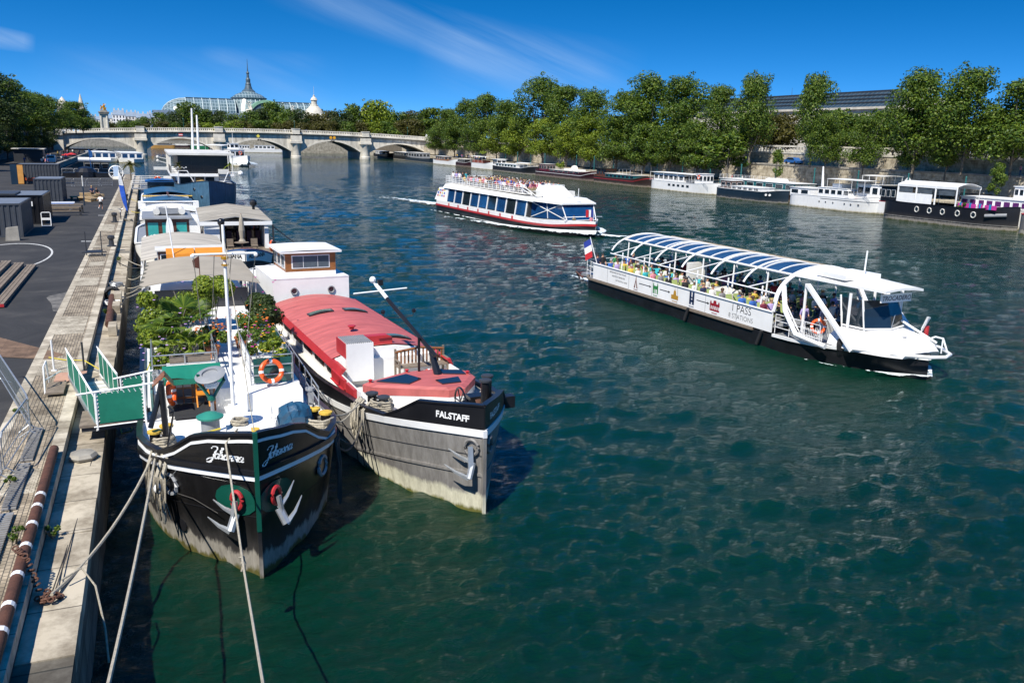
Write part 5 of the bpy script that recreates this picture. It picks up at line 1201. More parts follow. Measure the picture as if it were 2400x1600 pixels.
# after house, wheelhouse, stern deck
cabin(F, -1.95, 1.95, 21.6, 26.5, 1.6, 3.85, WHITE, WHITE, 'after_house', over=.02, rth=.05)
hp = MB()
for x in (-.9, 1.0):
    q = MB(); q.tube([(x, 21.56, 3.25), (x, 21.61, 3.25)], .15, 14); o = q.build('porthole', GLASS, F); q = MB(); q.tube([(x+.16*math.cos(a*math.pi/8), 21.55, 3.25+.16*math.sin(a*math.pi/8)) for a in range(16)], .035, 5, closed=True); q.build('rim', GREY, o)
b = MB(); b.bb(-1.15, 1.45, 22.3, 25.2, 3.91, 4.12); b.build('wheelhouse_base', WHITE, F)
wh = cabin(F, -1.15, 1.45, 22.3, 25.2, 4.12, 5.1, WOOD, WHITE, 'wheelhouse', over=.28, rth=.10, front=1, side=3, wz=(.22, .82), gm=GLASSLT, fm=WHITE, crown=.05)
b = MB(); b.bb(-.25, -.23, 22.262, 22.266, 4.34, 4.92); b.bb(.5, .52, 22.262, 22.266, 4.34, 4.92); b.build('glazing_bar', WHITE, wh)
b = MB(); b.bb(-1.9, 1.9, 26.5, 31.8, 1.7, 2.9); b.build('stern_house', WHITE, F)
rail(F, [(-2.2, 26.8, 1.9), (-1.9, 30.5, 1.9), (0, 32.4, 1.9), (1.9, 30.5, 1.9), (2.2, 26.8, 1.9)], 1.2, WHITE)
b = MB(); b.tube([(-1.0, 26, 4.0), (-1.0, 26, 6.2)], .05, 6); b.tube([(-1.0, 26, 6.1), (.2, 25.4, 5.1)], .03, 5); b.bb(-1.1, -.9, 25.9, 26.1, 5.0, 5.3); b.build('signal_mast', BLACK, F)
coil('rope_coil', 'pale rope wound round the bollards of the red-roofed barge', FO+Vector((-2.0, 4.3, 2.15)), .36, 6, .42, ROPE, seed=11, thick=.035)
b = MB(); r_ = random.Random(9)
for i in range(9):
    q = hf.side(4.6+r_.uniform(-.5, .5), 2.2, -1, .08); l_ = r_.uniform(.7, 1.15); w_ = r_.uniform(.12, .28)
    b.tube([q+Vector((.25, .1, .30)), q+Vector((-.02, -w_*.4, .12)), q+Vector((-.08, -w_, -l_*.4)), q+Vector((-.08, -w_*.5, -l_)), q+Vector((-.08, w_*.4, -l_*.8)), q+Vector((-.02, w_*.5, .1))], .032, 5)
o = b.build('rope_hank', ROPE, None, True, loc=FO); o.rotation_euler = (0, 0, FRZ); tag(o, 'tangle of pale ropes hanging over the quay-side bow of the red-roofed barge', 'rope')
# ================================================================== BOATS ALONG THE LEFT QUAY
def sheer_of(b0, mid, st_, L, lb=4.5, ls=4.5):
    return lambda y: smooth(b0, mid, y/lb) if y < L*.5 else smooth(mid, st_, (y-(L-ls))/ls)
WHITEAWN = mat('ribbed cream awning', (.46, .42, .35), .75, var=.45, scale=1.0, stretch=(.25, 2.2, 1))
# houseboat with cream ribbed awning (stern facing the camera)
o = Vector((1.75, 52.3, 0)); t = thing('houseboat', 'houseboat with cream ribbed awning and orange roller blinds behind the beige awning', 'houseboat', o)
h = Hull(32, 5.3, sheer_of(2.6, 2.0, 2.3, 32, 2.5), Lb=2.0, p=2.4, Ls=5); h.build(t, H_WHITE, lambda y: 1.9, CREAM); h.cap(t, 'rail_cap', WHITE, .14, .1)
cabin(t, -1.6, 2.0, 2.6, 4.4, 1.9, 4.05, DKWOOD, None, 'wheelhouse', front=3, side=2, wz=(.35, .90), fm=WHITE)
b = MB(); b.bb(-1.75, 2.2, 2.45, 4.5, 4.06, 4.14); b.build('roof', CREAM, t)
for x0, x1 in ((-1.15, .42), (.48, 2.15)):
    b = MB(); b.sheet((x0, 1.75, 3.98), (x1, 1.75, 3.98), (x1, 2.6, 4.22), (x0, 2.6, 4.22), .03); b.bb(x0, x1, 1.74, 1.76, 3.70, 3.98); b.build('roller_blind', AWNING, t)
canopy(t, -2.6, 2.75, 4.6, 17.5, 3.25, .04, WHITEAWN, .36, zf=1.9, ny=8)
rail(t, [(-2.3, 2.5, 2.2), (-1.7, .9, 2.3), (0, .25, 2.4), (1.7, .9, 2.3), (2.3, 2.5, 2.2)], .8, WHITE)
b = MB(); b.lathe([(.13, 1.0), (.13, 3.3), (.15, 3.35), (.24, 3.45), (.26, 3.65), (.2, 3.8), (.08, 3.88)], (2.9, 14.4, 1.0), 12); b.build('stove_pipe', BLACK, t, True)
b = MB(); b.tube([(-.6, 1.6, 2.0), (-1.0, 1.9, 6.9)], .035, 6); b.build('flag_pole', WHITE, t)
for i, (x, y) in enumerate([(2.3, 1.3), (2.6, 1.8)]):
    b = MB(); b.lathe([(.3, 1.95), (.34, 2.4), (.2, 2.9), (.28, 3.1), (.05, 3.3)], (x, y, 0), 10); b.build('covered_lamp', WHITE, t)
# brown cabin houseboat with teal blinds
c0 = D(403, 508, 76); o = Vector((1.2, 74.5, 0)); t = thing('houseboat', 'white houseboat with brown cabin and teal blinds, carrying a grey dinghy on its roof', 'houseboat', o)
h = Hull(20, 5.4, sheer_of(2.3, 1.9, 2.2, 20, 3), Lb=2.5, p=2.4, Ls=5); h.build(t, H_WHITE, lambda y: 1.9, GREY); h.cap(t, 'rail_cap', WHITE, .14, .1)
c = cabin(t, -1.75, 1.55, 1.9, 8, 1.9, 4.0, DKWOOD, None, 'cabin', front=3, side=3, wz=(.22, .86), gm=mat('teal blind', (.03, .34, .32), .5), fm=DKWOOD)
b = MB(); b.bb(-2.0, 1.9, 1.6, 8.3, 4.01, 4.12); b.build('roof', GREY, t)
b = MB()
for x in (-1.12, 1.0):
    for k in range(3): b.ball((x-.25+k*.25, 1.84, 2.55+.06*(k % 2)), .16, 8, 5, (1, .12, 1))
b.each('cushion', WHITE, c)
b = MB(); b.bb(1.6, 2.45, 1.9, 4, 1.9, 3.9); b.build('white_locker', WHITE, t)
ds = thing('satellite_dish', 'upright white paddle-shaped board before the brown cabin with teal blinds', 'board', o+Vector((.05, 1.35, 1.92)))
b = MB(); b.loft([[Vector((.30*math.sin(a), y, 1.1+1.15*math.cos(a))) for a in [2*math.pi*k/20 for k in range(20)]] for y in (-.03, .03)]); b.build('panel', WHITE, ds); b = MB(); b.cyl((0, .08, 0), (0, .08, 1.2), .03, 6); b.build('post', STEEL, ds)
dg = thing('dinghy', 'grey inflatable dinghy lying on the roof of the brown-cabin houseboat', 'dinghy', o+Vector((.15, 5.2, 4.13)))
b = MB(); b.tube([(-1.0, -1.3, .3), (-1.0, .8, .3), (-.6, 1.5, .35), (0, 1.75, .4), (.6, 1.5, .35), (1.0, .8, .3), (1.0, -1.3, .3)], .28, 8); b.build('tube', CREAM, dg, True); b = MB(); b.bb(-.75, .75, -1.1, 1.2, .1, .2); b.bb(-.75, .75, -1.2, -1.1, .1, .6); b.build('floor', GREY, dg)
# slatted-roof boat, bow towards the camera
o = Vector((5.75, 61.2, 0)); t = thing('houseboat', 'navy houseboat with slatted cream roof and white name boards on its bow', 'houseboat', o, -.03)
h = Hull(30, 5.2, sheer_of(3.15, 2.2, 2.3, 30, 4), Lb=4.6, p=2, Ls=4); h.build(t, H_NAVY, lambda y: 2.05, OLDWOOD); h.cap(t, 'bulwark_rail', BLUEP, .12, .08)
for sg in (-1, 1):
    b = MB(); rg = []
    for y in (0.02, .3, .6, .9, 1.3, 1.8, 2.4): rg.append([h.side(y, h.sh(y)-.75+y*.05, sg, .03), h.side(y, h.sh(y)-.03, sg, .03), h.side(y, h.sh(y)-.03, sg, .0), h.side(y, h.sh(y)-.75+y*.05, sg, .0)])
    b.loft(rg); b.build('name_board', WHITE, t)
    vs, fs = text_mesh('ADRIANA', .40, 0, .008, 'LEFT'); W_ = max(v[0] for v in vs)
    f0 = (lambda x, y: arc_pt(h, 2.58+y, -1, .02, .22+(W_-x), .045)) if sg < 0 else (lambda x, y: arc_pt(h, 2.58+y, 1, .02, .22+x, .045))
    text('name_lettering', 'ADRIANA', .40, BLACK, t, (0, 0, 0), (1, 0, 0), (0, 0, 1), 0, .008, 'LEFT', fn=f0)
anchor(t, (.45, .45, 1.9), (.5, -1, 0), (1, .5, 0), .9, WHITE)
b = MB(); b.bb(-2.35, -1.0, 9.9, 22, 2.0, 4.0); b.bb(2.2, 2.5, 9.9, 22, 2.0, 4.0); b.bb(-2.35, 2.5, 13.5, 22, 2.0, 4.0); b.build('cabin', WHITE, t)
b = MB(); b.bb(-2.37, -2.355, 12, 13.4, 2.1, 3.8); b.build('cabin_door', DKWOOD, t)
b = MB(); b.bb(-.9, 2.1, 13.44, 13.49, 2.1, 3.9); b.build('window', GLASS, t)
for x in (-.6, .2, 1.0, 1.7):
    b = MB(); b.bb(x, x+.4, 12.6, 13.1, 2.06, 3.2); b.build('curtain', mat('plum fabric', (.08, .04, .06), .8), t)
b = MB(); b.sheet((-2.7, 9.6, 4.25), (2.75, 9.6, 4.25), (2.75, 23, 4.25), (-2.7, 23, 4.25), .05, 6, 2, lambda u, v: .38*(1-abs(2*u-1))); b.build('roof', GREY, t)
b = MB()
for k in range(26):
    y = 9.7+k*.51; b.beam((-2.68, y, 4.28), (0, y, 4.66), .12, .05); b.beam((0, y, 4.66), (2.73, y, 4.28), .12, .05)
b.build('roof_slat', WHITEAWN, t)
b = MB(); b.bb(-2.72, 2.77, 9.5, 9.58, 3.95, 4.24); b.bb(-2.75, -2.70, 9.5, 23, 3.95, 4.24); b.build('roof_fascia', WHITE, t)
b = MB(); b.lathe([(.12, 4.2), (.12, 4.7), (.3, 4.8), (.33, 5.05), (.2, 5.25), (.05, 5.3)], (2.1, 19, 0), 10); b.build('chimney', BLACK, t)
b = MB(); r_ = random.Random(3); rg = []
for z, s in [(0, 1), (.35, .92), (.6, .6), (.75, .15)]: rg.append([Vector(((1.15*s+r_.uniform(-.1, .1))*math.cos(a*math.pi/8)+.5, (.8*s+r_.uniform(-.1, .1))*math.sin(a*math.pi/8)+4.2, 2.1+z)) for a in range(16)])
b.loft(rg); tag(b.build('covered_heap', TARPBROWN, loc=o), 'heap under brown tarpaulin on the foredeck of the navy houseboat', 'tarpaulin')
pr = thing('closed_parasol', 'closed beige parasol standing before the slatted roof of the navy houseboat', 'parasol', o+Vector((.6, 8.4, 2.06)))
b = MB(); b.cyl((0, 0, 0), (0, 0, 2.9), .03, 6); b.build('pole', WOOD, pr); b = MB(); b.lathe([(.28, .75), (.16, .95), (.24, 1.6), (.15, 2.5), (.04, 2.85)], (0, 0, 0), 9); b.build('canopy', BEIGE, pr)
tb = thing('deck_table', 'pale round deck table under the closed parasol', 'table', o+Vector((.5, 7.9, 2.06)))
b = MB(); b.lathe([(.55, .70), (.55, .74)], (0, 0, 0), 14); b.build('tabletop', OLDWOOD, tb); b = MB(); b.cyl((0, 0, 0), (0, 0, .7), .05, 6); b.build('leg', OLDWOOD, tb)
for x, y, ds in ((-.3, 8.3, 'pale deck chair left of the round table'), (1.5, 8.2, 'pale deck chair right of the round table')):
    ch = thing('deck_chair', ds, 'chair', o+Vector((x, y, 2.06))); b = MB(); b.bb(-.25, .25, -.25, .25, .4, .45); b.build('seat', OLDWOOD, ch); b = MB(); b.bb(-.25, .25, .25, .29, .45, .95); b.build('backrest', OLDWOOD, ch); b = MB(); [b.cyl((i, j, 0), (i, j, .4), .025, 5) for i in (-.2, .2) for j in (-.2, .2)]; b.build('leg_frame', OLDWOOD, ch)
rb = thing('lifebuoy', 'orange lifebuoy on the river-side rail of the navy houseboat', 'lifebuoy', o+Vector((2.55, 6.0, 2.7))); ringbuoy(rb, (0, 0, 0), .36, (1, -.5, 0))
rail(t, [(2.35, 3.6, 2.4), (2.55, 8, 2.2), (2.55, 10, 2.2)], .9, BLACK)
# blue roofed barge
o = Vector((1.9, 93.5, 0)); t = thing('barge', 'barge with blue curved roofs and small blue wheelhouse moored at the left quay', 'barge', o)
h = Hull(48, 6.2, sheer_of(2.4, 2.0, 2.4, 48, 4), Lb=3.0, p=2.2, Ls=5); h.build(t, H_WHITE, lambda y: 1.9, WHITE); h.cap(t, 'rail_cap', WHITE, .14, .1)
BLUER = mat('blue roof sheeting', (.030, .105, .20), .4, var=.2, scale=.4)
for y0, y1, z, m, w_, nm in [(4.0, 11.5, 2.75, WHITE, 2.95, 'white_roof'), (14, 21, 3.0, BLUER, 2.75, 'blue_roof'), (22.5, 33, 3.4, BLUER, 2.7, 'blue_roof')]:
    b = MB(); b.bb(-w_+.2, w_-.2, y0+.2, y1-.1, 1.9, z-.05); b.build('side_wall', WHITE, t)
    b = MB(); b.sheet((-w_, y0, z), (w_, y0, z), (w_, y1, z), (-w_, y1, z), .06, 10, 2, lambda u, v: .4*math.sin(math.pi*u)); b.build(nm, m, t, True)
b = MB(); b.bb(-1.9, 1.5, 3.9, 4.15, 2.2, 2.42); b.build('nameboard', DKWOOD, t)
for y, m in ((21.8, YELLOWP), (12.2, WHITE)):
    b = MB(); b.tube([(-2.9, y, 3.25), (2.9, y, 3.25)], .09, 6); b.build('spar', m, t)
b = MB(); b.bb(-.1, .12, 18.0, 21.8, 3.62, 3.8); b.build('ridge_box', DKWOOD, t)
for x in (-3.0, 2.9):
    b = MB(); b.bb(x-.3, x+.3, 13.2, 14.6, 2.4, 3.2); b.build('deck_box', WHITE, t)
cabin(t, -2.2, 1.5, 36, 40, 2.3, 4.25, NAVY, BLUEP, 'wheelhouse', front=2, side=2, wz=(.38, .84), fm=NAVY, over=.3, crown=.15)
kd = tag(MB().lathe([(.3, -.35), (.85, -.05), (.9, .15), (.5, .35), (.1, .4)], (0, 0, 0), 12).build('kayak_stack', mat('bright blue plastic', (.01, .06, .62), .35), loc=o+Vector((2.6, 31, 3.6))), 'bright blue plastic bundle beside the blue wheelhouse', 'bundle'); kd.scale = (1.1, .7, .7)
# slate-blue ship with open restaurant deck, its dark interior painted as a black block
o = Vector((6.9, 116.5, 0)); t = thing('restaurant_boat', 'tall slate-blue restaurant ship with dark open upper deck and two white masts', 'ship', o)
h = Hull(40, 7.6, lambda y: smooth(5.0, 4.4, y/4) if y < 20 else 4.4, Lb=5.5, p=1.7, Ls=3, flare=.3); h.build(t, H_BLUE, lambda y: 3.9, GREY); h.cap(t, 'rail_cap', NAVY, .12, .08)
for sg, y in ((-1, 1.6), (-1, .8)): h.ports(t, [y], 3.9-(.9 if y < 1 else 0), .16, BLACK, NAVY, (-1,))
M0 = {'main_deck': (-3.3, 3.5, 8.5, 30, 3.9, 6.2)}
b = MB(); b.bb(-3.4, 3.5, 9.0, 34, 3.9, 5.2); mdk = b.build('main_deckhouse', WHITE, t)
for x0, x1 in ((-3.1, -1.3), (-1.15, .0), (.15, 1.3)):
    b = MB(); b.bb(x0, x1, 8.93, 8.99, 4.0, 5.1); b.build('window', GLASS, mdk)
b = MB(); b.bb(-4.3, 3.9, 8.3, 35, 5.22, 5.55); b.build('upper_deck', WHITE, t)
b = MB(); b.bb(-3.2, 3.3, 10.5, 33, 5.56, 8.0); up = b.build('upper_saloon', BLACK, t)  # black block paints the shade inside the open saloon
for k in range(4):
    b = MB(); b.bb(-3.0+k*1.55, -1.6+k*1.55, 10.44, 10.49, 5.8, 7.8); b.build('window', mat('matt dark interior', (.008, .010, .012), .35, var=.4), up)  # dark panels carry the saloon's inner shade in their colour, no glazing here
b = MB(); b.bb(-4.4, 4.0, 8.4, 34, 8.02, 8.3); b.build('roof', CREAM, t)
b = MB()
for x in (-4.15, 3.75):
    for y in (8.6, 14, 20, 27, 33): b.cyl((x, y, 5.56), (x, y, 8.02), .08, 6)
b.each('column', CREAM, t)
rail(t, [(-4.2, 20, 5.56), (-4.2, 8.4, 5.56), (1.6, 8.4, 5.56)], 1.0, BLACK, bars=3)
b = MB()
for k in range(8): b.bb(1.9, 3.1, 6.6+k*.22, 6.85+k*.22, 4.0+k*.2, 4.05+k*.2)
b.beam((1.85, 6.4, 4.0), (1.85, 8.3, 5.6), .06, .3); b.beam((3.15, 6.4, 4.0), (3.15, 8.3, 5.6), .06, .3); b.build('staircase', DKGREY, t)
b = MB(); b.bb(1.8, 3.2, 8.15, 8.28, 5.56, 6.2); b.build('sign_board', CREAM, t)
for u0, v0, u1, v1 in ((449, 254, 452, 352), (461, 270, 465, 350)):
    y = 130; p, q = D(u1, v1, y)-o, D(u0, v0, y)-o; b = MB(); b.tube([p, q], .17, 8, .11); b.build('mast', WHITE, t)
for x, m in ((-.5, mat('straw cover', (.45, .30, .10), .8, var=.4, scale=4)), (2.4, GREY)):
    b = MB(); b.ball((x, 6.2, 4.0), 1.0, 12, 6, (1.25, .8, .85)); b.build('covered_raft', m, t)
for sx in (-1, 1):
    b = MB(); b.tube([(sx*2.2-.2, 5.6, 4.0), (sx*2.9, 5.6, 5.9), (sx*4.3, 5.6, 5.9)] if sx > 0 else [(-3.4, 7.4, 4.0), (-3.3, 7.4, 6.0), (-2.2, 7.4, 6.0), (-1.2, 7.4, 4.1)], .07, 6); b.build('davit', WHITE, t)
b = MB(); b.ball((4.5, 5.6, 5.75), .35, 8, 5); b.build('floodlight', WHITE, t)
b = MB()
for k in range(6): b.ball((-3.5+k*.25, 8.5, 6.3+.1*(k % 2)), .1, 6, 4)
b.build('lamp', WHITE, t)
b = MB(); b.bb(-6.3, -4.42, 10, 10.2, 6.0, 6.4); b.tube([(-4.3, 10, 7.4), (-5.7, 10, 7.7)], .05, 5); b.tube([(-4.3, 10, 6.8), (-5.7, 10, 7.2)], .05, 5); b.ball((-5.7, 10, 7.7), .2, 6, 4); b.ball((-5.7, 10, 7.2), .2, 6, 4); b.build('side_sign', CREAM, t)
palm('palm', 'palm in a tub at the quay-side corner of the restaurant ship upper deck', o+Vector((-3.2, 9.0, 5.56)), 1.2, .9, 10, .5, False, LEAFB)
palm('palm', 'bright palm at the river-side corner of the restaurant ship upper deck', o+Vector((3.4, 9.0, 5.56)), 1.2, .9, 10, .5, False, LEAFY)
# gangways and railings between quay and restaurant ship
t = thing('gangway', 'pale railed gangway from the quay to the restaurant ship', 'gangway', (-2.5, 150, 2.4))
b = MB(); b.bb(0, 6.5, 0, 1.6, .4, .55); b.build('deck', GREY, t); rail(t, [(0, 0, .55), (6.5, 0, .55)], 1.1, WHITE, bars=3); rail(t, [(0, 1.6, .55), (6.5, 1.6, .55)], 1.1, WHITE, bars=3)
t = thing('gangway', 'second railed gangway nearer the blue wheelhouse', 'gangway', (-2.5, 138, 2.4))
b = MB(); b.bb(0, 6.0, 0, 1.6, .3, .45); b.build('deck', GREY, t); rail(t, [(0, 0, .45), (6, 0, .45)], 1.1, WHITE, bars=3)
for q, ds in (((1.2, 149.9, 3.5), 'red lifebuoy on the far railed gangway'), ((2.6, 137.9, 3.3), 'red lifebuoy on the nearer railed gangway')):
    rb = thing('lifebuoy', ds, 'lifebuoy', q); ringbuoy(rb, (0, 0, 0), .45, (0, -1, .1))
b = MB(); b.bb(0, 1.2, 0, 1.2, 0, 2.4); tag(b.build('white_kiosk', WHITE, loc=(2.0, 143, 1.9)), 'small white kiosk beside the railed gangways', 'kiosk')
# glass-sided river buses near the bridge
def riverbus(ds, x, y, L, B, rz):
    t = thing('river_bus', ds, 'tour boat', (x, y, 0), rz, 'white river buses under the bridge'); h = Hull(L, B, lambda y: 1.5, Lb=4, p=2.2, Ls=2, tip=.8); h.build(t, H_WHITE, 1.2, GREY)
    cabin(t, -B/2+.5, B/2-.5, 4.5, L-2, 1.2, 3.4, WHITE, WHITE, 'saloon', front=3, side=8, wz=(.25, .85), fm=WHITE, gm=BLUEGLASS); return t
riverbus('white glass-sided river bus nearest the first bridge pier', -4.6, 333, 30, 8, .12); riverbus('white river bus behind the dark pontoon, left of the first bridge pier', -13, 338, 30, 8, .2)
# pontoon, dark barge, paddle ring
o = D(236, 408, 205); o = Vector((W(240, 410, .8).x, 214, 0)); t = thing('work_barge', 'dark moored barge with white boom and awning near the ramp', 'barge', (o.x, 205, 0), .06)
h = Hull(34, 7, lambda y: 2.3, Lb=4, p=2, Ls=3); h.build(t, H_BLACK, 1.9, DKGREY); cabin(t, -2.4, 2.6, 9, 22, 1.9, 4.3, DKGREY, WHITE, 'cabin', front=3, side=6, fm=WHITE)
b = MB(); b.tube([(-3.5, 8, 4.7), (3, 8, 4.6)], .5, 8); b.build('rolled_awning', WHITE, t); b = MB(); b.cyl((-1, 3, 2), (-1.3, 3, 7), .07, 6); b.sheet((-1.3, 3, 7), (-.6, 3, 6.5), (-.6, 3, 5.3), (-1.15, 3, 5.2), .02); b.build('flag_mast', BLUEP, t)
c = W(283, 409, 2.3); t = thing('wheel_sculpture', 'big white spoked ring around a pale blue panel on the quay edge', 'wheel', (-5.6, 176, 2.3))
b = MB(); R_ = 1.2; b.tube([(R_*math.cos(a*math.pi/16), 0, R_+R_*math.sin(a*math.pi/16)) for a in range(32)], .12, 6, closed=True)
for a in range(8): b.tube([(0, 0, R_), (R_*math.cos(a*math.pi/4), 0, R_+R_*math.sin(a*math.pi/4))], .05, 4)
b.build('ring', WHITE, t); b = MB(); b.bb(-.45, .45, -.25, -.13, .3, 2.3); b.build('panel', mat('pale blue panel', (.45, .58, .75), .5), t); b = MB(); b.loft([[Vector(q) for q in ((-.6, -2, 0), (.6, -2, 0), (.6, -2, .1), (-.6, -2, .1))], [Vector(q) for q in ((-.6, -.3, 0), (.6, -.3, 0), (.6, -.3, .5), (-.6, -.3, .5))]]); b.build('ramp', LIME, t)
b = MB(); b.lathe([(2.0, 0), (1.9, 1.0), (1.3, 1.7), (.4, 2.0)], (0, 0, 0), 14); b.bb(-4, 4, -1, 1, 0, .9); tag(b.build('covered_stage', BLACK, loc=(-11, 183, 2.3)), 'black covered stand at the end of the quay, left of the spoked ring', 'stand')
# white launch with a wake near the bridge
o = Vector((31.0, 306, 0)); t = thing('motor_launch', 'white passenger launch heading down river near the bridge with a white bow wave', 'tour boat', o, .28); t.scale = (1.25, 1.25, 1.3)
h = Hull(26, 6.5, lambda y: smooth(2.9, 2.0, y/5), Lb=7, p=1.8, Ls=3, tip=.6); h.build(t, H_WHITE, 1.8, GREY)
cabin(t, -2, 2, 7, 13, 1.9, 4.2, WHITE, WHITE, 'wheelhouse', front=3, side=3, fm=WHITE); canopy(t, -2.9, 2.9, 11, 24, 5.2, .05, WHITE, .2, zf=1.9, seam=False); cabin(t, -1.2, 1.2, 9, 11, 4.3, 5.8, WHITE, WHITE, 'bridge_house', front=2, side=1, fm=WHITE)
b = MB(); b.tube([(0, 10, 5.9), (0, 10, 8.5)], .06, 5); b.build('mast', WHITE, t)
rb = thing('lifebuoy', 'orange lifebuoy on the front of the white launch near the bridge', 'lifebuoy', (29.6, 314.6, 4.4)); ringbuoy(rb, (0, 0, 0), .5, (.1, -1, 0))
# boats seen under the arches
for (u, v, L, hm, ds, cb_) in [(385, 351, 17, 'y', 'yellow-hulled boat seen under the second bridge arch', None), (425, 351, 15, 'r', 'dark red boat seen under the second bridge arch', None), (470, 351, 20, 'g', 'green boat seen under the second bridge arch', None),
        (568, 350, 16, 'w', 'small white cruiser seen under the middle arch', 1), (617, 351, 26, 'w', 'long white boat seen under the middle arch', 1), (540, 349, 16, 'w', 'grey-white boat at the left of the middle arch', None)]:
    yb = 655 if u < 500 else 545; p = D(u, v, yb); hm_ = {'y': mat('ochre hull', (.40, .22, .06), .5), 'r': H_MAROON, 'g': mat('green hull', (.01, .16, .07), .5), 'w': H_WHITE}[hm]
    t = thing('moored_boat', ds, 'boat', (p.x-L/2, yb, 0), -math.pi/2, 'boats moored beyond the bridge')
    h = Hull(L, 5, sheer_of(3.0, 2.0, 2.6, L, 4), Lb=5, p=2, Ls=3); h.build(t, hm_, 1.9, GREY); h.cap(t, 'rail_cap', WHITE, .2, .12)
    if cb_: cabin(t, -1.7, 1.7, L*.3, L*.75, 1.9, 4.2, WHITE, WHITE, 'cabin', front=2, side=5, fm=WHITE)
    else:
        b = MB(); b.bb(-1.6, 1.6, L*.25, L*.8, 1.9, 3.0); b.build('deckhouse', {'y': DKGREY, 'r': CREAM, 'g': WHITE, 'w': GREY}[hm], t)
# ================================================================== PEOPLE
def person_mesh(name, J_, edges, cuts, faces_dir=(0, -1, 0)):
    """one continuous skinned body; J_ = {joint: (xyz, radius)}; cuts(centre) -> material slot 0 skin 1 top 2 trousers 3 hair"""
    ks = list(J_); idx = {k: i for i, k in enumerate(ks)}
    me = bpy.data.meshes.new(name); me.from_pydata([J_[k][0] for k in ks], [(idx[a], idx[b]) for a, b in edges], []); o = bpy.data.objects.new(name, me); COL.objects.link(o)
    sk = o.modifiers.new('s', 'SKIN'); sk.use_smooth_shade = True
    for k in ks:
        d = me.skin_vertices[0].data[idx[k]]; r = J_[k][1]; d.radius = r if isinstance(r, tuple) else (r, r); d.use_root = (k == 'pelvis')
    sb = o.modifiers.new('u', 'SUBSURF'); sb.levels = 1
    dg = bpy.context.evaluated_depsgraph_get(); m2 = bpy.data.meshes.new_from_object(o.evaluated_get(dg)); bpy.data.objects.remove(o)
    m2.name = name; m2.materials.clear()
    for m in (SKIN, WHITE, DKGREY, BLACK): m2.materials.append(m)
    # face, ears, hair cap and fingers added to the same mesh
    bm = bmesh.new(); bm.from_mesh(m2)
    for f in bm.faces: f.material_index = cuts(f.calc_center_median()); f.smooth = True
    h = Vector(J_['head'][0]); r = .10; fd = Vector(faces_dir); sd = fd.cross(Vector((0, 0, 1)))
    def add(mb, mi):
        vs = [bm.verts.new(v) for v in mb.v]
        for f in mb.f:
            try: q = bm.faces.new([vs[i] for i in f]); q.material_index = mi; q.smooth = True
            except ValueError: pass
    e = MB(); e.ball(h+Vector((0, 0, .035))-fd*.018, .118, 10, 6, (1, 1.02, 1.0)); e.f = [f for f in e.f if sum(e.v[i][2] for i in f)/len(f) > h.z+.01 or sum((Vector(e.v[i])-h).dot(fd) for i in f)/len(f) < -.02]; add(e, 3)
    e = MB(); e.tube([h+fd*.085+Vector((0, 0, .0)), h+fd*.118+Vector((0, 0, -.028))], .010, 5, .018); e.ball(h+sd*.105, .025, 6, 4, (.5, .7, 1)); e.ball(h-sd*.105, .025, 6, 4, (.5, .7, 1)); add(e, 0)
    e = MB()
    for s in (-1, 1): e.ball(h+fd*.098+sd*.036*s+Vector((0, 0, .012)), .012, 6, 4)
    add(e, 3)
    e = MB(); e.tube([h+fd*.098+sd*.028-Vector((0, 0, .058)), h+fd*.104-Vector((0, 0, .060)), h+fd*.098-sd*.028-Vector((0, 0, .058))], .008, 4); add(e, 0)
    for s in ('l', 'r'):
        w_, k = Vector(J_['hand_'+s][0]), Vector(J_['wrist_'+s][0]); d = (w_-k).normalized(); a = d.cross(Vector((0, 0, 1))); a = a.normalized() if a.length > .1 else Vector((1, 0, 0)); nrm = a.cross(d); e = MB()
        for i, L in enumerate((.062, .074, .078, .066)):
            q = w_+a*(.030-.020*i)+d*.02; e.tube([q, q+d*L*.5-nrm*.008, q+d*L*.85-nrm*.03], .010, 5, .007)
        e.tube([w_+a*.035-d*.03, w_+a*.066+d*.01-nrm*.01, w_+a*.07+d*.045-nrm*.02], .012, 5, .008); add(e, 0)
    bm.to_mesh(m2); bm.free(); return m2
BODY = [('pelvis', 'waist'), ('waist', 'chest'), ('chest', 'neck'), ('neck', 'head')]
for s in ('l', 'r'): BODY += [('chest', 'sh_'+s), ('sh_'+s, 'elbow_'+s), ('elbow_'+s, 'wrist_'+s), ('wrist_'+s, 'hand_'+s), ('pelvis', 'hip_'+s), ('hip_'+s, 'knee_'+s), ('knee_'+s, 'ankle_'+s), ('ankle_'+s, 'toe_'+s)]
def joints(p, rad=None):
    R0 = dict(pelvis=(.15, .12), waist=(.145, .11), chest=(.17, .12), neck=.058, head=(.095, .11), sh=.072, elbow=.045, wrist=.032, hand=.036, hip=.105, knee=.062, ankle=.043, toe=.036)
    return {k: (v, R0[k.split('_')[0]]) for k, v in p.items()}
def seated():
    p = dict(pelvis=(0, .0, .50), waist=(0, .02, .70), chest=(0, .03, .93), neck=(0, .02, 1.10), head=(0, -.01, 1.26))
    for s, k in (('l', -1), ('r', 1)): p.update({'sh_'+s: (.19*k, .02, 1.0), 'elbow_'+s: (.25*k, -.06, .75), 'wrist_'+s: (.14*k, -.28, .66), 'hand_'+s: (.11*k, -.36, .64), 'hip_'+s: (.10*k, -.04, .49), 'knee_'+s: (.12*k, -.44, .50), 'ankle_'+s: (.12*k, -.42, .09), 'toe_'+s: (.12*k, -.56, .045)})
    return person_mesh('seated_person', joints(p), BODY, lambda c: 0 if c.z > 1.07 or (abs(c.x) > .10 and c.y < -.12 and c.z > .58) else (1 if c.z > .60 else (2 if c.z > .12 else 3)))
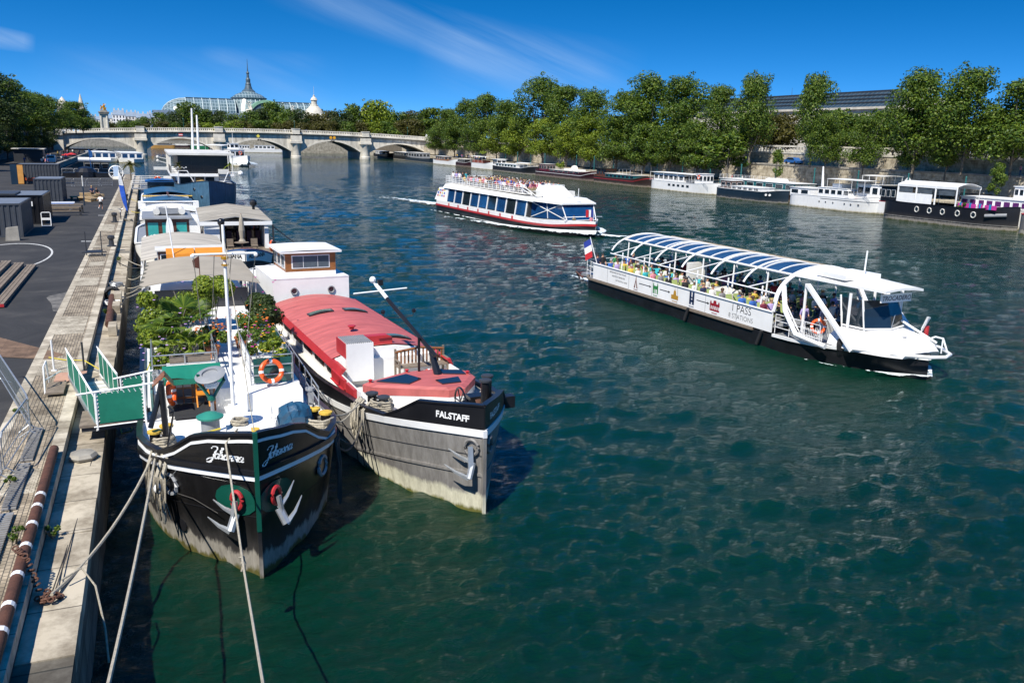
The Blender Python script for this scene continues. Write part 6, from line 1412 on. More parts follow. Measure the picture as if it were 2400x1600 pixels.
def standing():
    p = dict(pelvis=(0, 0, .95), waist=(0, 0, 1.12), chest=(0, 0, 1.33), neck=(0, 0, 1.50), head=(0, -.02, 1.64))
    for s, k in (('l', -1), ('r', 1)): p.update({'sh_'+s: (.19*k, 0, 1.40), 'elbow_'+s: (.26*k, .02, 1.12), 'wrist_'+s: (.25*k, -.10, .90), 'hand_'+s: (.25*k, -.13, .82), 'hip_'+s: (.10*k, 0, .92), 'knee_'+s: (.11*k, -.02, .50), 'ankle_'+s: (.11*k, .02, .09), 'toe_'+s: (.12*k, -.13, .045)})
    return person_mesh('standing_person', joints(p), BODY, lambda c: 0 if c.z > 1.47 or (abs(c.x) > .19 and c.z < 1.14) else (1 if c.z > .98 else (2 if c.z > .12 else 3)))
def running():
    p = dict(pelvis=(0, 0, .94), waist=(0, -.02, 1.11), chest=(0, -.06, 1.32), neck=(0, -.08, 1.49), head=(0, -.11, 1.63))
    p.update({'sh_l': (-.19, -.04, 1.39), 'elbow_l': (-.29, .14, 1.18), 'wrist_l': (-.24, -.06, 1.05), 'hand_l': (-.22, -.13, 1.08), 'sh_r': (.19, -.06, 1.39), 'elbow_r': (.29, .02, 1.13), 'wrist_r': (.20, -.22, 1.18), 'hand_r': (.17, -.28, 1.23),
      'hip_l': (-.10, 0, .91), 'knee_l': (-.10, -.20, .54), 'ankle_l': (-.09, -.06, .11), 'toe_l': (-.09, -.20, .05), 'hip_r': (.10, 0, .91), 'knee_r': (.10, .06, .50), 'ankle_r': (.09, .44, .40), 'toe_r': (.09, .50, .27)})
    return person_mesh('running_person', joints(p), BODY, lambda c: 0 if c.z > 1.46 or (abs(c.x) > .20 and c.z < 1.25) else (1 if c.z > .98 else (2 if c.z > .62 else (0 if c.z > .12 and not (c.y > .40 and c.z < .42) else 1))))
PM = dict(sit=seated(), stand=standing(), run=running())
CL = {}
def cloth(n_, c): CL[n_] = mat(n_+' cloth', c, .8, var=.2, scale=8); return CL[n_]
for n_, c in [('white', (.75, .75, .73)), ('black', (.015, .015, .016)), ('blue', (.03, .12, .42)), ('navy', (.012, .022, .07)), ('red', (.45, .02, .025)), ('pink', (.62, .22, .28)), ('grey', (.22, .22, .23)), ('green', (.04, .25, .08)), ('turquoise', (.03, .38, .42)), ('yellow', (.65, .45, .06)), ('orange', (.6, .18, .03)), ('burgundy', (.16, .015, .04)), ('khaki', (.22, .18, .10)), ('lilac', (.38, .30, .55)), ('denim', (.06, .10, .19))]: cloth(n_, c)
HAIR = {'dark': mat('dark hair', (.012, .009, .007), .5), 'brown': mat('brown hair', (.06, .03, .014), .5), 'fair': mat('fair hair', (.33, .22, .09), .5), 'grey': mat('grey hair', (.35, .34, .32), .5)}
def person(pose, loc, rz, top, bot, hair, label, group=None, skin=None, s=1.0):
    o = bpy.data.objects.new('person', PM[pose]); COL.objects.link(o); o.location = loc; o.rotation_euler = (0, 0, rz); o.scale = (s, s, s)
    for i, m in enumerate((skin or SKIN, CL[top], CL[bot], HAIR[hair])): o.material_slots[i].link = 'OBJECT'; o.material_slots[i].material = m
    return tag(o, label, 'person', group)
# ================================================================== OPEN GLASS-ROOFED RIVER SHUTTLE
BO = Vector((34.5, 29.3, 0)); BRZ = .035
t = thing('river_shuttle', 'open-sided white river shuttle with arched blue glass roof full of passengers', 'tour boat', BO, BRZ)
BM = Matrix.Translation(BO) @ Matrix.Rotation(BRZ, 4, 'Z')
hb = Hull(29, 6.4, lambda y: smooth(1.12, .92, y/6), Lb=6.5, p=2.0, Ls=1.6, tip=.75, flare=.10)
hb.build(t, BLACK, lambda y: .80, GREY); hb.band(t, 'rubbing_band', WHITE, lambda y: hb.sh(y)-.16, .16, .10, y1=8.5); hb.band(t, 'steel_band', OLDWOOD, lambda y: hb.sh(y)-.13, .14, .12, y0=8)
b = MB(); b.bb(-2.4, 2.4, 27.5, 30.4, .70, .90); b.build('stern_platform', GREY, t)
for sg in (-1, 1):                                            # white side panels with pictures and lettering
    b = MB(); b.bb(sg*3.16, sg*3.22, 7.6, 27.2, .96, 2.08); b.bb(sg*3.10, sg*3.28, 7.6, 27.2, 2.08, 2.13); b.build('side_panel', WHITE, t)
b = MB()
for y in (10.55, 13.5, 16.4, 19.3, 22.2, 25.1): b.bb(-3.226, -3.221, y, y+.03, .98, 2.07)
b.build('panel_joint', GREY, t)
text('panel_lettering', '1 PASS', .62, BLACK, t, (-3.228, 10.2, 1.55), (0, -1, 0), (0, 0, 1), 0, -.006); text('panel_lettering', '8 STATIONS', .40, BLACK, t, (-3.228, 10.2, 1.14), (0, -1, 0), (0, 0, 1), 0, -.006)
text('panel_lettering', 'DESCENDEZ OÙ VOUS VOULEZ', .155, BLACK, t, (-3.228, 23.7, 1.78), (0, -1, 0), (0, 0, 1)); text('panel_lettering', 'MONTEZ ET REMONTEZ', .155, BLACK, t, (-3.228, 23.6, 1.52), (0, -1, 0), (0, 0, 1)); text('panel_lettering', 'SUR TOUTE LA LIGNE', .155, BLACK, t, (-3.228, 23.2, 1.26), (0, -1, 0), (0, 0, 1))
PIC = {'brown': mat('brown print', (.16, .05, .03), .5), 'green': mat('green print', (.03, .22, .06), .5), 'gold': mat('ochre print', (.45, .24, .03), .5), 'navy': mat('navy print', (.015, .03, .08), .5), 'red': mat('red print', (.30, .012, .02), .5)}
def pic(y, kind, m):
    b = MB(); P_ = lambda dy, z: (-3.229, y-dy, z)
    def poly(pts): b.add([P_(*q) for q in pts], [tuple(range(len(pts)))])
    if kind == 'tower': poly([(-.24, 1.18), (-.10, 1.18), (-.02, 1.6), (.02, 1.6), (.10, 1.18), (.24, 1.18), (.06, 1.7), (.02, 2.02), (-.02, 2.02), (-.06, 1.7)])
    if kind == 'towers': [poly([(a, 1.2), (a+.13, 1.2), (a+.13, 1.75), (a+.065, 2.0), (a, 1.75)]) for a in (-.3, .17)]; poly([(-.3, 1.5), (.3, 1.5), (.3, 1.72), (-.3, 1.72)]); [poly([(a, 1.2), (a+.06, 1.2), (a+.06, 1.5), (a, 1.5)]) for a in (-.13, .0)]
    if kind == 'dome': poly([(-.38, 1.2), (.38, 1.2), (.38, 1.48), (-.38, 1.48)]); poly([(-.16, 1.49), (.16, 1.49), (.12, 1.72), (.02, 1.82), (0, 2.02), (-.02, 1.82), (-.12, 1.72)])
    if kind == 'church': [poly([(a, 1.2), (a+.2, 1.2), (a+.2, 2.0), (a, 2.0)]) for a in (-.24, .06)]; poly([(-.24, 1.35), (.26, 1.35), (.26, 1.5), (-.24, 1.5)]); poly([(-.24, 1.6), (.26, 1.6), (.26, 1.68), (-.24, 1.68)])
    if kind == 'palace': poly([(-.46, 1.2), (.46, 1.2), (.46, 1.3), (-.46, 1.3)]); [poly([(a, 1.31), (a+.09, 1.31), (a+.09, 1.5), (a, 1.5)]) for a in (-.46, -.28, -.1, .1, .28)]; poly([(-.46, 1.51), (.46, 1.51), (.46, 1.66), (-.46, 1.66)]); poly([(-.16, 1.67), (.16, 1.67), (.12, 1.85), (-.12, 1.85)]); poly([(-.46, 1.67), (-.3, 1.67), (-.34, 1.8), (-.42, 1.8)]); poly([(.3, 1.67), (.46, 1.67), (.42, 1.8), (.34, 1.8)])
    poly([(-.26, 1.05), (.26, 1.05), (.26, 1.09), (-.26, 1.09)])
    me = bpy.data.meshes.new('panel_picture'); me.from_pydata(b.v, [], b.f); me.materials.append(m); o = bpy.data.objects.new('panel_picture', me); COL.objects.link(o); o.parent = t
pic(21.3, 'tower', PIC['brown']); pic(18.9, 'towers', PIC['green']); pic(16.7, 'dome', PIC['gold']); pic(14.9, 'church', PIC['navy']); pic(12.6, 'palace', PIC['red'])
b = MB()
for y0, y1 in ((20.9, 19.6), (18.4, 17.4), (14.4, 13.3)):
    b.add([(-3.229, y0, 1.55), (-3.229, y1, 1.55), (-3.229, y1, 1.60), (-3.229, y0, 1.60)], [(0, 1, 2, 3)]); b.add([(-3.229, y1+.02, 1.49), (-3.229, y1-.18, 1.575), (-3.229, y1+.02, 1.66)], [(0, 1, 2)])
me = bpy.data.meshes.new('panel_arrow'); me.from_pydata(b.v, [], b.f); me.materials.append(BLACK); oo = bpy.data.objects.new('panel_arrow', me); COL.objects.link(oo); oo.parent = t
# arched roof
def arch(th): return (3.12*math.cos(th), 2.13+2.32*math.sin(th)**.72 if math.sin(th) > 0 else 2.13)
def rp(th, y, k=1.0): x, z = arch(th); return Vector((x*k, y, 2.13+(z-2.13)*k))
ths = [math.pi*i/24 for i in range(25)]
for y in (7.6, 10.6, 13.6, 16.6, 19.6, 22.6, 25.2):
    b = MB(); b.tube([rp(a, y) for a in ths if y < 8 or R(15) < a < R(165)], .062 if y > 8 else .13, 6); b.build('arch_rib', WHITE, t, True)
for a0, nm in ((R(128), 'roof_beam'), (R(52), 'roof_beam'), (R(163), 'side_rail'), (R(17), 'side_rail')):
    b = MB(); b.tube([rp(a0, 7.6), rp(a0, 25.2)], .075 if nm == 'roof_beam' else .045, 6); b.build(nm, WHITE, t)
tg = [R(52)+R(76)*i/8 for i in range(9)]
y = 7.7
PVG = mat('blue roof glass', (.025, .065, .14), .06, var=.4, scale=.8, spec=.9)
k = 0
while y < 25:
    b = MB(); L = 1.22; b.loft([[rp(a, y+.05, .995) for a in tg]+[rp(a, y+.05, .985) for a in reversed(tg)], [rp(a, y+L-.05, .995) for a in tg]+[rp(a, y+L-.05, .985) for a in reversed(tg)]]); b.build('roof_pane', PVG, t, True)
    b = MB(); b.tube([rp(a, y+L, 1.002) for a in tg], .036, 5); b.build('glazing_bar', WHITE, t); y += L+.02
b = MB(); b.tube([rp(R(50), 7.8, 1.06), rp(R(50), 25, 1.06)], .10, 6); b.tube([rp(R(46), 7.8, 1.04), rp(R(46), 25, 1.04)], .07, 6); b.build('rolled_blind', mat('tan blind', (.36, .29, .20), .8, var=.4, scale=3), t)
b = MB()
for y in (9.1, 12.1, 15.1, 18.1, 21.1, 23.9):
    for s in (-1, 1): b.cyl((s*2.85, y, .82), (s*2.75, y, 3.3), .05, 6); b.cyl((s*2.0, y+.6, 1.28), (s*1.9, y+.6, 3.95), .05, 6)
    b.cyl((-2.9, y+1.0, 3.1), (-1.9, y-1.2, 3.95), .035, 5)
b.each('post', WHITE, t)
# stern flag and rails
f = thing('flag', 'tricolour flag on a slanting pole at the stern of the arched-roof shuttle', 'flag', BM @ Vector((-2.5, 27.9, 1.9)), BRZ)
b = MB(); b.tube([(0, 0, 0), (-.35, .6, 2.0)], .03, 6); b.build('pole', WHITE, f)
FB, FR = mat('flag blue', (.01, .03, .25), .7), mat('flag red', (.5, .01, .02), .7)
for i, m in enumerate((FB, WHITE, FR)):
    b = MB(); pts = [(-.33+.04*q, .55-.06*q, 1.9-.42*q*1.1) for q in (i, i+1)]
    b.sheet((pts[0][0], pts[0][1], pts[0][2]), (pts[1][0], pts[1][1], pts[1][2]), (pts[1][0]-.45, pts[1][1]+.25, pts[1][2]-.32), (pts[0][0]-.45, pts[0][1]+.25, pts[0][2]-.32), .01, 3, 2); b.build('stripe', m, f)
rail(t, [(-3.1, 27.2, .95), (-2.6, 29.2, .9), (0, 29.8, .9), (2.6, 29.2, .9), (3.1, 27.2, .95)], 1.15, WHITE, bars=2)
b = MB(); b.tube([(-2.4, 30.2, .5), (-2.6, 30.9, .9), (-2.2, 31.0, .3)], .06, 6); b.build('fender_arm', DKWOOD, t)
# fore part: struts, boarding gate, wheelhouse, hood, bow rails
b = MB(); b.tube([rp(R(150), 7.5)+Vector((0, -.02, 0)), (-3.0, 6.9, 2.3), (-3.05, 5.9, 1.2), (-2.9, 3.9, .98)], .14, 8)
b.tube([rp(R(30), 7.5), (3.0, 6.9, 2.3), (3.05, 5.9, 1.2), (2.9, 3.9, .98)], .14, 8); b.each('sweeping_frame', WHITE, t, True)
b = MB()
for x in (-2.95, 2.95): b.beam((x*.86, 5.9, 3.86), (x*.80, 2.6, 1.0), .26, .16); b.cyl((x*.86, 6.0, .95), (x*.86, 6.0, 3.9), .075, 6); b.cyl((x*.62, 3.6, .95), (x*.62, 3.6, 3.75), .08, 6); b.cyl((x*.86, 6.0, 1.0), (x*.97, 7.4, 3.1), .04, 5)
b.each('strut', WHITE, t)
b = MB(); b.sheet((-2.0, 7.4, 4.05), (2.0, 7.4, 4.05), (1.3, 1.9, 3.98), (-1.3, 1.9, 3.98), .12, 4, 3, lambda u, v: .30*math.sin(math.pi*u)*(1-v*.6)); b.bb(-1.6, .9, 4.3, 6.3, 4.28, 4.52); b.build('wheelhouse_roof', WHITE, t)
b = MB(); b.cyl((.0, 4.6, 4.2), (-.05, 4.5, 5.75), .045, 6); b.build('mast', WHITE, t)
sg_ = MB(); sg_.bb(-1.05, 1.05, 2.36, 2.42, 3.42, 3.84); sb_ = sg_.build('destination_board', WHITE, t); text('board_lettering', 'TROCADERO', .33, BLACK, sb_, (0, 2.352, 3.52), (1, 0, 0), (0, 0, 1), .15, .004)
b = MB(); WSP = [(-1.55, 4.2), (-1.35, 2.9), (0, 2.45), (1.35, 2.9), (1.55, 4.2)]
b.loft([[Vector((x, y, 1.95)) for x, y in WSP], [Vector((x*.97, y+.12, 2.6)) for x, y in WSP], [Vector((x*.93, y+.45, 3.4)) for x, y in WSP]], cap=False, closed=False); ws = b.build('windscreen', GLASS, t)
b = MB()
for q in (0, 1, 3, 4): b.beam((WSP[q][0]*1.005, WSP[q][1]-.02, 1.7), (WSP[q][0]*.935, WSP[q][1]+.42, 3.5), .07)
b.tube([Vector((x*1.01, y-.02, 2.0)) for x, y in WSP], .05, 5); b.build('screen_frame', WHITE, ws)
b = MB(); b.tube([(-.1, 2.42, 1.8), (.35, 2.62, 2.7)], .02, 4); b.build('wiper', STEEL, ws)
b = MB(); b.bb(-1.2, 1.2, 3.6, 4.3, .9, 2.3); b.build('helm_console', NAVY, t)
hp_ = []
for y, hw_, z in [(4.4, 2.3, 2.05), (3.2, 2.35, 2.0), (2.1, 2.2, 1.86), (1.2, 1.8, 1.62), (.5, 1.25, 1.30)]:
    hp_.append([Vector((hw_*math.cos(a), y-.25*math.sin(a), 1.0+(z-1.0)*math.sin(a)**.55)) for a in [math.pi*i/12 for i in range(13)]])
b = MB(); b.loft(hp_, closed=False); b.build('bow_hood', WHITE, t, True)
text('hood_lettering', 'BATOBUS', .26, BLACK, t, (.25, 1.45, 1.73), (.93, .12, -.10), (.1, .92, .26), .1)
b = MB(); b.loft([[Vector((.55*math.cos(a)-.1, .28-.0*y, 1.12+.10*math.sin(a)+y)) for a in [2*math.pi*i/14 for i in range(14)]] for y in (-.001, .001)]); b.build('hood_vent', BLACK, t)
b = MB(); b.tube([(-2.4, 2.6, 1.15), (-1.5, .9, 1.18), (-.4, -.35, 1.22), (.3, -.65, 1.24), (1.0, -.35, 1.24), (1.9, .9, 1.2), (2.5, 2.6, 1.15)], .085, 8); b.build('bow_bumper', WHITE, t, True)
b = MB(); b.tube([(1.2, 1.6, 1.4), (1.5, 1.0, 1.8), (1.3, .4, 1.85), (1.4, .2, 1.3)], .05, 6); b.tube([(.9, .1, 1.2), (.9, .1, 2.0)], .035, 6); b.tube([(1.7, 2.2, 1.5), (1.9, 1.8, 2.6), (1.5, 1.6, 2.7), (1.55, 1.9, 2.0)], .05, 6); b.tube([(1.2, 3.0, 2.3), (1.9, 1.2, 1.4)], .06, 6); b.build('bow_rail', WHITE, t, True)
b = MB(); b.cyl((1.9, 1.9, 1.5), (1.9, 1.9, 2.15), .12, 8); tag(b.build('fire_extinguisher', REDP, t)); del b
rail(t, [(-3.05, 7.5, .95), (-3.05, 4.2, .98)], 1.05, WHITE, bars=2, name='gate_railing')
b = MB()
for i in range(14): b.cyl((-2.2+i*.10, 5.35, .85), (-2.2+i*.10, 5.35, 2.0), .016, 4)
b.tube([(-2.25, 5.35, 2.0), (-.85, 5.35, 2.0)], .03, 5); b.build('gate', WHITE, t); b = MB()
for i in range(14): b.cyl((-2.95, 5.7-i*.12, .95), (-2.95, 5.7-i*.12, 1.75), .014, 4)
b.build('gate', WHITE, t)
rb = thing('lifebuoy', 'red lifebuoy hanging on the boarding gate of the arched-roof shuttle', 'lifebuoy', BM @ Vector((-2.3, 5.1, 1.75)), BRZ); ringbuoy(rb, (0, 0, 0), .34, (-.6, -1, .2))
b = MB(); b.lathe([(.2, 0), (.24, .3), (.2, .55), (.08, .6)], (0, 0, 0), 10); tag(b.build('tyre_fender', RUBBER, loc=BM @ Vector((-2.2, 3.5, .85))), 'black round fender on the foredeck of the arched-roof shuttle', 'fender')
for y in (8.2, 15.0):
    b = MB(); b.tube([(-3.36, y, .95), (-3.42, y+.25, .15)], .10, 8); b.build('fender', RUBBER, t)
b = MB(); b.bb(-2.6, -1.2, 16.2, 16.5, 1.3, 3.6); b.loft([[Vector((-2.5, 12.6, 1.1)), Vector((-1.0, 12.6, 1.1)), Vector((-1.0, 12.6, 2.15)), Vector((-2.5, 12.6, 2.15))], [Vector((-2.5, 14.4, 1.1)), Vector((-1.0, 14.4, 1.1)), Vector((-1.0, 14.4, 2.35)), Vector((-2.5, 14.4, 2.35))]]); b.each('white_partition', CREAM, t)
b = MB(); b.bb(-3.05, 3.05, 7.7, 27.1, 1.2, 1.28); b.build('floor', GREY, t)
# seats and passengers
b = MB(); b.sheet((-.22, -.26, .46), (.22, -.26, .46), (.22, .18, .44), (-.22, .18, .44), .05); b.sheet((-.22, .18, .44), (.22, .18, .44), (.20, .30, 1.06), (-.20, .30, 1.06), .05); b.cyl((0, 0, -.5), (0, 0, .41), .05, 6)
seat0 = b.build('seat', SEATG, t); nseat = 0
r_ = random.Random(21); FLR = 1.28; tops = ['white', 'black', 'blue', 'navy', 'red', 'pink', 'grey', 'white', 'turquoise', 'black', 'white', 'burgundy', 'lilac', 'blue', 'yellow']; hairs = ['dark', 'brown', 'dark', 'brown', 'fair', 'grey']
rows = [8.9+i*.92 for i in range(19)]; cols = [(-2.75, 'at near rail'), (-2.2, 'one from near rail'), (-1.05, 'on near aisle'), (1.0, 'on far aisle'), (1.6, 'one from far rail'), (2.5, 'at far rail')]
seen_l = set()
for ri, y in enumerate(rows):
    for ci, (x, cd_) in enumerate(cols):
        if 12.3 < y < 14.8 and -2.6 < x < -.9: continue
        p = BM @ Vector((x, y, FLR)); nseat += 1
        if nseat <= 100:
            s_ = seat0 if nseat == 1 else seat0.copy(); s_.location = (x, y, FLR)
            if nseat > 1: COL.objects.link(s_); s_.parent = t
        if r_.random() < (.86 if ci < 2 else .9):
            tp, bt, hr = r_.choice(tops), r_.choice(['denim', 'black', 'khaki', 'navy']), r_.choice(hairs)
            zone = 'stern' if y > 20 else ('middle' if y > 14 else 'fore part')
            person('sit', p, BRZ+r_.choice([0, 0, 0, math.pi*.12, -.3]), tp, bt, hr, 'passenger in %s with %s hair %s, %s of the arched-roof shuttle' % (tp, hr, cd_, zone), 'passengers of the arched-roof shuttle', SKIN2 if r_.random() < .12 else None, r_.uniform(.94, 1.03))
for x, y, tp, hr, ds in [(-2.3, 28.2, 'navy', 'dark', 'standing passenger in navy at the stern rail beside the flag'), (-1.6, 28.6, 'black', 'dark', 'standing passenger in black at the stern, second from the flag'), (-.8, 28.0, 'green', 'brown', 'standing passenger in green at the stern of the shuttle'), (-.1, 27.4, 'blue', 'brown', 'standing passenger in blue at the stern under the first arch'), (.9, 28.2, 'navy', 'fair', 'standing fair-haired passenger at the far stern corner'),
        (-.3, 22.5, 'black', 'dark', 'standing passenger in black in the aisle near the stern'), (.1, 20.4, 'red', 'dark', 'standing passenger in red in the aisle behind the third arch'), (-.2, 15.6, 'pink', 'dark', 'standing passenger in pink in the aisle amidships'), (.2, 11.4, 'red', 'brown', 'standing passenger in red in the aisle near the partition'),
        (-1.5, 7.0, 'lilac', 'dark', 'standing passenger in lilac by the boarding gate'), (-.9, 6.3, 'navy', 'dark', 'crew member in navy standing behind the boarding gate'), (.4, 6.9, 'white', 'dark', 'standing passenger in white behind the crew member'), (1.3, 6.6, 'grey', 'brown', 'standing passenger in grey at the far side of the gate')]:
    person('stand', BM @ Vector((x, y, FLR if y > 7.6 and y < 27 else .85)), BRZ+r_.uniform(-.5, .5), tp, 'denim', hr, ds, 'passengers of the arched-roof shuttle')
for x, y, ds in [(-2.3, 20.0, 'open turquoise and white folded map held up near the rail of the shuttle'), (-2.0, 16.0, 'pale blue patterned folder lying on the seats amidships')]:
    b = MB(); b.sheet((-.3, -.2, 0), (.3, -.2, 0), (.35, .35, .5), (-.25, .35, .5), .02); b.sheet((-.05, -.1, .06), (.2, -.1, .06), (.22, .2, .36), (-.03, .2, .36), .01); tag(b.build('folded_map', CL['turquoise'], loc=BM @ Vector((x, y, 2.15))), ds, 'map')
# ================================================================== DOUBLE-DECK GLASS TOUR BOAT
VO = Vector((48.0, 89.2, 0)); VRZ = .062
VM = Matrix.Translation(VO) @ Matrix.Rotation(VRZ, 4, 'Z')
t = thing('glass_tour_boat', 'white double-deck tour boat with blue windows and red rubbing strip', 'tour boat', VO, VRZ)
hv = Hull(42, 8.8, lambda y: smooth(1.5, 1.05, y/6), Lb=9, p=2.0, Ls=2.5, tip=.7, flare=.14); hv.build(t, BLACK, lambda y: .9, GREY)
hv.band(t, 'red_strip', REDP, lambda y: hv.sh(y)-.26, .24, .10)
b = MB()
for sg in (-1, 1):
    rg = []
    for y in hv.ys():
        if y > 40.6: continue
        z1 = 1.62 if y > 8 else smooth(1.80, 1.62, y/8)
        rg.append([hv.side(y, hv.sh(y), sg, .01), hv.side(y, z1, sg, .01), hv.side(y, z1, sg, -.08), hv.side(y, hv.sh(y), sg, -.08)])
    b.loft(rg)
b.build('bulwark', WHITE, t)
for sg in (-1, 1):
    b = MB()
    for k in range(7): y = 13.0+k*3.6; b.bb(sg*4.38, sg*4.46, y, y+.35, .84, 1.45)
    b.build('fender_block', REDP, t)
# saloon glass between white mullions, slightly leaning in
SAL = (5.2, 36.6)
b = MB(); xs = 4.12
b.loft([[Vector((-xs, 9.6, 1.62)), Vector((xs, 9.6, 1.62)), Vector((xs*.93, 9.6, 3.55)), Vector((-xs*.93, 9.6, 3.55))], [Vector((-xs, 36.4, 1.62)), Vector((xs, 36.4, 1.62)), Vector((xs*.93, 36.4, 3.55)), Vector((-xs*.93, 36.4, 3.55))]]); sal = b.build('saloon', DKGREY, t)
for sg in (-1, 1):
    for k in range(9):
        y0 = 10.0+k*2.92; b = MB(); b.sheet((sg*(xs+.02), y0+.12, 1.68), (sg*(xs+.02), y0+2.80, 1.68), (sg*(xs*.93+.025), y0+2.80, 3.48), (sg*(xs*.93+.025), y0+.12, 3.48), .012); b.build('window', GLASS if k in (1, 3, 6) else BLUEGLASS, sal)
    b = MB()
    for k in range(10): y = 10.0+k*2.92; b.beam((sg*(xs+.06), y, 1.6), (sg*(xs*.93+.06), y, 3.56), .16, .12)
    b.each('mullion', WHITE, sal)
b = MB(); b.loft([[Vector((-4.25, 36.3, 1.6)), Vector((4.25, 36.3, 1.6)), Vector((3.9, 36.3, 3.7)), Vector((-3.9, 36.3, 3.7))], [Vector((-4.2, 41.3, 1.6)), Vector((4.2, 41.3, 1.6)), Vector((3.7, 40.6, 3.5)), Vector((-3.7, 40.6, 3.5))]]); ah = b.build('after_house', WHITE, t)
FL = [mat('flag dot red', (.5, .05, .05), .6), mat('flag dot blue', (.05, .1, .4), .6), mat('flag dot yellow', (.6, .5, .1), .6)]
for i in range(3):
    for j in range(4):
        b = MB(); z = 2.2+i*.42; y = 37.3+j*.85; b.sheet((-4.24+.17*(z-1.6)/1, y, z), (-4.24+.17*(z-1.6), y+.45, z), (-4.24+.17*(z-1.35), y+.45, z+.25), (-4.24+.17*(z-1.35), y, z+.25), .02); b.build('flag_emblem', FL[(i+j) % 3], ah)
b = MB(); b.loft([[Vector((-4.15, 8.2, 3.58)), Vector((4.15, 8.2, 3.58)), Vector((3.7, 8.2, 3.95)), Vector((-3.7, 8.2, 3.95))], [Vector((-4.15, 38, 3.58)), Vector((4.15, 38, 3.58)), Vector((3.7, 38, 4.15)), Vector((-3.7, 38, 4.15))]]); b.build('roof', WHITE, t)
b = MB(); b.bb(-3.0, 3.0, 12.5, 39.6, 4.16, 4.30); b.build('upper_deck', CREAM, t)
rail(t, [(-3.05, 13, 4.3), (-3.05, 39.4, 4.3), (3.05, 39.4, 4.3), (3.05, 13, 4.3)], 1.0, WHITE, bars=3, r=.03)
b = MB(); b.beam((-3.05, 13, 5.25), (-3.0, 9.4, 4.2), .08); b.beam((-3.05, 13, 4.8), (-3.0, 10.4, 4.2), .08); b.build('stair_rail', WHITE, t)
b = MB(); b.loft([[Vector((-1.7, 8.4, 4.0)), Vector((1.9, 8.4, 4.0)), Vector((1.5, 8.8, 4.6)), Vector((-1.3, 8.8, 4.6))], [Vector((-1.9, 10.5, 4.0)), Vector((2.1, 10.5, 4.0)), Vector((1.5, 10.5, 5.35)), Vector((-1.3, 10.5, 5.35))], [Vector((-1.9, 12.2, 4.1)), Vector((2.1, 12.2, 4.1)), Vector((1.5, 12.0, 5.4)), Vector((-1.3, 12.0, 5.4))]]); b.build('pilot_hump', WHITE, t, True)
for x in (-2.6, 2.2):
    b = MB(); b.bb(x-.35, x+.45, 9.5, 10.6, 4.05, 4.75); g = b.build('air_unit', CREAM, t)
    b = MB(); [b.bb(x-.38, x-.355, 9.6+i*.14, 9.66+i*.14, 4.15, 4.7) for i in range(7)]; b.build('grille', BLACK, g)
b = MB(); b.loft([[Vector((-3.7, 8.2, 3.6)), Vector((3.7, 8.2, 3.6)), Vector((3.6, 8.2, 3.95)), Vector((-3.6, 8.2, 3.95))], [Vector((-2.4, 3.9, 3.5)), Vector((2.4, 3.9, 3.5)), Vector((2.4, 3.9, 3.66)), Vector((-2.4, 3.9, 3.66))]]); b.build('fore_roof', WHITE, t)
b = MB(); b.loft([[Vector((-3.6, 9.5, 1.62)), Vector((-3.5, 9.5, 3.55)), Vector((3.5, 9.5, 3.55)), Vector((3.6, 9.5, 1.62))], [Vector((-2.0, 3.2, 1.66)), Vector((-2.2, 4.3, 3.48)), Vector((2.2, 4.3, 3.48)), Vector((2.0, 3.2, 1.66))]]); fg = b.build('fore_saloon', BLUEGLASS, t)
b = MB()
for s in (-1, 1):
    b.beam((s*3.62, 9.5, 1.64), (s*2.22, 4.25, 3.5), .07); b.beam((s*3.55, 9.5, 3.5), (s*2.02, 3.15, 1.66), .07); b.beam((s*2.02, 3.15, 1.66), (s*2.22, 4.25, 3.5), .09); b.beam((s*2.9, 6.4, 1.66), (s*2.85, 6.8, 3.5), .06)
b.tube([(-2.02, 3.15, 1.68), (2.02, 3.15, 1.68)], .05, 5); b.tube([(-2.7, 2.9, 2.1), (0, 1.2, 2.3), (2.7, 2.9, 2.1)], .04, 5); b.build('glazing_frame', WHITE, fg)
b = MB(); b.cyl((0, 4.2, 3.6), (0, 4.1, 5.4), .05, 6); b.bb(-.3, .3, 4.0, 4.4, 3.66, 3.9); b.build('mast', WHITE, t)
f = thing('flag', 'tricolour flag at the bow of the double-deck tour boat', 'flag', VM @ Vector((0, .5, 1.5)), VRZ)
b = MB(); b.cyl((0, 0, 0), (0, 0, 1.7), .03, 6); b.build('pole', WHITE, f)
for i, m in enumerate((FB, WHITE, FR)): b = MB(); b.sheet((-.32*i-.03, 0, .8), (-.32*i-.35, .1, .8), (-.32*i-.35, .1, 1.65), (-.32*i-.03, 0, 1.65), .012); b.build('stripe', m, f)
r_ = random.Random(33)
for i in range(24):
    for j, x in enumerate((-2.5, -1.7, -.6, .6, 1.7, 2.5)):
        y = 13.6+i*.86
        if r_.random() < .24: continue
        tp, hr = r_.choice(tops+['white', 'pink', 'red', 'blue']), r_.choice(hairs)
        person('sit', VM @ Vector((x+r_.uniform(-.1, .1), y, 4.28)), VRZ+r_.uniform(-.3, .3), tp, r_.choice(['denim', 'khaki', 'black']), hr,
               'passenger in %s with %s hair seated %s on the double-deck boat, %s part' % (tp, hr, ('by near rail', 'second in', 'mid-deck', 'mid-deck', 'past mid-deck', 'by far rail')[j], 'fore' if i < 9 else ('middle' if i < 18 else 'aft')), 'upper deck passengers of the double-deck boat')
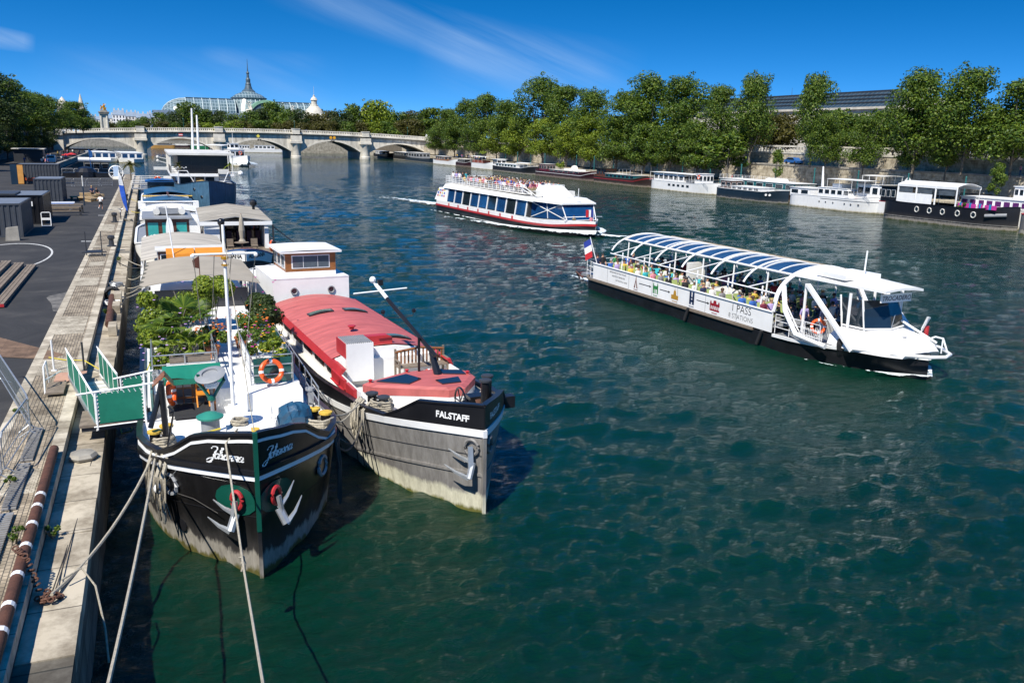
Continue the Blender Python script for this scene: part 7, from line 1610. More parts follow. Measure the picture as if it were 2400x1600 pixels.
for i in range(9):
    tp = ['white', 'black', 'turquoise', 'lilac', 'blue', 'black', 'white', 'navy', 'grey'][i]
    person('stand', VM @ Vector((-2.6+(i % 3)*.7, 35.0+i*.42, 4.3)), VRZ+r_.uniform(-.6, .6), tp, 'denim', r_.choice(hairs), 'passenger in %s standing on the double-deck boat, %s from its stern rail' % (tp, ['ninth', 'eighth', 'seventh', 'sixth', 'fifth', 'fourth', 'third', 'second', 'first'][i]), 'upper deck passengers of the double-deck boat')
for x, y, tp in ((-1.4, 2.6, 'khaki'), (.9, 2.4, 'pink')): person('sit', VM @ Vector((x, y, .95)), VRZ, tp, 'denim', 'brown', 'passenger in %s sitting on the open bow of the double-deck boat' % tp, 'bow passengers')
# ================================================================== THINGS ON THE LEFT QUAY
CONT = mat('container steel', (.050, .056, .066), .5, var=.25, scale=.8)
def container(ds, x0, x1, y0, y1, z0, H_, door=False, dark=False, group='shipping containers on the quay'):
    t = thing('shipping_container', ds, 'container', ((x0+x1)/2, y0, z0), 0, group); X_, L = (x1-x0)/2, y1-y0; m = BLACK if dark else CONT
    def corr(p0, p1, n_, out):                                # a trapezoidal sheet from p0 to p1
        p0, p1, out = Vector(p0), Vector(p1), Vector(out); pts = []
        for i in range(n_):
            for f, o in ((0, 0), (.22, 0), (.34, 1), (.78, 1), (.9, 0)): pts.append(p0.lerp(p1, (i+f)/n_)+out*(-.06*o))
        pts.append(p1); b = MB(); b.loft([[Vector((p.x, p.y, .14)) for p in pts], [Vector((p.x, p.y, H_-.14)) for p in pts]], cap=False, closed=False); return b
    corr((-X_+.08, .02, 0), (X_-.08, .02, 0), max(4, int((x1-x0)/.42)), (0, -1, 0)).build('front_panel', m, t)
    corr((X_-.02, .08, 0), (X_-.02, L-.08, 0), max(6, int(L/.42)), (1, 0, 0)).build('side_panel', m, t)
    corr((-X_+.02, .08, 0), (-X_+.02, L-.08, 0), max(6, int(L/.42)), (-1, 0, 0)).build('side_panel', m, t)
    b = MB(); b.bb(-X_+.05, X_-.05, L-.05, L-.02, .1, H_-.1); b.bb(-X_+.04, X_-.04, .05, L-.05, .02, .12); b.build('rear_panel', m, t)
    b = MB(); b.bb(-X_+.01, X_-.01, .01, L-.01, H_-.10, H_-.02); b.build('roof', mat('container roof', (.16, .18, .21), .5, var=.2), t)
    b = MB()
    for x in (-X_+.05, X_-.05):
        for y in (.05, L-.05): b.bb(x-.055, x+.055, y-.055, y+.055, 0, H_)
    for y in (.05, L-.05): b.bb(-X_+.106, X_-.106, y-.05, y+.05, 0, .14); b.bb(-X_+.106, X_-.106, y-.05, y+.05, H_-.14, H_-.003)
    for x in (-X_+.05, X_-.05): b.bb(x-.05, x+.05, .106, L-.106, 0, .14); b.bb(x-.05, x+.05, .106, L-.106, H_-.14, H_-.003)
    b.build('frame', m, t); return t
container('dark grey container at the left edge of the quay, nearest the camera', -16.0, -9.9, 80.5, 87.5, ZQ, 2.75)
container('black container box with white notices behind the nearest one', -14.2, -9.35, 91.5, 98.5, ZQ, 2.7, dark=True)  # panels and frame painted black
c2 = container('dark grey container standing apart nearest the walkway, behind the ping-pong table', -12.9, -9.9, 118, 124, ZQ, 2.9)
c3 = container('long dark blue container with orange lettering and open orange end door', -19.4, -13.6, 159.5, 163, ZQ, 3.2)
text('lettering', 'BERGES DANGER', .72, mat('orange lettering', (.8, .12, .02), .5), c3, (-.15, -.072, .5), (1, 0, 0), (0, 0, 1), 0, .01)
b = MB(); b.bb(-2.9, -2.1, -1.1, -1.0, .1, 3.05); b.build('open_door', mat('orange painted door', (.62, .30, .07), .5), c3)
b = MB(); b.bb(-3.9, -2.95, -.9, -.2, 0, 3.1); b.build('door_end', NAVY, c3)
b = MB(); b.bb(0, 2.2, 0, 4, 0, .12); b.bb(.05, .12, .05, .12, .121, .5); tag(b.build('container_roof_hatch', CONT, loc=(-13.8, 91.6, ZQ+2.72)), 'raised roof panel on the black container', 'roof panel')
t = thing('notice', 'white paper notice on the black container', 'notice', (-10.4, 91.40, ZQ+1.9)); b = MB(); b.bb(-.17, .17, 0, .015, -.22, .22); b.build('sheet', WHITE, t)
hc = thing('hand_truck', 'white tubular hand truck leaning beside the black container', 'hand truck', (-9.0, 89.0, ZQ)); hc.scale = (.75, .75, .8)
b = MB(); b.tube([(-.5, 0, .1), (-.5, .1, 1.5), (-.4, .1, 1.6), (.4, .1, 1.6), (.5, .1, 1.5), (.5, 0, .1)], .06, 6); b.bb(-.5, .5, 0, .08, .75, 1.0); b.bb(-.5, .5, -.3, .1, .05, .12); b.build('frame', WHITE, hc)
b = MB(); [b.cyl((x, .2, .15), (x+.06, .2, .15), .15, 10) for x in (-.6, .54)]; b.build('wheel', RUBBER, hc)
bt = thing('concrete_block', 'pale concrete block and crumpled bag at the foot of the nearest container', 'block', (-10.4, 78.3, ZQ)); b = MB(); b.loft([[Vector(q) for q in ((-.5, -.3, 0), (.5, -.3, 0), (.5, .3, 0), (-.5, .3, 0))], [Vector(q) for q in ((-.4, -.2, 1.0), (.45, -.2, 1.1), (.4, .25, 1.1), (-.4, .25, 1.0))]]); b.build('body', LIMEDK, bt)
# ping-pong table and benches
tt = thing('table_tennis_table', 'blue outdoor ping-pong table beside the containers', 'table', (-9.2, 107, ZQ)); b = MB(); b.bb(-1.3, 1.3, -1.3, 1.4, .74, .80); b.build('tabletop', BLUEP, tt); b = MB(); b.bb(-1.35, 1.35, .02, .06, .80, .95); b.build('net', WHITE, tt)
for x in (-.9, .9): b = MB(); b.bb(x-.08, x+.08, -1, 1, 0, .74); b.build('leg', STEEL, tt)
for y, ds in ((100.3, 'long dark bench nearest the camera, in front of the ping-pong table'), (103.5, 'second long bench, just before the ping-pong table')):
    bn = thing('bench', ds, 'bench', (-8.4, y, ZQ)); b = MB(); b.bb(-1.6, 1.6, -.3, .3, .85, .95); b.bb(-1.6, 1.6, -.28, -.22, .45, .6); b.build('seat', OLDWOOD, bn)
    for x in (-1.5, 1.5): b = MB(); b.bb(x-.08, x+.08, -.28, .28, 0, .848); b.build('leg', DKGREY, bn)
pz = D(195, 412, 113.5).z-ZQ; b = MB(); b.cyl((0, 0, 0), (0, 0, pz*.65), .07, 8); b.c = 1; b.cyl((0, 0, pz*.651), (0, 0, pz), .065, 8); tag(b.build('slim_post', [NAVY, CREAM], loc=(-7.3, 113.5, ZQ)), 'slim upright post with pale top near the ping-pong table', 'post')
PALW = mat('pallet wood', (.42, .30, .16), .8, var=.35, scale=3)
def pallet(ds, x, y, rz, h=.18, tilt=0, s=1.0):
    b = MB()
    for i in range(6): b.bb(-.6*s, .6*s, -.5+i*.18, -.38+i*.18, h*.72, h)
    for q in (-.5, 0, .45): b.bb(q*s-.05, q*s+.05, -.5, .52, 0, h*.72-.003)
    o = b.build('pallet', PALW, loc=(x, y, ZQ)); o.rotation_euler = (tilt, 0, rz); tag(o, ds, 'pallet', 'timber pallets on the quay')
for i, (x, y, rz, h, ti, s) in enumerate([(-8.6, 123.5, .3, .45, 0, 1.5), (-7.6, 121.6, -.4, .5, 0, 1.4), (-6.9, 120.4, .9, .45, .12, 1.3), (-7.7, 124.6, .1, .8, 0, 1.3), (-6.5, 123.6, .5, .6, 0, 1.4), (-7.9, 128.0, .2, .4, 0, 1.3), (-6.6, 126.5, -.2, .5, 0, 1.3)]):
    pallet(['pallet lounger at the left end of the heap on the quay', 'pallet lounger nearest the slim post', 'tilted pallet lounger nearest the jogger', 'tall stacked pallet in the middle of the heap', 'pallet the dark-clothed people sit on', 'pallet at the back of the heap', 'pallet just behind the seated people'][i], x, y, rz, h, ti, s)
for i, (x, y) in enumerate([(-10.2, 186), (-9.0, 187.5), (-8.3, 185.4)]): pallet(['straw-coloured pallet seat at the far end of the quay, left one', 'straw-coloured pallet seat at the far end of the quay, middle one', 'straw-coloured pallet seat at the far end of the quay, right one'][i], x, y, i*.6, .6, 0, 1.6)
person('run', (-5.2, 106, ZQ), math.pi*.93, 'white', 'black', 'dark', 'jogger in white shirt and dark shorts running away along the quay', 'people on the quay', s=1.02)
person('sit', (-6.4, 123.4, ZQ+.2), .7, 'black', 'khaki', 'brown', 'person in black sitting on the pallets with legs stretched toward the river', 'people on the quay')
person('sit', (-7.0, 124.3, ZQ+.35), .2, 'navy', 'black', 'fair', 'fair-haired person in dark clothes sitting behind on the pallets', 'people on the quay')
r_ = random.Random(44)
crowd = [(-29, 252, 'blue', 'stand'), (-24.5, 246, 'white', 'stand'), (-23.5, 244, 'pink', 'stand'), (-22.8, 243, 'blue', 'stand'), (-26.5, 180, 'white', 'stand')]
for i, (x, y, c, p_) in enumerate(crowd): person(p_, (x, y, ZQ), r_.uniform(0, 6), c, 'denim', 'brown', ['person in blue standing alone in the shade of the embankment wall', 'person in white standing left of the white truck', 'person in pink standing left of the white truck', 'person in blue right beside the white truck', 'person in white walking beside the orange-doored container'][i], 'people on the quay')
for i in range(26):
    c = r_.choice(tops); y = 262+i*4.4+r_.uniform(-1.5, 1.5); x = -21.5-r_.uniform(0, 7); hr = r_.choice(hairs)
    person('stand', (x, y, ZQ), r_.uniform(0, 6), c, r_.choice(['denim', 'khaki', 'black']), hr, 'person in %s with %s hair among the crowd on the ramp toward the bridge' % (c, hr), 'crowd on the quay ramp')
for i, (u, v, c, ds) in enumerate([(155, 361, 'red', 'left red parasol above the crowd near the ramp'), (167, 359, 'red', 'right red parasol above the crowd near the ramp')]):
    y = 300; p = D(u, v, y); b = MB(); b.lathe([(1.5, -.4), (.9, -.1), (.05, .15)], (0, 0, 0), 10); b.cyl((0, 0, -p.z+ZQ), (0, 0, -.1), .04, 5); tag(b.build('parasol', CL[c], loc=p), ds, 'parasol', 'red parasols')
tr = thing('small_truck', 'small white truck parked nose-on beside the dark kiosk', 'truck', (-23.2, 254, ZQ))
b = MB(); b.bb(-1.0, 1.0, 0, 2.0, .5, 1.3); b.loft([[Vector(q) for q in ((-1, 0, 1.3), (1, 0, 1.3), (1, 2, 1.3), (-1, 2, 1.3))], [Vector(q) for q in ((-.92, .25, 2.2), (.92, .25, 2.2), (.92, 1.9, 2.2), (-.92, 1.9, 2.2))]]); b.build('cab', WHITE, tr); b = MB(); b.bb(-1.0, 1.0, 2.1, 5, .7, 1.6); b.build('cargo_bed', GREY, tr)
b = MB(); b.add([(-.85, .03, 1.4), (.85, .03, 1.4), (.8, .19, 2.05), (-.8, .19, 2.05)], [(0, 1, 2, 3)]); b.build('windscreen', BLACK, tr)
for x in (-.95, .75):
    for y in (.5, 4): b = MB(); b.cyl((x, y, .4), (x+.2, y, .4), .4, 10); b.build('wheel', RUBBER, tr)
kt = thing('kiosk', 'dark kiosk with flat roof left of the white truck', 'kiosk', (-29.5, 265, ZQ)); b = MB(); b.bb(-3.4, 3.6, 0, 5, 0, 3.4); b.build('wall', DKGREY, kt); b = MB(); b.bb(-3.8, 4, -.6, 5.4, 3.41, 3.6); b.build('roof', CREAM, kt)
# crowd barriers
def barrier(ds, p, q, h=1.1, n=None, m=STEEL, mesh=False, group='steel crowd barriers'):
    p, q = Vector(p), Vector(q); L = (q-p).length; n = n or int(L/.22); t = thing('crowd_barrier', ds, 'barrier', p, 0, group); d = q-p; up = Vector((0, 0, h)); dn = Vector((0, 0, .2)); b = MB()
    b.tube([dn, up*.92, up+d*.04, up+d*.96, d+up*.92, d+dn], .026, 6); b.tube([dn, d+dn], .018, 5); b.tube([up*.45, d+up*.45], .012, 4); b.build('frame', m, t)
    b = MB()
    for i in range(1, n): b.cyl(dn+d*(i/n), up+d*(i/n), .006, 4)
    b.build('bars', m, t); s = Vector((d.y, -d.x, 0)).normalized()*.3; b = MB()
    for f in (.04, .96): b.tube([d*f+s, d*f+Vector((0, 0, .2)), d*f-s], .018, 5)
    b.build('foot', m, t)
barrier('steel mesh barrier panel at the lower left edge, running away up the quay', (-5.35, 33.6, ZQ), (-3.72, 27.3, ZQ), 1.15)
barrier('steel mesh barrier panel at the lower left edge, next to the rusty pipe', (-3.70, 27.1, ZQ), (-3.95, 23.9, ZQ), 1.15)
barrier('steel mesh barrier panel cut by the bottom left corner of the photo', (-3.98, 23.7, ZQ), (-4.3, 19.5, ZQ), 1.15)
for i in range(4): barrier('grey crowd barrier in a row before the far parapet, %s from the container' % ['first', 'second', 'third', 'fourth'][i], (-13+i*1.9, 152+i*.6, ZQ), (-11.3+i*1.9, 152.4+i*.6, ZQ), 1.2)
for i in range(3): barrier('pale crowd barrier beyond the lettered container, %s from the left' % ['first', 'second', 'third'][i], (-15.5+i*2.2, 188, ZQ), (-13.5+i*2.2, 188.4, ZQ), 1.4, m=WHITE)
# wooden steps
sp = thing('timber_steps', 'stepped timber seating block at the left edge of the asphalt', 'steps', (-7.1, 48.2, ZQ))
for k in range(4):
    b = MB(); y1 = 14.2-k*.5
    for i in range(3): b.bb(-(k+1)*.62+.02+i*.20, -(k+1)*.62+.19+i*.20, .15*k, y1, .21*(k+1)-.05, .21*(k+1)); 
    b.bb(-(k+1)*.62+.05, -k*.62-.05, .15*k+.06, y1-.05, .02, .21*(k+1)-.053); b.build('step', OLDWOOD, sp)
b = MB(); b.bb(-.62, -.02, -.03, -.005, .05, .2); b.build('red_edge', REDP, sp)
# rusty pipe fender with white bands, chain, stone, grates
pp = thing('rusty_pipe', 'long rusty pipe with white painted bands lying on the quay edge', 'pipe', (-2.93, 4.0, ZQ+.165))
b = MB(); b.tube([(0, 0, 0), (.0, 21.2, 0)], .12, 12); b.build('pipe', RUST, pp, True)
b = MB(); [b.tube([(0, y, 0), (0, y+.15, 0)], .123, 12) for y in (10.4, 11.5, 12.4, 13.6, 14.9, 16.0, 17.0, 17.7)]; b.each('band', WHITE, pp)
pp = thing('fender_post', 'short dark pipe lying in the ledge gap beside the tyre', 'pipe', (-2.25, 43.6, ZL+.15)); b = MB(); b.tube([(0, 0, 0), (-.1, 7.6, 0)], .17, 10); b.build('pipe', RUST, pp, True); b = MB(); b.tube([(-.1+.32*math.cos(a*math.pi/8), 8, .1+.32*math.sin(a*math.pi/8)) for a in range(16)], .13, 6, closed=True); b.build('tyre', RUBBER, pp)
b = MB(); r_ = random.Random(2)
for q in [[(-3.05, 18.6, ZQ+.36), (-2.85, 18.3, ZQ+.3), (-2.7, 18.0, ZQ), (-2.55, 17.6, ZL+.1)], [(-2.6, 17.5, ZL+.08), (-2.35, 17.3, ZL+.12), (-2.2, 17.5, ZL+.05), (-2.45, 17.7, ZL+.1), (-2.5, 17.2, ZL+.06)]]:
    for i in range(len(q)-1):
        for k in range(4): c = Vector(q[i]).lerp(Vector(q[i+1]), k/4); b.tube([c+Vector((.055*math.cos(a*math.pi/4), .04*math.sin(a*math.pi/4), .03*math.sin(a*math.pi/4+k))) for a in range(8)], .022, 4, closed=True)
tag(b.build('mooring_chain', RUST), 'rusty chain heaped round the mooring ring beside the banded pipe', 'chain')
b = MB(); b.lathe([(.36, 0), (.40, .08), (.33, .17), (.1, .2)], (0, 0, 0), 7); tag(b.build('loose_stone', LIMEDK, loc=(-2.28, 25.6, ZL+.02)), 'flat grey paving stone lying loose on the ledge', 'stone')
GRATE = mat('zinc duct cover', (.30, .29, .27), .5, metal=.3, var=.3, scale=3)
for i, (y0, y1) in enumerate([(14.5, 18.3), (18.6, 21.2), (21.5, 24.5), (24.8, 27.5)]):
    b = MB(); b.sheet((-3.72, y0, ZQ+.07), (-3.42, y0, ZQ+.07), (-3.42, y1, ZQ+.10), (-3.72, y1, ZQ+.10), .04); [b.bb(-3.72, -3.42, y0+.1+k*.12, y0+.14+k*.12, ZQ+.09, ZQ+.115) for k in range(int((y1-y0)/.12)-1)]
    tag(b.build('duct_cover', GRATE), ['ridged cable cover nearest the bottom edge of the photo', 'second ridged cable cover from the bottom', 'third ridged cable cover from the bottom, beside the pale patch', 'ridged cable cover nearest the green gangway'][i], 'cable cover', 'ridged cable covers along the quay')
for x, y, h, ds in [(-3.2, 19.6, .5, 'weed growing beside the rusty banded pipe, left side'), (-2.6, 20.4, .4, 'weed growing beside the rusty banded pipe, right side'), (-3.75, 23.3, .25, 'small weed growing by the cable covers'), (-4.3, 29.5, .2, 'small weed among the cobbles near the barrier'), (-2.3, 64, .9, 'green weed clump on the ledge beside the mooring lines'), (-2.4, 46.5, .5, 'weed at the head of the short dark pipe')]:
    bush('weed', ds, 'weed', (x, y, ZQ+.02 if x < -2.75 else ZL+.02), .12+h*.14, .14+h*.22, h*.8, 260, .06, LEAF, 'weeds on the quay', 3)
# bollards on the quay
for i, (x, y, h) in enumerate([(-3.05, 72.5, .8), (-3.4, 92, .9), (-2.9, 121, .8)]):
    b = MB(); b.lathe([(.34, 0), (.34, .06), (.2, .1), (.17, h*.6), (.27, h*.8), (.25, h), (.05, h+.04)], (0, 0, 0), 12); tag(b.build('quay_bollard', DKGREY, loc=(x, y, ZQ+.03)), ['iron quay bollard nearest the camera on the cobbled strip', 'iron quay bollard just before the blue and white flag', 'iron quay bollard beyond the blue and white flag'][i], 'bollard', 'iron bollards on the quay')
st_ = thing('access_platform', 'small dark metal platform with two posts at the asphalt edge', 'platform', (-4.0, 67.2, ZQ)); b = MB(); [b.bb(-.55, .55, -.6+i*.3, -.42+i*.3, .28, .34) for i in range(5)]; b.build('grating', DKGREY, st_); b = MB(); [b.cyl((x, .3, 0), (x, .3, 1.7), .035, 6) for x in (-.5, .5)]; b.bb(-.8, .8, .25, .35, .2, .27); b.build('post', DKGREY, st_)
cst = thing('covered_bicycle', 'bicycle leaning by the quay edge before the blue flag', 'bicycle', (-2.95, 95.5, ZQ+.03))
for y in (-.5, .5): b = MB(); b.tube([(0, y+.34*math.cos(a*math.pi/10), .36+.34*math.sin(a*math.pi/10)) for a in range(20)], .03, 5, closed=True); b.build('wheel', RUBBER, cst)
b = MB(); b.tube([(0, -.5, .36), (0, -.1, .36), (0, .35, .85), (0, -.2, .85), (0, -.1, .36)], .03, 5); b.tube([(0, -.5, .36), (0, -.25, .95)], .025, 5); b.tube([(0, .5, .36), (0, .35, .95), (.25, .3, 1.0)], .025, 5); b.tube([(0, .35, .95), (-.25, .3, 1.0)], .025, 5); b.build('frame', STEEL, cst); b = MB(); b.ball((0, -.27, .98), .1, 6, 4, (.7, 1.4, .5)); b.build('saddle', BLACK, cst)
# feather flag
f = thing('feather_flag', 'tall blue and white feather flag leaning on the quay edge', 'flag', (-2.3, 99.5, ZQ))
b = MB(); b.tube([(0, 0, 0), (-.1, 0, 2), (-.32, 0, 3.9), (-.6, 0, 4.6)], .035, 6); b.build('pole', BLACK, f)
def fl(z0, z1, m, nm):
    b = MB(); n_ = 8; L_, R_2 = [], []
    for i in range(n_+1):
        z = lin(z0, z1, i/n_); xx = -.02-.55*(z/4.6)**2.2; w_ = .62*math.sin(math.pi*min(1, max(0, (z-.3)/4.55))**.85)**.8 if z < 4.75 else .02; L_.append(Vector((xx-w_*.8, -.02+.05*math.sin(3*z), z+w_*.15))); R_2.append(Vector((xx, 0, z)))
    b.loft([L_+[q+Vector((0, .012, 0)) for q in reversed(L_)], R_2+[q+Vector((0, .012, 0)) for q in reversed(R_2)]]); return b.build(nm, m, f)
fl(.5, 3.1, mat('flag blue cloth', (.02, .10, .50), .6), 'blue_cloth'); fl(3.1, 4.75, WHITE, 'white_cloth')
palm('palm', 'potted palm on the quay edge before the restaurant ship', (-3.1, 172, ZQ), 2.9, 2.1, 16, .5, False, LEAFB)
# green gangway
g = thing('gangway', 'green canvas-sided stair gangway from the quay to the black barge', 'gangway', (-2.6, 30, ZQ))
gd = Vector((1.2, -6.3, 0)).normalized(); gs = Vector((gd.y, -gd.x, 0))*-1.0; G0 = Vector((-.62, 3.6, .02))
def gp(s, l, z): return G0+gd*s+gs*l+Vector((0, 0, z))
b = MB()
for i in range(9): s = 1.8+i*.52; b.sheet(gp(s, .06, .12+i*.012), gp(s, .90, .12+i*.012), gp(s+.40, .90, .12+i*.012), gp(s+.40, .06, .12+i*.012), .05)
b.build('tread', CREAM, g)
b = MB(); b.beam(gp(.4, 0, .05), gp(6.6, 0, .1), .08, .2); b.beam(gp(1.5, .96, .05), gp(6.6, .96, .1), .08, .2); b.build('stringer', STEEL, g)
for l, s0, s1, nm in ((0, .3, 6.7, 'canvas_side'), (.98, .6, 4.6, 'canvas_side')):
    b = MB(); n_ = 4; k = MB()
    for i in range(n_):
        a, c = lin(s0, s1, i/n_), lin(s0, s1, (i+1)/n_); b.sheet(gp(a+.03, l, .16), gp(c-.03, l, .16), gp(c-.03, l, 1.02), gp(a+.03, l, 1.02), .015, 3, 3)
    b.build(nm, CANVASG, g)
    for i in range(n_+1): a = lin(s0, s1, i/n_); k.cyl(gp(a, l, -.05), gp(a, l, 1.1), .013, 6)
    k.tube([gp(s0-.2, l, 1.08), gp(s1, l, 1.08)], .02, 6); k.tube([gp(s0, l, .1), gp(s1, l, .1)], .022, 5)
    for i in range(int((s1-s0)/.22)): k.tube([gp(s0+i*.22, l-.02, 1.1), gp(s0+i*.22+.08, l, .98)], .008, 4)
    k.build('rail_frame', WHITE, g)
b = MB(); xa, xb, ya = .62, 2.02, -3.0
b.bb(xa-.45, xb, ya, ya+1.5, .10, .18); b.build('landing', OLDWOOD, g)
for yy, x0_, x1_, nm in ((ya, xa+.05, xb-.02, 'canvas_front'), (ya+1.5, xa+.7, xb-.02, 'canvas_back')):
    b = MB(); b.sheet((x0_+.06, yy, .20), (x1_-.06, yy, .24), (x1_-.06, yy, 1.20), (x0_+.06, yy, 1.12), .018, 8, 6); b.build(nm, CANVASG, g)
    k = MB(); k.tube([(x0_-.5 if yy == ya else x0_-.2, yy, 1.14), (x1_+.28, yy, 1.32)], .032, 6); k.tube([(x0_-.1, yy, .1), (x1_, yy, .16)], .024, 5); k.cyl((x0_, yy, 0), (x0_, yy, 1.2), .026, 6); k.cyl((x1_, yy, -.1), (x1_, yy, 1.28), .03, 6)
    for i in range(9): z = .22+i*.11; k.tube([(x1_, yy, z), (x1_-.07, yy, z+.06), (x1_, yy, z+.1)], .012, 4); k.tube([(x0_, yy, z), (x0_+.07, yy, z+.06), (x0_, yy, z+.1)], .012, 4)
    for i in range(8): x = x0_+.1+i*.16; k.tube([(x, yy, 1.2), (x+.05, yy, 1.1)], .012, 4)
    k.build('rail_frame', WHITE, g)
b = MB()
for i in range(5): z = .2+i*.2; b.tube([gp(6.65, .02, z), (xa+.05, ya, z+.08)], .014, 4)
b.build('lacing', ROPE, g); b = MB(); b.beam((xa-.4, ya+.1, .02), (xb+.1, ya+.1, .06), .1, .12); b.beam((xa-.4, ya+1.4, .02), (xb+.1, ya+1.4, .06), .1, .12); b.build('bearer', DKGREY, g)
for x, y, h, ds, m in [(-3.75, 34.6, 1.15, 'white post left of the gangway foot', WHITE), (-2.72, 34.2, 1.1, 'dark post right of the gangway foot', DKGREY)]:
    b = MB(); b.cyl((0, 0, 0), (0, 0, h), .035, 8); b.bb(-.09, .09, -.09, .09, 0, .02); tag(b.build('gate_post', m, loc=(x, y, ZQ+.02)), ds, 'post')
gt = thing('side_gate', 'low white tubular frame with a dark board beside the gangway foot', 'frame', (-3.75, 31.5, ZQ)); b = MB(); b.tube([(0, 0, 0), (0, .2, .9), (.0, 1.0, .9), (0, 1.4, 0)], .03, 6); b.tube([(0, .1, .45), (.4, 1.2, .45)], .025, 5); b.build('frame', WHITE, gt); b = MB(); b.bb(.05, .6, -.5, .9, .10, .16); b.build('board', OLDWOOD, gt)
b = MB(); b.bb(0, 1.0, 0, 1.3, 0, .012); tag(b.build('door_mat', mat('pink mat', (.45, .26, .18), .9, var=.25), loc=(-3.62, 32.8, ZQ+.035)), 'faded pink mat on the cobbles at the gangway entrance', 'mat')
# mooring lines
bl = JO+Vector((-2.25, 3.9, 2.75)); ch = Vector((-2.35, 17.5, ZL+.12))
rope('rope from the chained ring on the ledge up to the yellow-capped bollards', sag(ch, hj.side(2.6, 2.55, -1, .1)+JO, .35), .038)
rope('rope falling from the bow bollards straight to the bottom edge of the photo', sag(hj.side(2.4, 2.6, -1, .12)+JO, D(250, 1620, 12.4), .12), .034)
rope('thin bow line running from the stem of the black barge toward the camera', [JO+Vector((-.35, .45, 3.85)), hj.side(.5, 3.5, -1, .06)+JO, D(572, 1335, 17.5), D(620, 1620, 11)], .026)
b = MB(); p = D(568, 1320, 17.9); r_ = random.Random(6)
for i in range(6): b.tube([p+Vector((r_.uniform(-.06, .06), 0, .16)), p+Vector((r_.uniform(-.1, .1), r_.uniform(-.1, .1), 0)), p+Vector((r_.uniform(-.06, .06), 0, -.18))], .022, 4)
tag(b.build('rope_knot', ROPE), 'frayed knot hanging on the thin bow line above the water', 'rope')
rope('dark wire from the chained ring to the underside of the green gangway', sag(ch+Vector((.05, .1, 0)), (-1.95, 26.6, 1.9), .05), .014, ROPEDK)
rope('second dark wire beside the first, running from the chained ring', sag(ch+Vector((0, .15, 0)), (-2.05, 25.5, 1.95), .12), .014, ROPEDK)
rope('frayed rope end dangling over the quay wall below the chained ring', [(-2.2, 17.9, ZL+.2), (-1.85, 18.2, ZL+.25), (-1.6, 17.9, ZL-.05), (-1.45, 17.3, ZL-.7), (-1.42, 17.0, ZL-1.3)], .022)
fb = hf.side(4.4, 2.5, -1, .05); fb = FO+Matrix.Rotation(FRZ, 3, 'Z') @ fb
rope('upper pale rope slung between the two barges', sag(JO+Vector((2.45, 4.0, 2.9)), fb, .25), .028); rope('lower pale rope slung between the two barges', sag(JO+Vector((2.4, 4.2, 2.8)), fb+Vector((0, .3, 0)), .5), .028); rope('dark sagging rope between the hulls of the two barges', sag(JO+hj.side(3.0, 2.3, 1, .05), FO+Matrix.Rotation(FRZ, 3, 'Z') @ hf.side(4.2, 2.2, -1, .05), .7), .03, ROPEDK)
for i, d in enumerate((0, .45)): rope(['dark rope hanging down the grey hull from the rope tangle', 'second dark rope hanging down the grey hull'][i], [FO+Matrix.Rotation(FRZ, 3, 'Z') @ hf.side(4.9+d, z, -1, .04) for z in (2.2, 1.5, .8, .1)], .018, ROPEDK)
r_ = random.Random(12); b = MB()
for i in range(6): q = hj.side(3.4+r_.uniform(-.4, .4), 2.2, 1, .10); b.tube([q+Vector((0, 0, .2)), q+Vector((.06, .1, -.6)), q+Vector((.05, 0, -1.4-.3*(i % 3))), q+Vector((.05, -.12, -.7)), q+Vector((0, -.1, .1))], .04, 5)
tag(b.build('rope_hank', ROPEDK, None, True, loc=JO), 'dark hank of ropes hanging between the two barges', 'rope')
p = hj.side(2.5, 1.75, -1, .14)+JO; fbu = thing('mooring_float', 'white float tied to the quay-side bow of the black barge', 'float', p); b = MB(); b.ball((0, 0, 0), .16, 10, 7, (1.25, .9, 1)); b.build('float', WHITE, fbu, True)
b = MB(); [b.ball((x, -.135, z), .035, 6, 4) for x, z in ((-.06, .03), (.08, -.02))]; b.build('hole', BLACK, fbu)
rope('thin line holding the white float, running down to the hull side', [p, p+Vector((.12, -.15, -.45)), p+Vector((.2, -.2, -.85))], .012); rope('thin line from the white float up to the bulwark', [p, hj.side(1.5, 2.75, -1, .05)+JO], .010, STEEL); rope('thin line from the white float forward to the anchor', [p, hj.side(1.45, 1.75, -1, .06)+JO, hj.side(.75, 1.6, -1, .2)+JO], .010, ROPEDK)
YR = mat('yellow hose', (.55, .45, .04), .5); rope('yellow hose from the cobbles over the ledge to the black barge', [(-4.1, 36.6, ZQ+.06), (-3.5, 36.0, ZQ+.06), (-2.8, 35.6, ZQ+.08), (-2.0, 34.6, ZL+.1), (-1.7, 32.5, 1.4), (-1.5, 31, .8), (-1.2, 31.2, .8), (-.9, 33.2, 1.6), (-.4, 35.2, 2.4)], .022, YR, 'hose', None)
rope('short yellow-green hose curling over the bow rail by the grey vent', [JO+Vector((-1.35, 2.5, 2.85)), JO+Vector((-1.2, 2.9, 2.65)), JO+Vector((-.95, 3.1, 2.95)), JO+Vector((-.6, 3.15, 3.0))], .025, YR, 'hose', None)
r_ = random.Random(15)
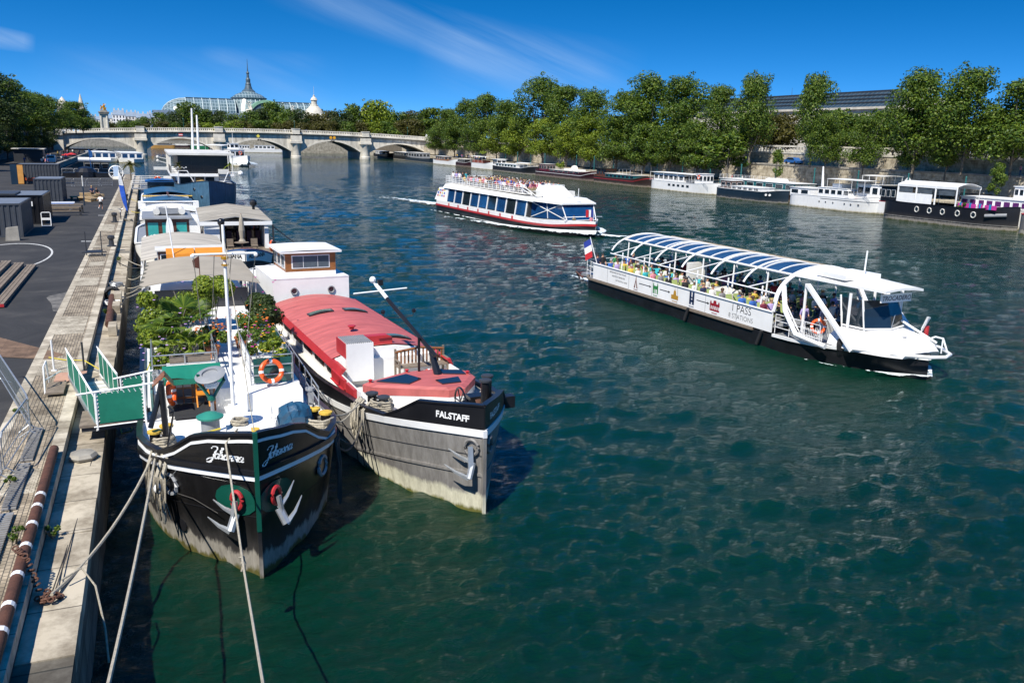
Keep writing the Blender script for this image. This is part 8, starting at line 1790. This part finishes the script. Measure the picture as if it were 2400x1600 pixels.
for i, (y0, y1, z) in enumerate([(50, 52, 2.2), (54, 53.5, 2.3), (57, 55, 2.1), (60.5, 57, 2.4), (66, 60, 2.4), (70, 62, 2.2), (96, 95, 2.2), (108, 104, 2.3), (128, 120, 2.3)]):
    rope('%s mooring line between the quay and the moored houseboats, counting from the camera' % ['first', 'second', 'third', 'fourth', 'fifth', 'sixth', 'seventh', 'eighth', 'ninth'][i], sag((-2.3+r_.uniform(-.3, .2), y0, ZL+.1), (-.85, y1, z), r_.uniform(.05, .4)), .03, r_.choice([ROPE, ROPE, ROPEDK, YR]))
for i, (y, ds) in enumerate([(55.5, 'pale tangled cables heaped on the ledge near the beige awning'), (49.5, 'pale looped cable hanging over the ledge beside the tyre pipe'), (97, 'tangled ropes and hoses on the ledge by the blue flag')]): coil('cable_heap', ds, (-2.3, y, ZL+.03), .38, 5, .2, [STEEL, WHITE, ROPE][i], 'cable', 30+i, .03)
for i, (y, L_) in enumerate([(47.0, 1.4), (41.6, 1.2), (50.0, 1.0)]):
    b = MB(); b.bb(-2.2, -1.85, y, y+L_, ZL+.02, ZL+.4+.05*i); tag(b.build('stone_block', LEDGE), ['pale stone block on the ledge beside the short dark pipe', 'pale stone block on the ledge at the foot of the short dark pipe', 'pale stone block on the ledge beyond the tyre'][i], 'block', 'stone blocks on the ledge')
# ================================================================== FAR BANK: BOATS, POSTS, CARS
def rboat(ds, cat, u0, v0, u1, v1, B, hm, sheer, name='moored_barge', xoff=0, deck=None, Lb=5.5, capm=BLACK, tip=.1):
    xs = 108.2 if u1 > 2060 else (111.3 if u1 > 1700 else (113.0 if u1 > 1200 else 114.5)); xs += .9*xoff
    def yu(u): n_ = _rt-_fw*((u-1200)/F_PX); return (CAM_H*n_.z-xs*n_.x)/n_.y
    y0, y1 = yu(u1), yu(u0); rz = 0; L = max(8, y1-y0); q = Vector((xs, y0, 0)); xoff = 0
    t = thing(name, ds, cat, (q.x+B/2+xoff, y0, 0), rz*.6, 'boats moored along the far bank'); h = Hull(L, B, sheer(L), Lb=min(Lb, L*.3), p=2, Ls=min(4, L*.2), tip=tip); h.build(t, hm, (lambda y: h.sh(y)-.35) if deck is None else deck, GREY); h.cap(t, 'rail_cap', capm, .16, .09); t.scale = (1, 1, 1.1 if u1 > 2060 else .86); return t, h, L
sh_ = lambda a, m_, c: (lambda L: sheer_of(a, m_, c, L, L*.25, L*.25))
BRNT = mat('brown deckhouse', (.14, .06, .03), .5, var=.3)
# 1 black barge with white canopy
t, h, L = rboat('big black barge with round portholes and a white tented awning on the far bank', 'barge', 2046, 508, 2352, 545, 5.4, H_BLACK, sh_(3.0, 2.5, 2.9))
h.band(t, 'rubbing_strake', H_GREY, lambda y: .55, .10, .08)
h.ports(t, [L*.22, L*.33, L*.44, L*.54, L*.64], 1.75, .36, GLASS, CREAM)
cabin(t, -2.3, 2.3, L*.84, L*.97, 2.4, 4.5, BLACK, BLACK, 'wheelhouse', front=3, side=3, fm=WHITE, over=.3)
canopy(t, -2.55, 2.4, L*.36, L*.82, 5.1, .06, WHITE, .45, zf=2.4, seam=False, ny=3, drape=.35)
b = MB()
for a in (.36, .52, .67, .82): y = L*a; b.cyl((-2.5, y, 2.4), (-2.5, y, 5.1), .10, 6)
b.sheet((-2.56, L*.54, 2.5), (-2.56, L*.82, 2.5), (-2.50, L*.82, 3.9), (-2.50, L*.54, 3.9), .03, 30, 1); b.build('canvas_side', WHITE, t)
b = MB()
for a in (.38, .55, .70): b.bb(-2.46, -2.44, L*a, L*(a+.115), 3.95, 4.75)
b.build('clear_window', GLASSLT, t)
b = MB(); [b.bb(-2.35, -2.2, 2+i*1.1, 2.7+i*1.1, 2.55, 3.1) for i in range(6)]; b.build('deck_cushion', MAG, t)
b = MB(); [b.bb(-2.38, -2.22, 2.8+i*1.6, 3.1+i*1.6, 2.55, 3.2) for i in range(4)]; b.build('blue_tub', mat('blue tub', (.02, .25, .5), .5), t)
b = MB(); b.tube([h.side(1.2, 2.0, -1, .15), h.side(3.6, 1.75, -1, .2)], .22, 8); b.build('fender', GREY, t)
bo = Matrix.Translation(t.location) @ Matrix.Rotation(t.rotation_euler.z, 4, 'Z')
bush('deck_plants', 'green and red potted plants on the deck of the black barge with portholes', 'plants', tuple(bo @ Vector((-1.8, L*.33, 2.45))), .7, 1.8, 1.2, 800, .25, LEAF, 'plants on moored boats', fl=MAG, nf=20)
# 2 white yacht with bridge deck and awning
t, h, L = rboat('white yacht with dark round portholes, upright white mast and flat sun roof', 'yacht', 1830, 441, 2042, 503, 5.6, H_WHITE, sh_(3.3, 2.6, 2.4), 'moored_yacht', capm=WHITE)
h.ports(t, [L*.16, L*.22, L*.28, L*.40, L*.48, L*.55], 1.55, .15, BLACK, GREY); h.band(t, 'dark_line', NAVY, lambda y: 2.15, .08, .03, y1=L*.6)
cabin(t, -1.9, 1.9, L*.28, L*.62, 2.6, 4.4, WHITE, WHITE, 'pilot_house', front=3, side=5, fm=WHITE, over=.1, slope=.6); cabin(t, -2.2, 2.2, L*.70, L*.93, 2.2, 3.9, WHITE, WHITE, 'after_cabin', side=2, fm=WHITE)
canopy(t, -2.2, 2.2, L*.12, L*.52, 6.3, .08, WHITE, .05, zf=4.0, seam=False)
b = MB(); b.tube([(0, L*.66, 3), (0, L*.68, 8.6)], .3, 8, .14); b.build('mast', WHITE, t); rail(t, [(-2.5, L*.3, 3.0), (-2.5, L*.05, 3.4)], .8, WHITE, bars=2)
b = MB(); b.bb(-1.2, 1.2, L*.40, L*.5, 4.5, 5.3); b.build('screen', WHITE, t)
# 3 white boat behind the yacht
t, h, L = rboat('white cabin boat with red trim lying behind the yacht', 'boat', 1975, 452, 2150, 487, 5.0, H_WHITE, sh_(2.8, 2.4, 2.4), 'moored_cruiser', xoff=5.8, capm=WHITE)
cabin(t, -2.1, 2.1, L*.25, L*.85, 2.2, 4.3, WHITE, WHITE, 'saloon', front=3, side=6, fm=WHITE, gm=GLASS); h.band(t, 'red_line', REDP, lambda y: 2.0, .12, .03); canopy(t, -2.2, 2.2, L*.5, L*.8, 5.7, .05, CREAM, .1, zf=4.4, seam=False)
# 4 white and red boat at the right edge, grey hull below it
t, h, L = rboat('white boat with long low roof and purple window blinds behind the black barge', 'boat', 2225, 500, 2450, 520, 5.0, H_WHITE, sh_(2.9, 2.5, 2.4), 'moored_cruiser', xoff=5.6, capm=WHITE)
cabin(t, -2.2, 2.2, L*.2, L*.92, 2.2, 3.7, WHITE, WHITE, 'saloon', front=2, side=8, fm=WHITE, gm=mat('plum blind', (.10, .02, .12), .4)); cabin(t, -1.2, 1.0, L*.32, L*.42, 3.8, 5.4, WHITE, WHITE, 'wheelhouse', front=2, side=2, fm=WHITE)
t, h, L = rboat('grey and red hulled boat cut by the right edge of the photo', 'boat', 2368, 546, 2520, 566, 4.6, H_GREY, sh_(3.2, 2.4, 2.4), 'moored_boat', capm=REDP)
cabin(t, -1.8, 1.8, L*.3, L*.8, 2.2, 4.0, WHITE, REDP, 'cabin', front=2, side=4, fm=WHITE); h.band(t, 'red_panel', REDP, lambda y: 1.5, .9, .03, y1=5)
# 5 dark teal barge and white ship with rails behind
t, h, L = rboat('dark teal barge with white bow crescents moored before the railed white ship', 'barge', 1662, 453, 1822, 476, 5.2, H_NAVY, sh_(2.9, 2.3, 2.5), capm=WHITE); rail(t, [(-2.4, 3.2, 2.4), (-2.5, L*.85, 2.2)], .9, WHITE, bars=2)
cabin(t, -1.9, 1.9, L*.3, L*.7, 2.0, 3.0, WHITE, WHITE, 'deckhouse', side=5, fm=WHITE); cabin(t, -1.4, 1.4, L*.74, L*.9, 2.0, 4.1, DKWOOD, WHITE, 'wheelhouse', front=2, side=2, fm=WHITE); h.ports(t, [3.2, 4.0], 1.7, .22, WHITE, WHITE)
t, h, L = rboat('long white ship with railed upper deck and green hull band behind the dark teal barge', 'ship', 1668, 440, 1880, 470, 6.0, H_TEAL, sh_(2.8, 2.6, 2.6), 'moored_ship', xoff=6.0, capm=WHITE)
cabin(t, -2.6, 2.6, 3, L-2, 2.3, 4.2, TEAL, WHITE, 'saloon', front=3, side=8, fm=WHITE); rail(t, [(-2.6, 3, 4.35), (-2.6, L-2, 4.35)], 1.0, WHITE, bars=2); 
b = MB(); b.tube([(-1, L*.25, 4.6), (-1, L*.45, 4.6)], .5, 8); b.build('life_raft', WHITE, t)
# 6 white passenger boat
t, h, L = rboat('white passenger boat with square windows and open railed deck on the far bank', 'boat', 1512, 434, 1662, 457, 5.8, H_WHITE, sh_(2.9, 2.5, 2.6), 'passenger_boat', capm=WHITE)
b = MB(); [b.bb(-2.93, -2.86, L*.3+i*1.9, L*.3+1.0+i*1.9, 1.35, 1.95) for i in range(5)]; b.build('hull_window', GLASS, t)
cabin(t, -2.2, 2.2, L*.42, L*.9, 2.4, 4.4, WHITE, WHITE, 'saloon', front=3, side=6, fm=BRNT); cabin(t, -1.4, 1.4, L*.18, L*.3, 2.4, 5.0, WHITE, WHITE, 'wheelhouse', front=3, side=2, fm=WHITE); canopy(t, -2.6, 2.6, L*.28, L*.95, 4.75, .06, WHITE, .05, zf=2.4, seam=False); rail(t, [(-2.7, 1.5, 2.7), (-2.8, L*.9, 2.6)], .9, WHITE, bars=2)
rb = thing('lifebuoy', 'orange lifebuoy on the wheelhouse of the white passenger boat', 'lifebuoy', Matrix.Translation(t.location) @ Matrix.Rotation(t.rotation_euler.z, 4, 'Z') @ Vector((-1.5, L*.24, 3.6))); ringbuoy(rb, (0, 0, 0), .42, (-1, 0, 0))
# 7 teal cabin barge
t, h, L = rboat('brown-hulled barge with teal cabin sides in the middle of the far bank', 'barge', 1380, 421, 1512, 440, 5.2, H_TEAL, sh_(3.2, 2.0, 2.3), capm=BRNT); h.band(t, 'red_strake', REDP, lambda y: smooth(2.6, 1.4, y/7), .14, .04)
cabin(t, -2.1, 2.1, L*.22, L*.72, 1.8, 3.1, TEAL, CREAM, 'cabin', side=7, fm=TEAL); cabin(t, -1.6, 1.6, L*.74, L*.92, 1.9, 4.4, DKWOOD, BLACK, 'wheelhouse', front=3, side=3, fm=BRNT, over=.5); canopy(t, -1.8, 1.8, L*.3, L*.5, 4.8, .06, DKGREY, .05, zf=2.0, seam=False)
# 8 maroon barge
t, h, L = rboat('long maroon barge with maroon wheelhouse and white skylights', 'barge', 1246, 400, 1384, 424, 5.2, H_MAROON, sh_(3.2, 2.0, 2.3), capm=MAROON); h.band(t, 'white_strake', WHITE, lambda y: smooth(2.7, 1.5, y/7), .12, .04)
cabin(t, -2.1, 2.1, L*.2, L*.7, 1.8, 2.7, MAROON, CREAM, 'trunk', side=6, fm=CREAM); cabin(t, -1.5, 1.5, L*.78, L*.92, 1.9, 4.3, MAROON, CREAM, 'wheelhouse', front=3, side=3, fm=CREAM); b = MB(); [b.bb(-1, 1, L*.25+i*4, L*.25+2.2+i*4, 2.85, 3.35) for i in range(3)]; b.build('skylight', WHITE, t)
bo = Matrix.Translation(t.location) @ Matrix.Rotation(t.rotation_euler.z, 4, 'Z'); bush('deck_plants', 'bright green potted bushes on the maroon barge', 'plants', tuple(bo @ Vector((0, L*.62, 2.8))), 1.4, 2.5, 1.8, 700, .35, LEAFY, 'plants on moored boats')
b = MB(); b.lathe([(.1, 0), (.7, .12), (1.0, .4), (.95, .42), (.1, .2)], (0, 0, 0), 12); o = b.build('satellite_dish', CREAM, t, loc=(-.6, L*.35, 3.6)); o.rotation_euler = (R(70), 0, R(-30))
# 9 black hull with white cabin and green windows
t, h, L = rboat('black-hulled barge with white cabin and green window shutters', 'barge', 1147, 388, 1243, 407, 5.2, H_BLACK, sh_(3.1, 2.1, 2.4), capm=WHITE)
cabin(t, -2.2, 2.2, L*.35, L*.86, 1.9, 3.2, WHITE, WHITE, 'cabin', side=7, fm=mat('green shutter', (.01, .20, .16), .5)); cabin(t, -1.7, 1.7, L*.86, L*.97, 1.9, 4.7, WHITE, WHITE, 'wheelhouse', front=2, side=2, fm=BRNT, over=.5); canopy(t, -1.8, 1.8, L*.12, L*.4, 4.0, .06, WHITE, .2, zf=2.2, seam=False)
# 10 white launch with canopy
t, h, L = rboat('small white launch with flat canopy and reddish furniture beneath it', 'launch', 1098, 384, 1148, 396, 5.0, H_WHITE, sh_(3.2, 2.4, 2.4), 'moored_launch', capm=WHITE); canopy(t, -2.3, 2.3, L*.38, L*.95, 5.2, .08, WHITE, .15, zf=2.2, seam=False); b = MB(); b.bb(-1.7, 1.7, L*.45, L*.9, 2.1, 3.6); b.build('seating', mat('rust red seating', (.22, .05, .03), .6), t)
bush('deck_plants', 'plants on the canopy of the small white launch', 'plants', tuple(t.location+Vector((0, L*.6, 5.4))), 1.5, 3.0, 1.0, 400, .4, LEAFY, 'plants on moored boats')
# 11-14 boats nearest the bridge
t, h, L = rboat('dark red barge between the white launch and the wooden boat', 'barge', 1062, 379, 1100, 391, 5.0, H_MAROON, sh_(3.0, 2.0, 2.3), capm=WHITE); cabin(t, -1.9, 1.9, L*.35, L*.8, 1.9, 3.4, BLACK, CREAM, 'cabin', side=4, fm=CREAM)
t, h, L = rboat('small white boat with varnished wooden cabin near the bridge', 'boat', 1010, 375, 1062, 388, 4.6, H_WHITE, sh_(2.9, 1.9, 2.2), 'moored_boat', capm=WHITE); cabin(t, -1.6, 1.6, L*.45, L*.85, 1.8, 3.9, WOOD, WHITE, 'cabin', front=2, side=4, fm=WHITE, over=.3)
t, h, L = rboat('dark flat barge with grey panels and a car on deck near the bridge', 'barge', 945, 366, 1015, 379, 7.0, H_NAVY, sh_(2.4, 1.9, 2.1), 'moored_barge'); cabin(t, -2.6, 2.6, L*.5, L*.95, 1.8, 4.6, GREY, CREAM, 'cabin', front=3, side=5, fm=CREAM)
t, h, L = rboat('low white-roofed houseboat moored under the last bridge arch', 'houseboat', 918, 362, 960, 371, 6.0, H_BLACK, sh_(2.2, 1.9, 2.1), 'houseboat'); cabin(t, -2.5, 2.5, L*.2, L*.95, 1.8, 4.3, DKGREY, WHITE, 'cabin', front=3, side=5, fm=WHITE, over=.4)
t, h, L = rboat('black barge in the shadow of the fourth arch', 'barge', 872, 357, 912, 369, 6.0, H_BLACK, sh_(3.2, 2.2, 2.4), 'moored_barge'); cabin(t, -2, 2, L*.5, L*.9, 2, 4.0, WHITE, WHITE, 'cabin', front=2, side=4, fm=WHITE)
# mooring posts
k = 0; y = 83.9
ORD = ['first', 'second', 'third', 'fourth', 'fifth', 'sixth', 'seventh', 'eighth', 'ninth', 'tenth', 'eleventh', 'twelfth', 'thirteenth', 'fourteenth', 'fifteenth', 'sixteenth', 'seventeenth', 'eighteenth']
PG = mat('teal post', (.02, .13, .13), .5, var=.2); mp = None
for i in range(18):
    yy = (94.7+i*10.85)*123.4/114
    p0 = MB(); p0.cyl((0, 0, 0), (0, 0, 4.0), .13, 8); p0.lathe([(.17, 4.0), (.1, 4.2), (.01, 4.25)], (0, 0, 0), 8)
    if mp is None: mp = p0.build('mooring_post', PG); o = mp
    else: o = mp.copy(); COL.objects.link(o)
    o.location = (123.4, yy, 2.5); tag(o, 'slim teal mooring post on the low far quay, %s from the right edge' % ORD[i], 'post', 'teal mooring posts')
p = X(2130, 418, 124); t = thing('diamond_sign', 'white diamond navigation sign on a post above the white yacht', 'sign', (p.x, p.y, 2.5)); b = MB(); b.cyl((0, 0, 0), (0, 0, p.z-3), .07, 6); b.build('post', DKGREY, t); b = MB(); b.loft([[Vector((x, .75*math.cos(a), p.z-2.9+.75*math.sin(a))) for a in (0, math.pi/2, math.pi, -math.pi/2)] for x in (-.12, -.08)]); b.build('board', WHITE, t)
def car(ds, x, y, z, m, rz=0):
    t = thing('parked_car', ds, 'car', (x, y, z-(.4 if z == 2.9 else 0)), rz); b = MB(); pr = [(-2.1, .35), (-2.15, .75), (-1.3, .95), (-.7, 1.42), (.9, 1.45), (1.7, .98), (2.1, .9), (2.15, .35)]; b.loft([[Vector((s, q, w_)) for q, w_ in pr] for s in (-.85, .85)]); b.build('body', m, t)
    b = MB(); [b.loft([[Vector((s, q, w_)) for q, w_ in ((-1.15, .98), (-.68, 1.36), (.85, 1.38), (1.45, 1.0))] for s in (g, g+.02)]) for g in (-.875, .855)]; b.build('window', GLASS, t)
    for s in (-.86, .70):
        for q in (-1.35, 1.35): b = MB(); b.cyl((s, q, .33), (s+.16, q, .33), .33, 10); b.build('wheel', RUBBER, t)
p = X(1857, 372, 131.5); car('blue car parked on the terrace road of the far bank', 131.9, p.y, 7.0, BLUEP)
for i, (u, c) in enumerate([(2068, 'dark car parked on the low quay behind the yacht, below the awning'), (2300, 'black car parked on the low quay near the sapling'), (2265, 'black van-like car parked left of the sapling')]): p = X(u, 470, 126); car(c, 126.5, p.y, 2.9, [NAVY, BLACK, BLACK][i])
for i, (u, v, c, ds) in enumerate([(2128, 382, 'blue', 'person in blue walking on the terrace of the far bank'), (2016, 382, 'white', 'person in white walking on the terrace of the far bank'), (1716, 412, 'red', 'person in red standing on the far quay by the railed ship'), (1740, 414, 'white', 'person in white standing on the far quay by the railed ship'), (1830, 418, 'red', 'person in red on the far quay left of the yacht mast'), (2390, 410, 'pink', 'person in pink on the terrace at the right edge')]):
    low = v > 400 and u < 2000; p = X(u, v, 124.2 if low else 131.2); person('stand', (124.2 if low else 131.2, p.y, 2.5 if low else 7.0), 1.2, c, 'denim', 'brown', ds, 'people on the far bank')
r_ = random.Random(50)
for i in range(14): c = r_.choice(tops); person('stand', (124.5+r_.uniform(-.8, 2), 330+i*2.6, 2.5), r_.uniform(0, 6), c, 'denim', 'brown', 'person in %s standing on the far quay beside the boats near the bridge' % c, 'people on the far bank')
for i in range(16):
    x = -25+i*9.5+r_.uniform(-2, 2); c = r_.choice(tops); person('stand', (x, YB+1.2, deckz(x)+.02), r_.uniform(0, 6), c, 'denim', 'brown', 'pedestrian in %s crossing the stone bridge' % c, 'pedestrians on the bridge')
for i, (u, ds, m) in enumerate([(150, 'white van on the left end of the stone bridge', WHITE), (1012, 'white lorry at the right end of the stone bridge', WHITE)]):
    p = D(u, 300, YB+9); t = thing('van', ds, 'van', (p.x, YB+9, deckz(p.x))); b = MB(); b.bb(-2.6, 1.6, 0, 2, .4, 2.9); b.loft([[Vector((1.6, 0, .4)), Vector((1.6, 2, .4)), Vector((1.6, 2, 2.6)), Vector((1.6, 0, 2.6))], [Vector((2.6, 0, .4)), Vector((2.6, 2, .4)), Vector((2.3, 2, 2.2)), Vector((2.3, 0, 2.2))]]); b.build('body', m, t); b = MB(); [b.cyl((x, -.05, .4), (x, .2, .4), .4, 10) for x in (-1.6, 1.6)]; b.build('wheel', RUBBER, t)
# tall lamp posts on the bridge ends
for i, (u, v, ds) in enumerate([(955, 296, 'slim lamp post on the right half of the bridge'), (430, 292, 'slim lamp post on the left half of the bridge'), (690, 296, 'slim lamp post over the third pier')]):
    p = D(u, v, YB+2); b = MB(); z0 = deckz(p.x); b.cyl((0, 0, 0), (0, 0, 5), .1, 6); b.ball((0, 0, 5.2), .35, 8, 5); tag(b.build('lamp_post', GREENP, loc=(p.x, YB+2, z0)), ds, 'lamp post', 'lamp posts on the bridge')
# ================================================================== FOAM AND WAKES
def foam_mat():
    n = N('foam'); g = n.noise(1.3, 7, .75, stretch=(1, .5, 1)); e = n.node('ShaderNodeAttribute'); e.attribute_name = 'dens'
    a = n.math('GREATER_THAN', n.math('ADD', g, n.math('MULTIPLY', n.math('SUBTRACT', e.outputs['Fac'], .5), .55)), .56)
    n.put((.72, .78, .78, 1), n.b.inputs['Base Color']); n.b.inputs['Roughness'].default_value = .7; n.put(a, n.b.inputs['Alpha']); n.put(n.bump(n.noise(5, 5), .8, .1), n.b.inputs['Normal']); return n.m
FOAM = foam_mat()
def foam(strips, label=None):
    me = bpy.data.meshes.new('foam'); vs = []; fs = []; dn = []
    for pts, w0, w1, d0, d1, lift in strips:
        pts = [Vector(p) for p in pts]; o = len(vs); n_ = len(pts); m_ = 7
        for i, p in enumerate(pts):
            t_ = (pts[min(i+1, n_-1)]-pts[max(0, i-1)]).normalized(); s = Vector((t_.y, -t_.x, 0)); w_ = lin(w0, w1, i/(n_-1)); d = lin(d0, d1, i/(n_-1))
            for j in range(m_): f = j/(m_-1)*2-1; vs.append(p+s*w_*f+Vector((0, 0, .07+lift*(1-f*f)*(1-i/n_)))); dn.append(d*(1-abs(f)**1.5))
        for i in range(n_-1):
            for j in range(m_-1): q = o+i*m_+j; fs.append((q, q+1, q+m_+1, q+m_))
    me.from_pydata([tuple(v) for v in vs], [], fs); a = me.attributes.new('dens', 'FLOAT', 'POINT'); a.data.foreach_set('value', dn); me.materials.append(FOAM)
    me.polygons.foreach_set('use_smooth', [True]*len(me.polygons)); o = bpy.data.objects.new('foam', me); COL.objects.link(o); return tag(o, label, None, None, 'stuff')
def curve(pts, n=14):
    pts = [Vector(p) for p in pts]; out = []
    for i in range(n+1):
        f = i/n*(len(pts)-1); k = min(int(f), len(pts)-2); out.append(pts[k].lerp(pts[k+1], f-k))
    return out
def vp(x, y): return VM @ Vector((x, y, 0))
foam([(curve([vp(0, -.4), vp(-2.6, 2.2), vp(-4.4, 6), vp(-5.4, 11), vp(-7, 20), vp(-9.5, 34), vp(-13, 52)], 26), .7, 1.4, 1.5, .15, .75), (curve([vp(0, -.4), vp(2.6, 2.2), vp(4.4, 6), vp(5.6, 11), vp(9, 28)], 18), .7, 1.2, 1.4, .2, .7),
      (curve([vp(0, 42), vp(-.5, 50), vp(-3, 64), vp(-9, 84)], 18), 2.2, 4.5, 1.25, .25, .3), (curve([vp(-4.6, 12), vp(-4.8, 24), vp(-5.2, 40)], 12), .35, .6, 1.0, .6, .1), (curve([vp(0, .3), vp(2.2, -1.4), vp(5.0, -1.5)], 8), .35, .5, 1.5, .8, .4)], 'white foam round the double-deck tour boat')
def bp_(x, y): return BM @ Vector((x, y, 0))
foam([(curve([bp_(0, -.15), bp_(-1.6, 1.3), bp_(-2.9, 3.4), bp_(-3.6, 6), bp_(-4.3, 10)], 18), .28, .5, .95, .2, .15), (curve([bp_(-3.5, 10), bp_(-3.9, 20), bp_(-4.6, 28)], 12), .4, .8, .3, .3, .03), (curve([bp_(0, -.15), bp_(1.8, 1.4), bp_(3.2, 4)], 8), .2, .3, 1.3, .5, .15),
      (curve([bp_(-1, 29.3), bp_(-1.5, 33), bp_(-3, 38)], 8), 1.2, 2.2, .9, .2, .15)], 'foam along the hull of the arched-roof shuttle')
LM = Matrix.Translation((31.0, 306, 0)) @ Matrix.Rotation(.28, 4, 'Z') @ Matrix.Scale(1.25, 4)
lp = lambda x, y, z=0: LM @ Vector((x, y, z))
foam([(curve([lp(0, -.5), lp(-3, 2.5), lp(-4.5, 7), lp(-7, 18)], 10), 1.2, 2.2, 1.6, .5, 2.2), (curve([lp(0, -.5), lp(3, 2.5), lp(4.8, 7), lp(8, 20)], 10), 1.2, 2.2, 1.6, .5, 1.8)], 'white bow wave of the launch near the bridge')
print('faces', sum(len(m.polygons) for m in bpy.data.meshes), 'objects', len(bpy.data.objects))
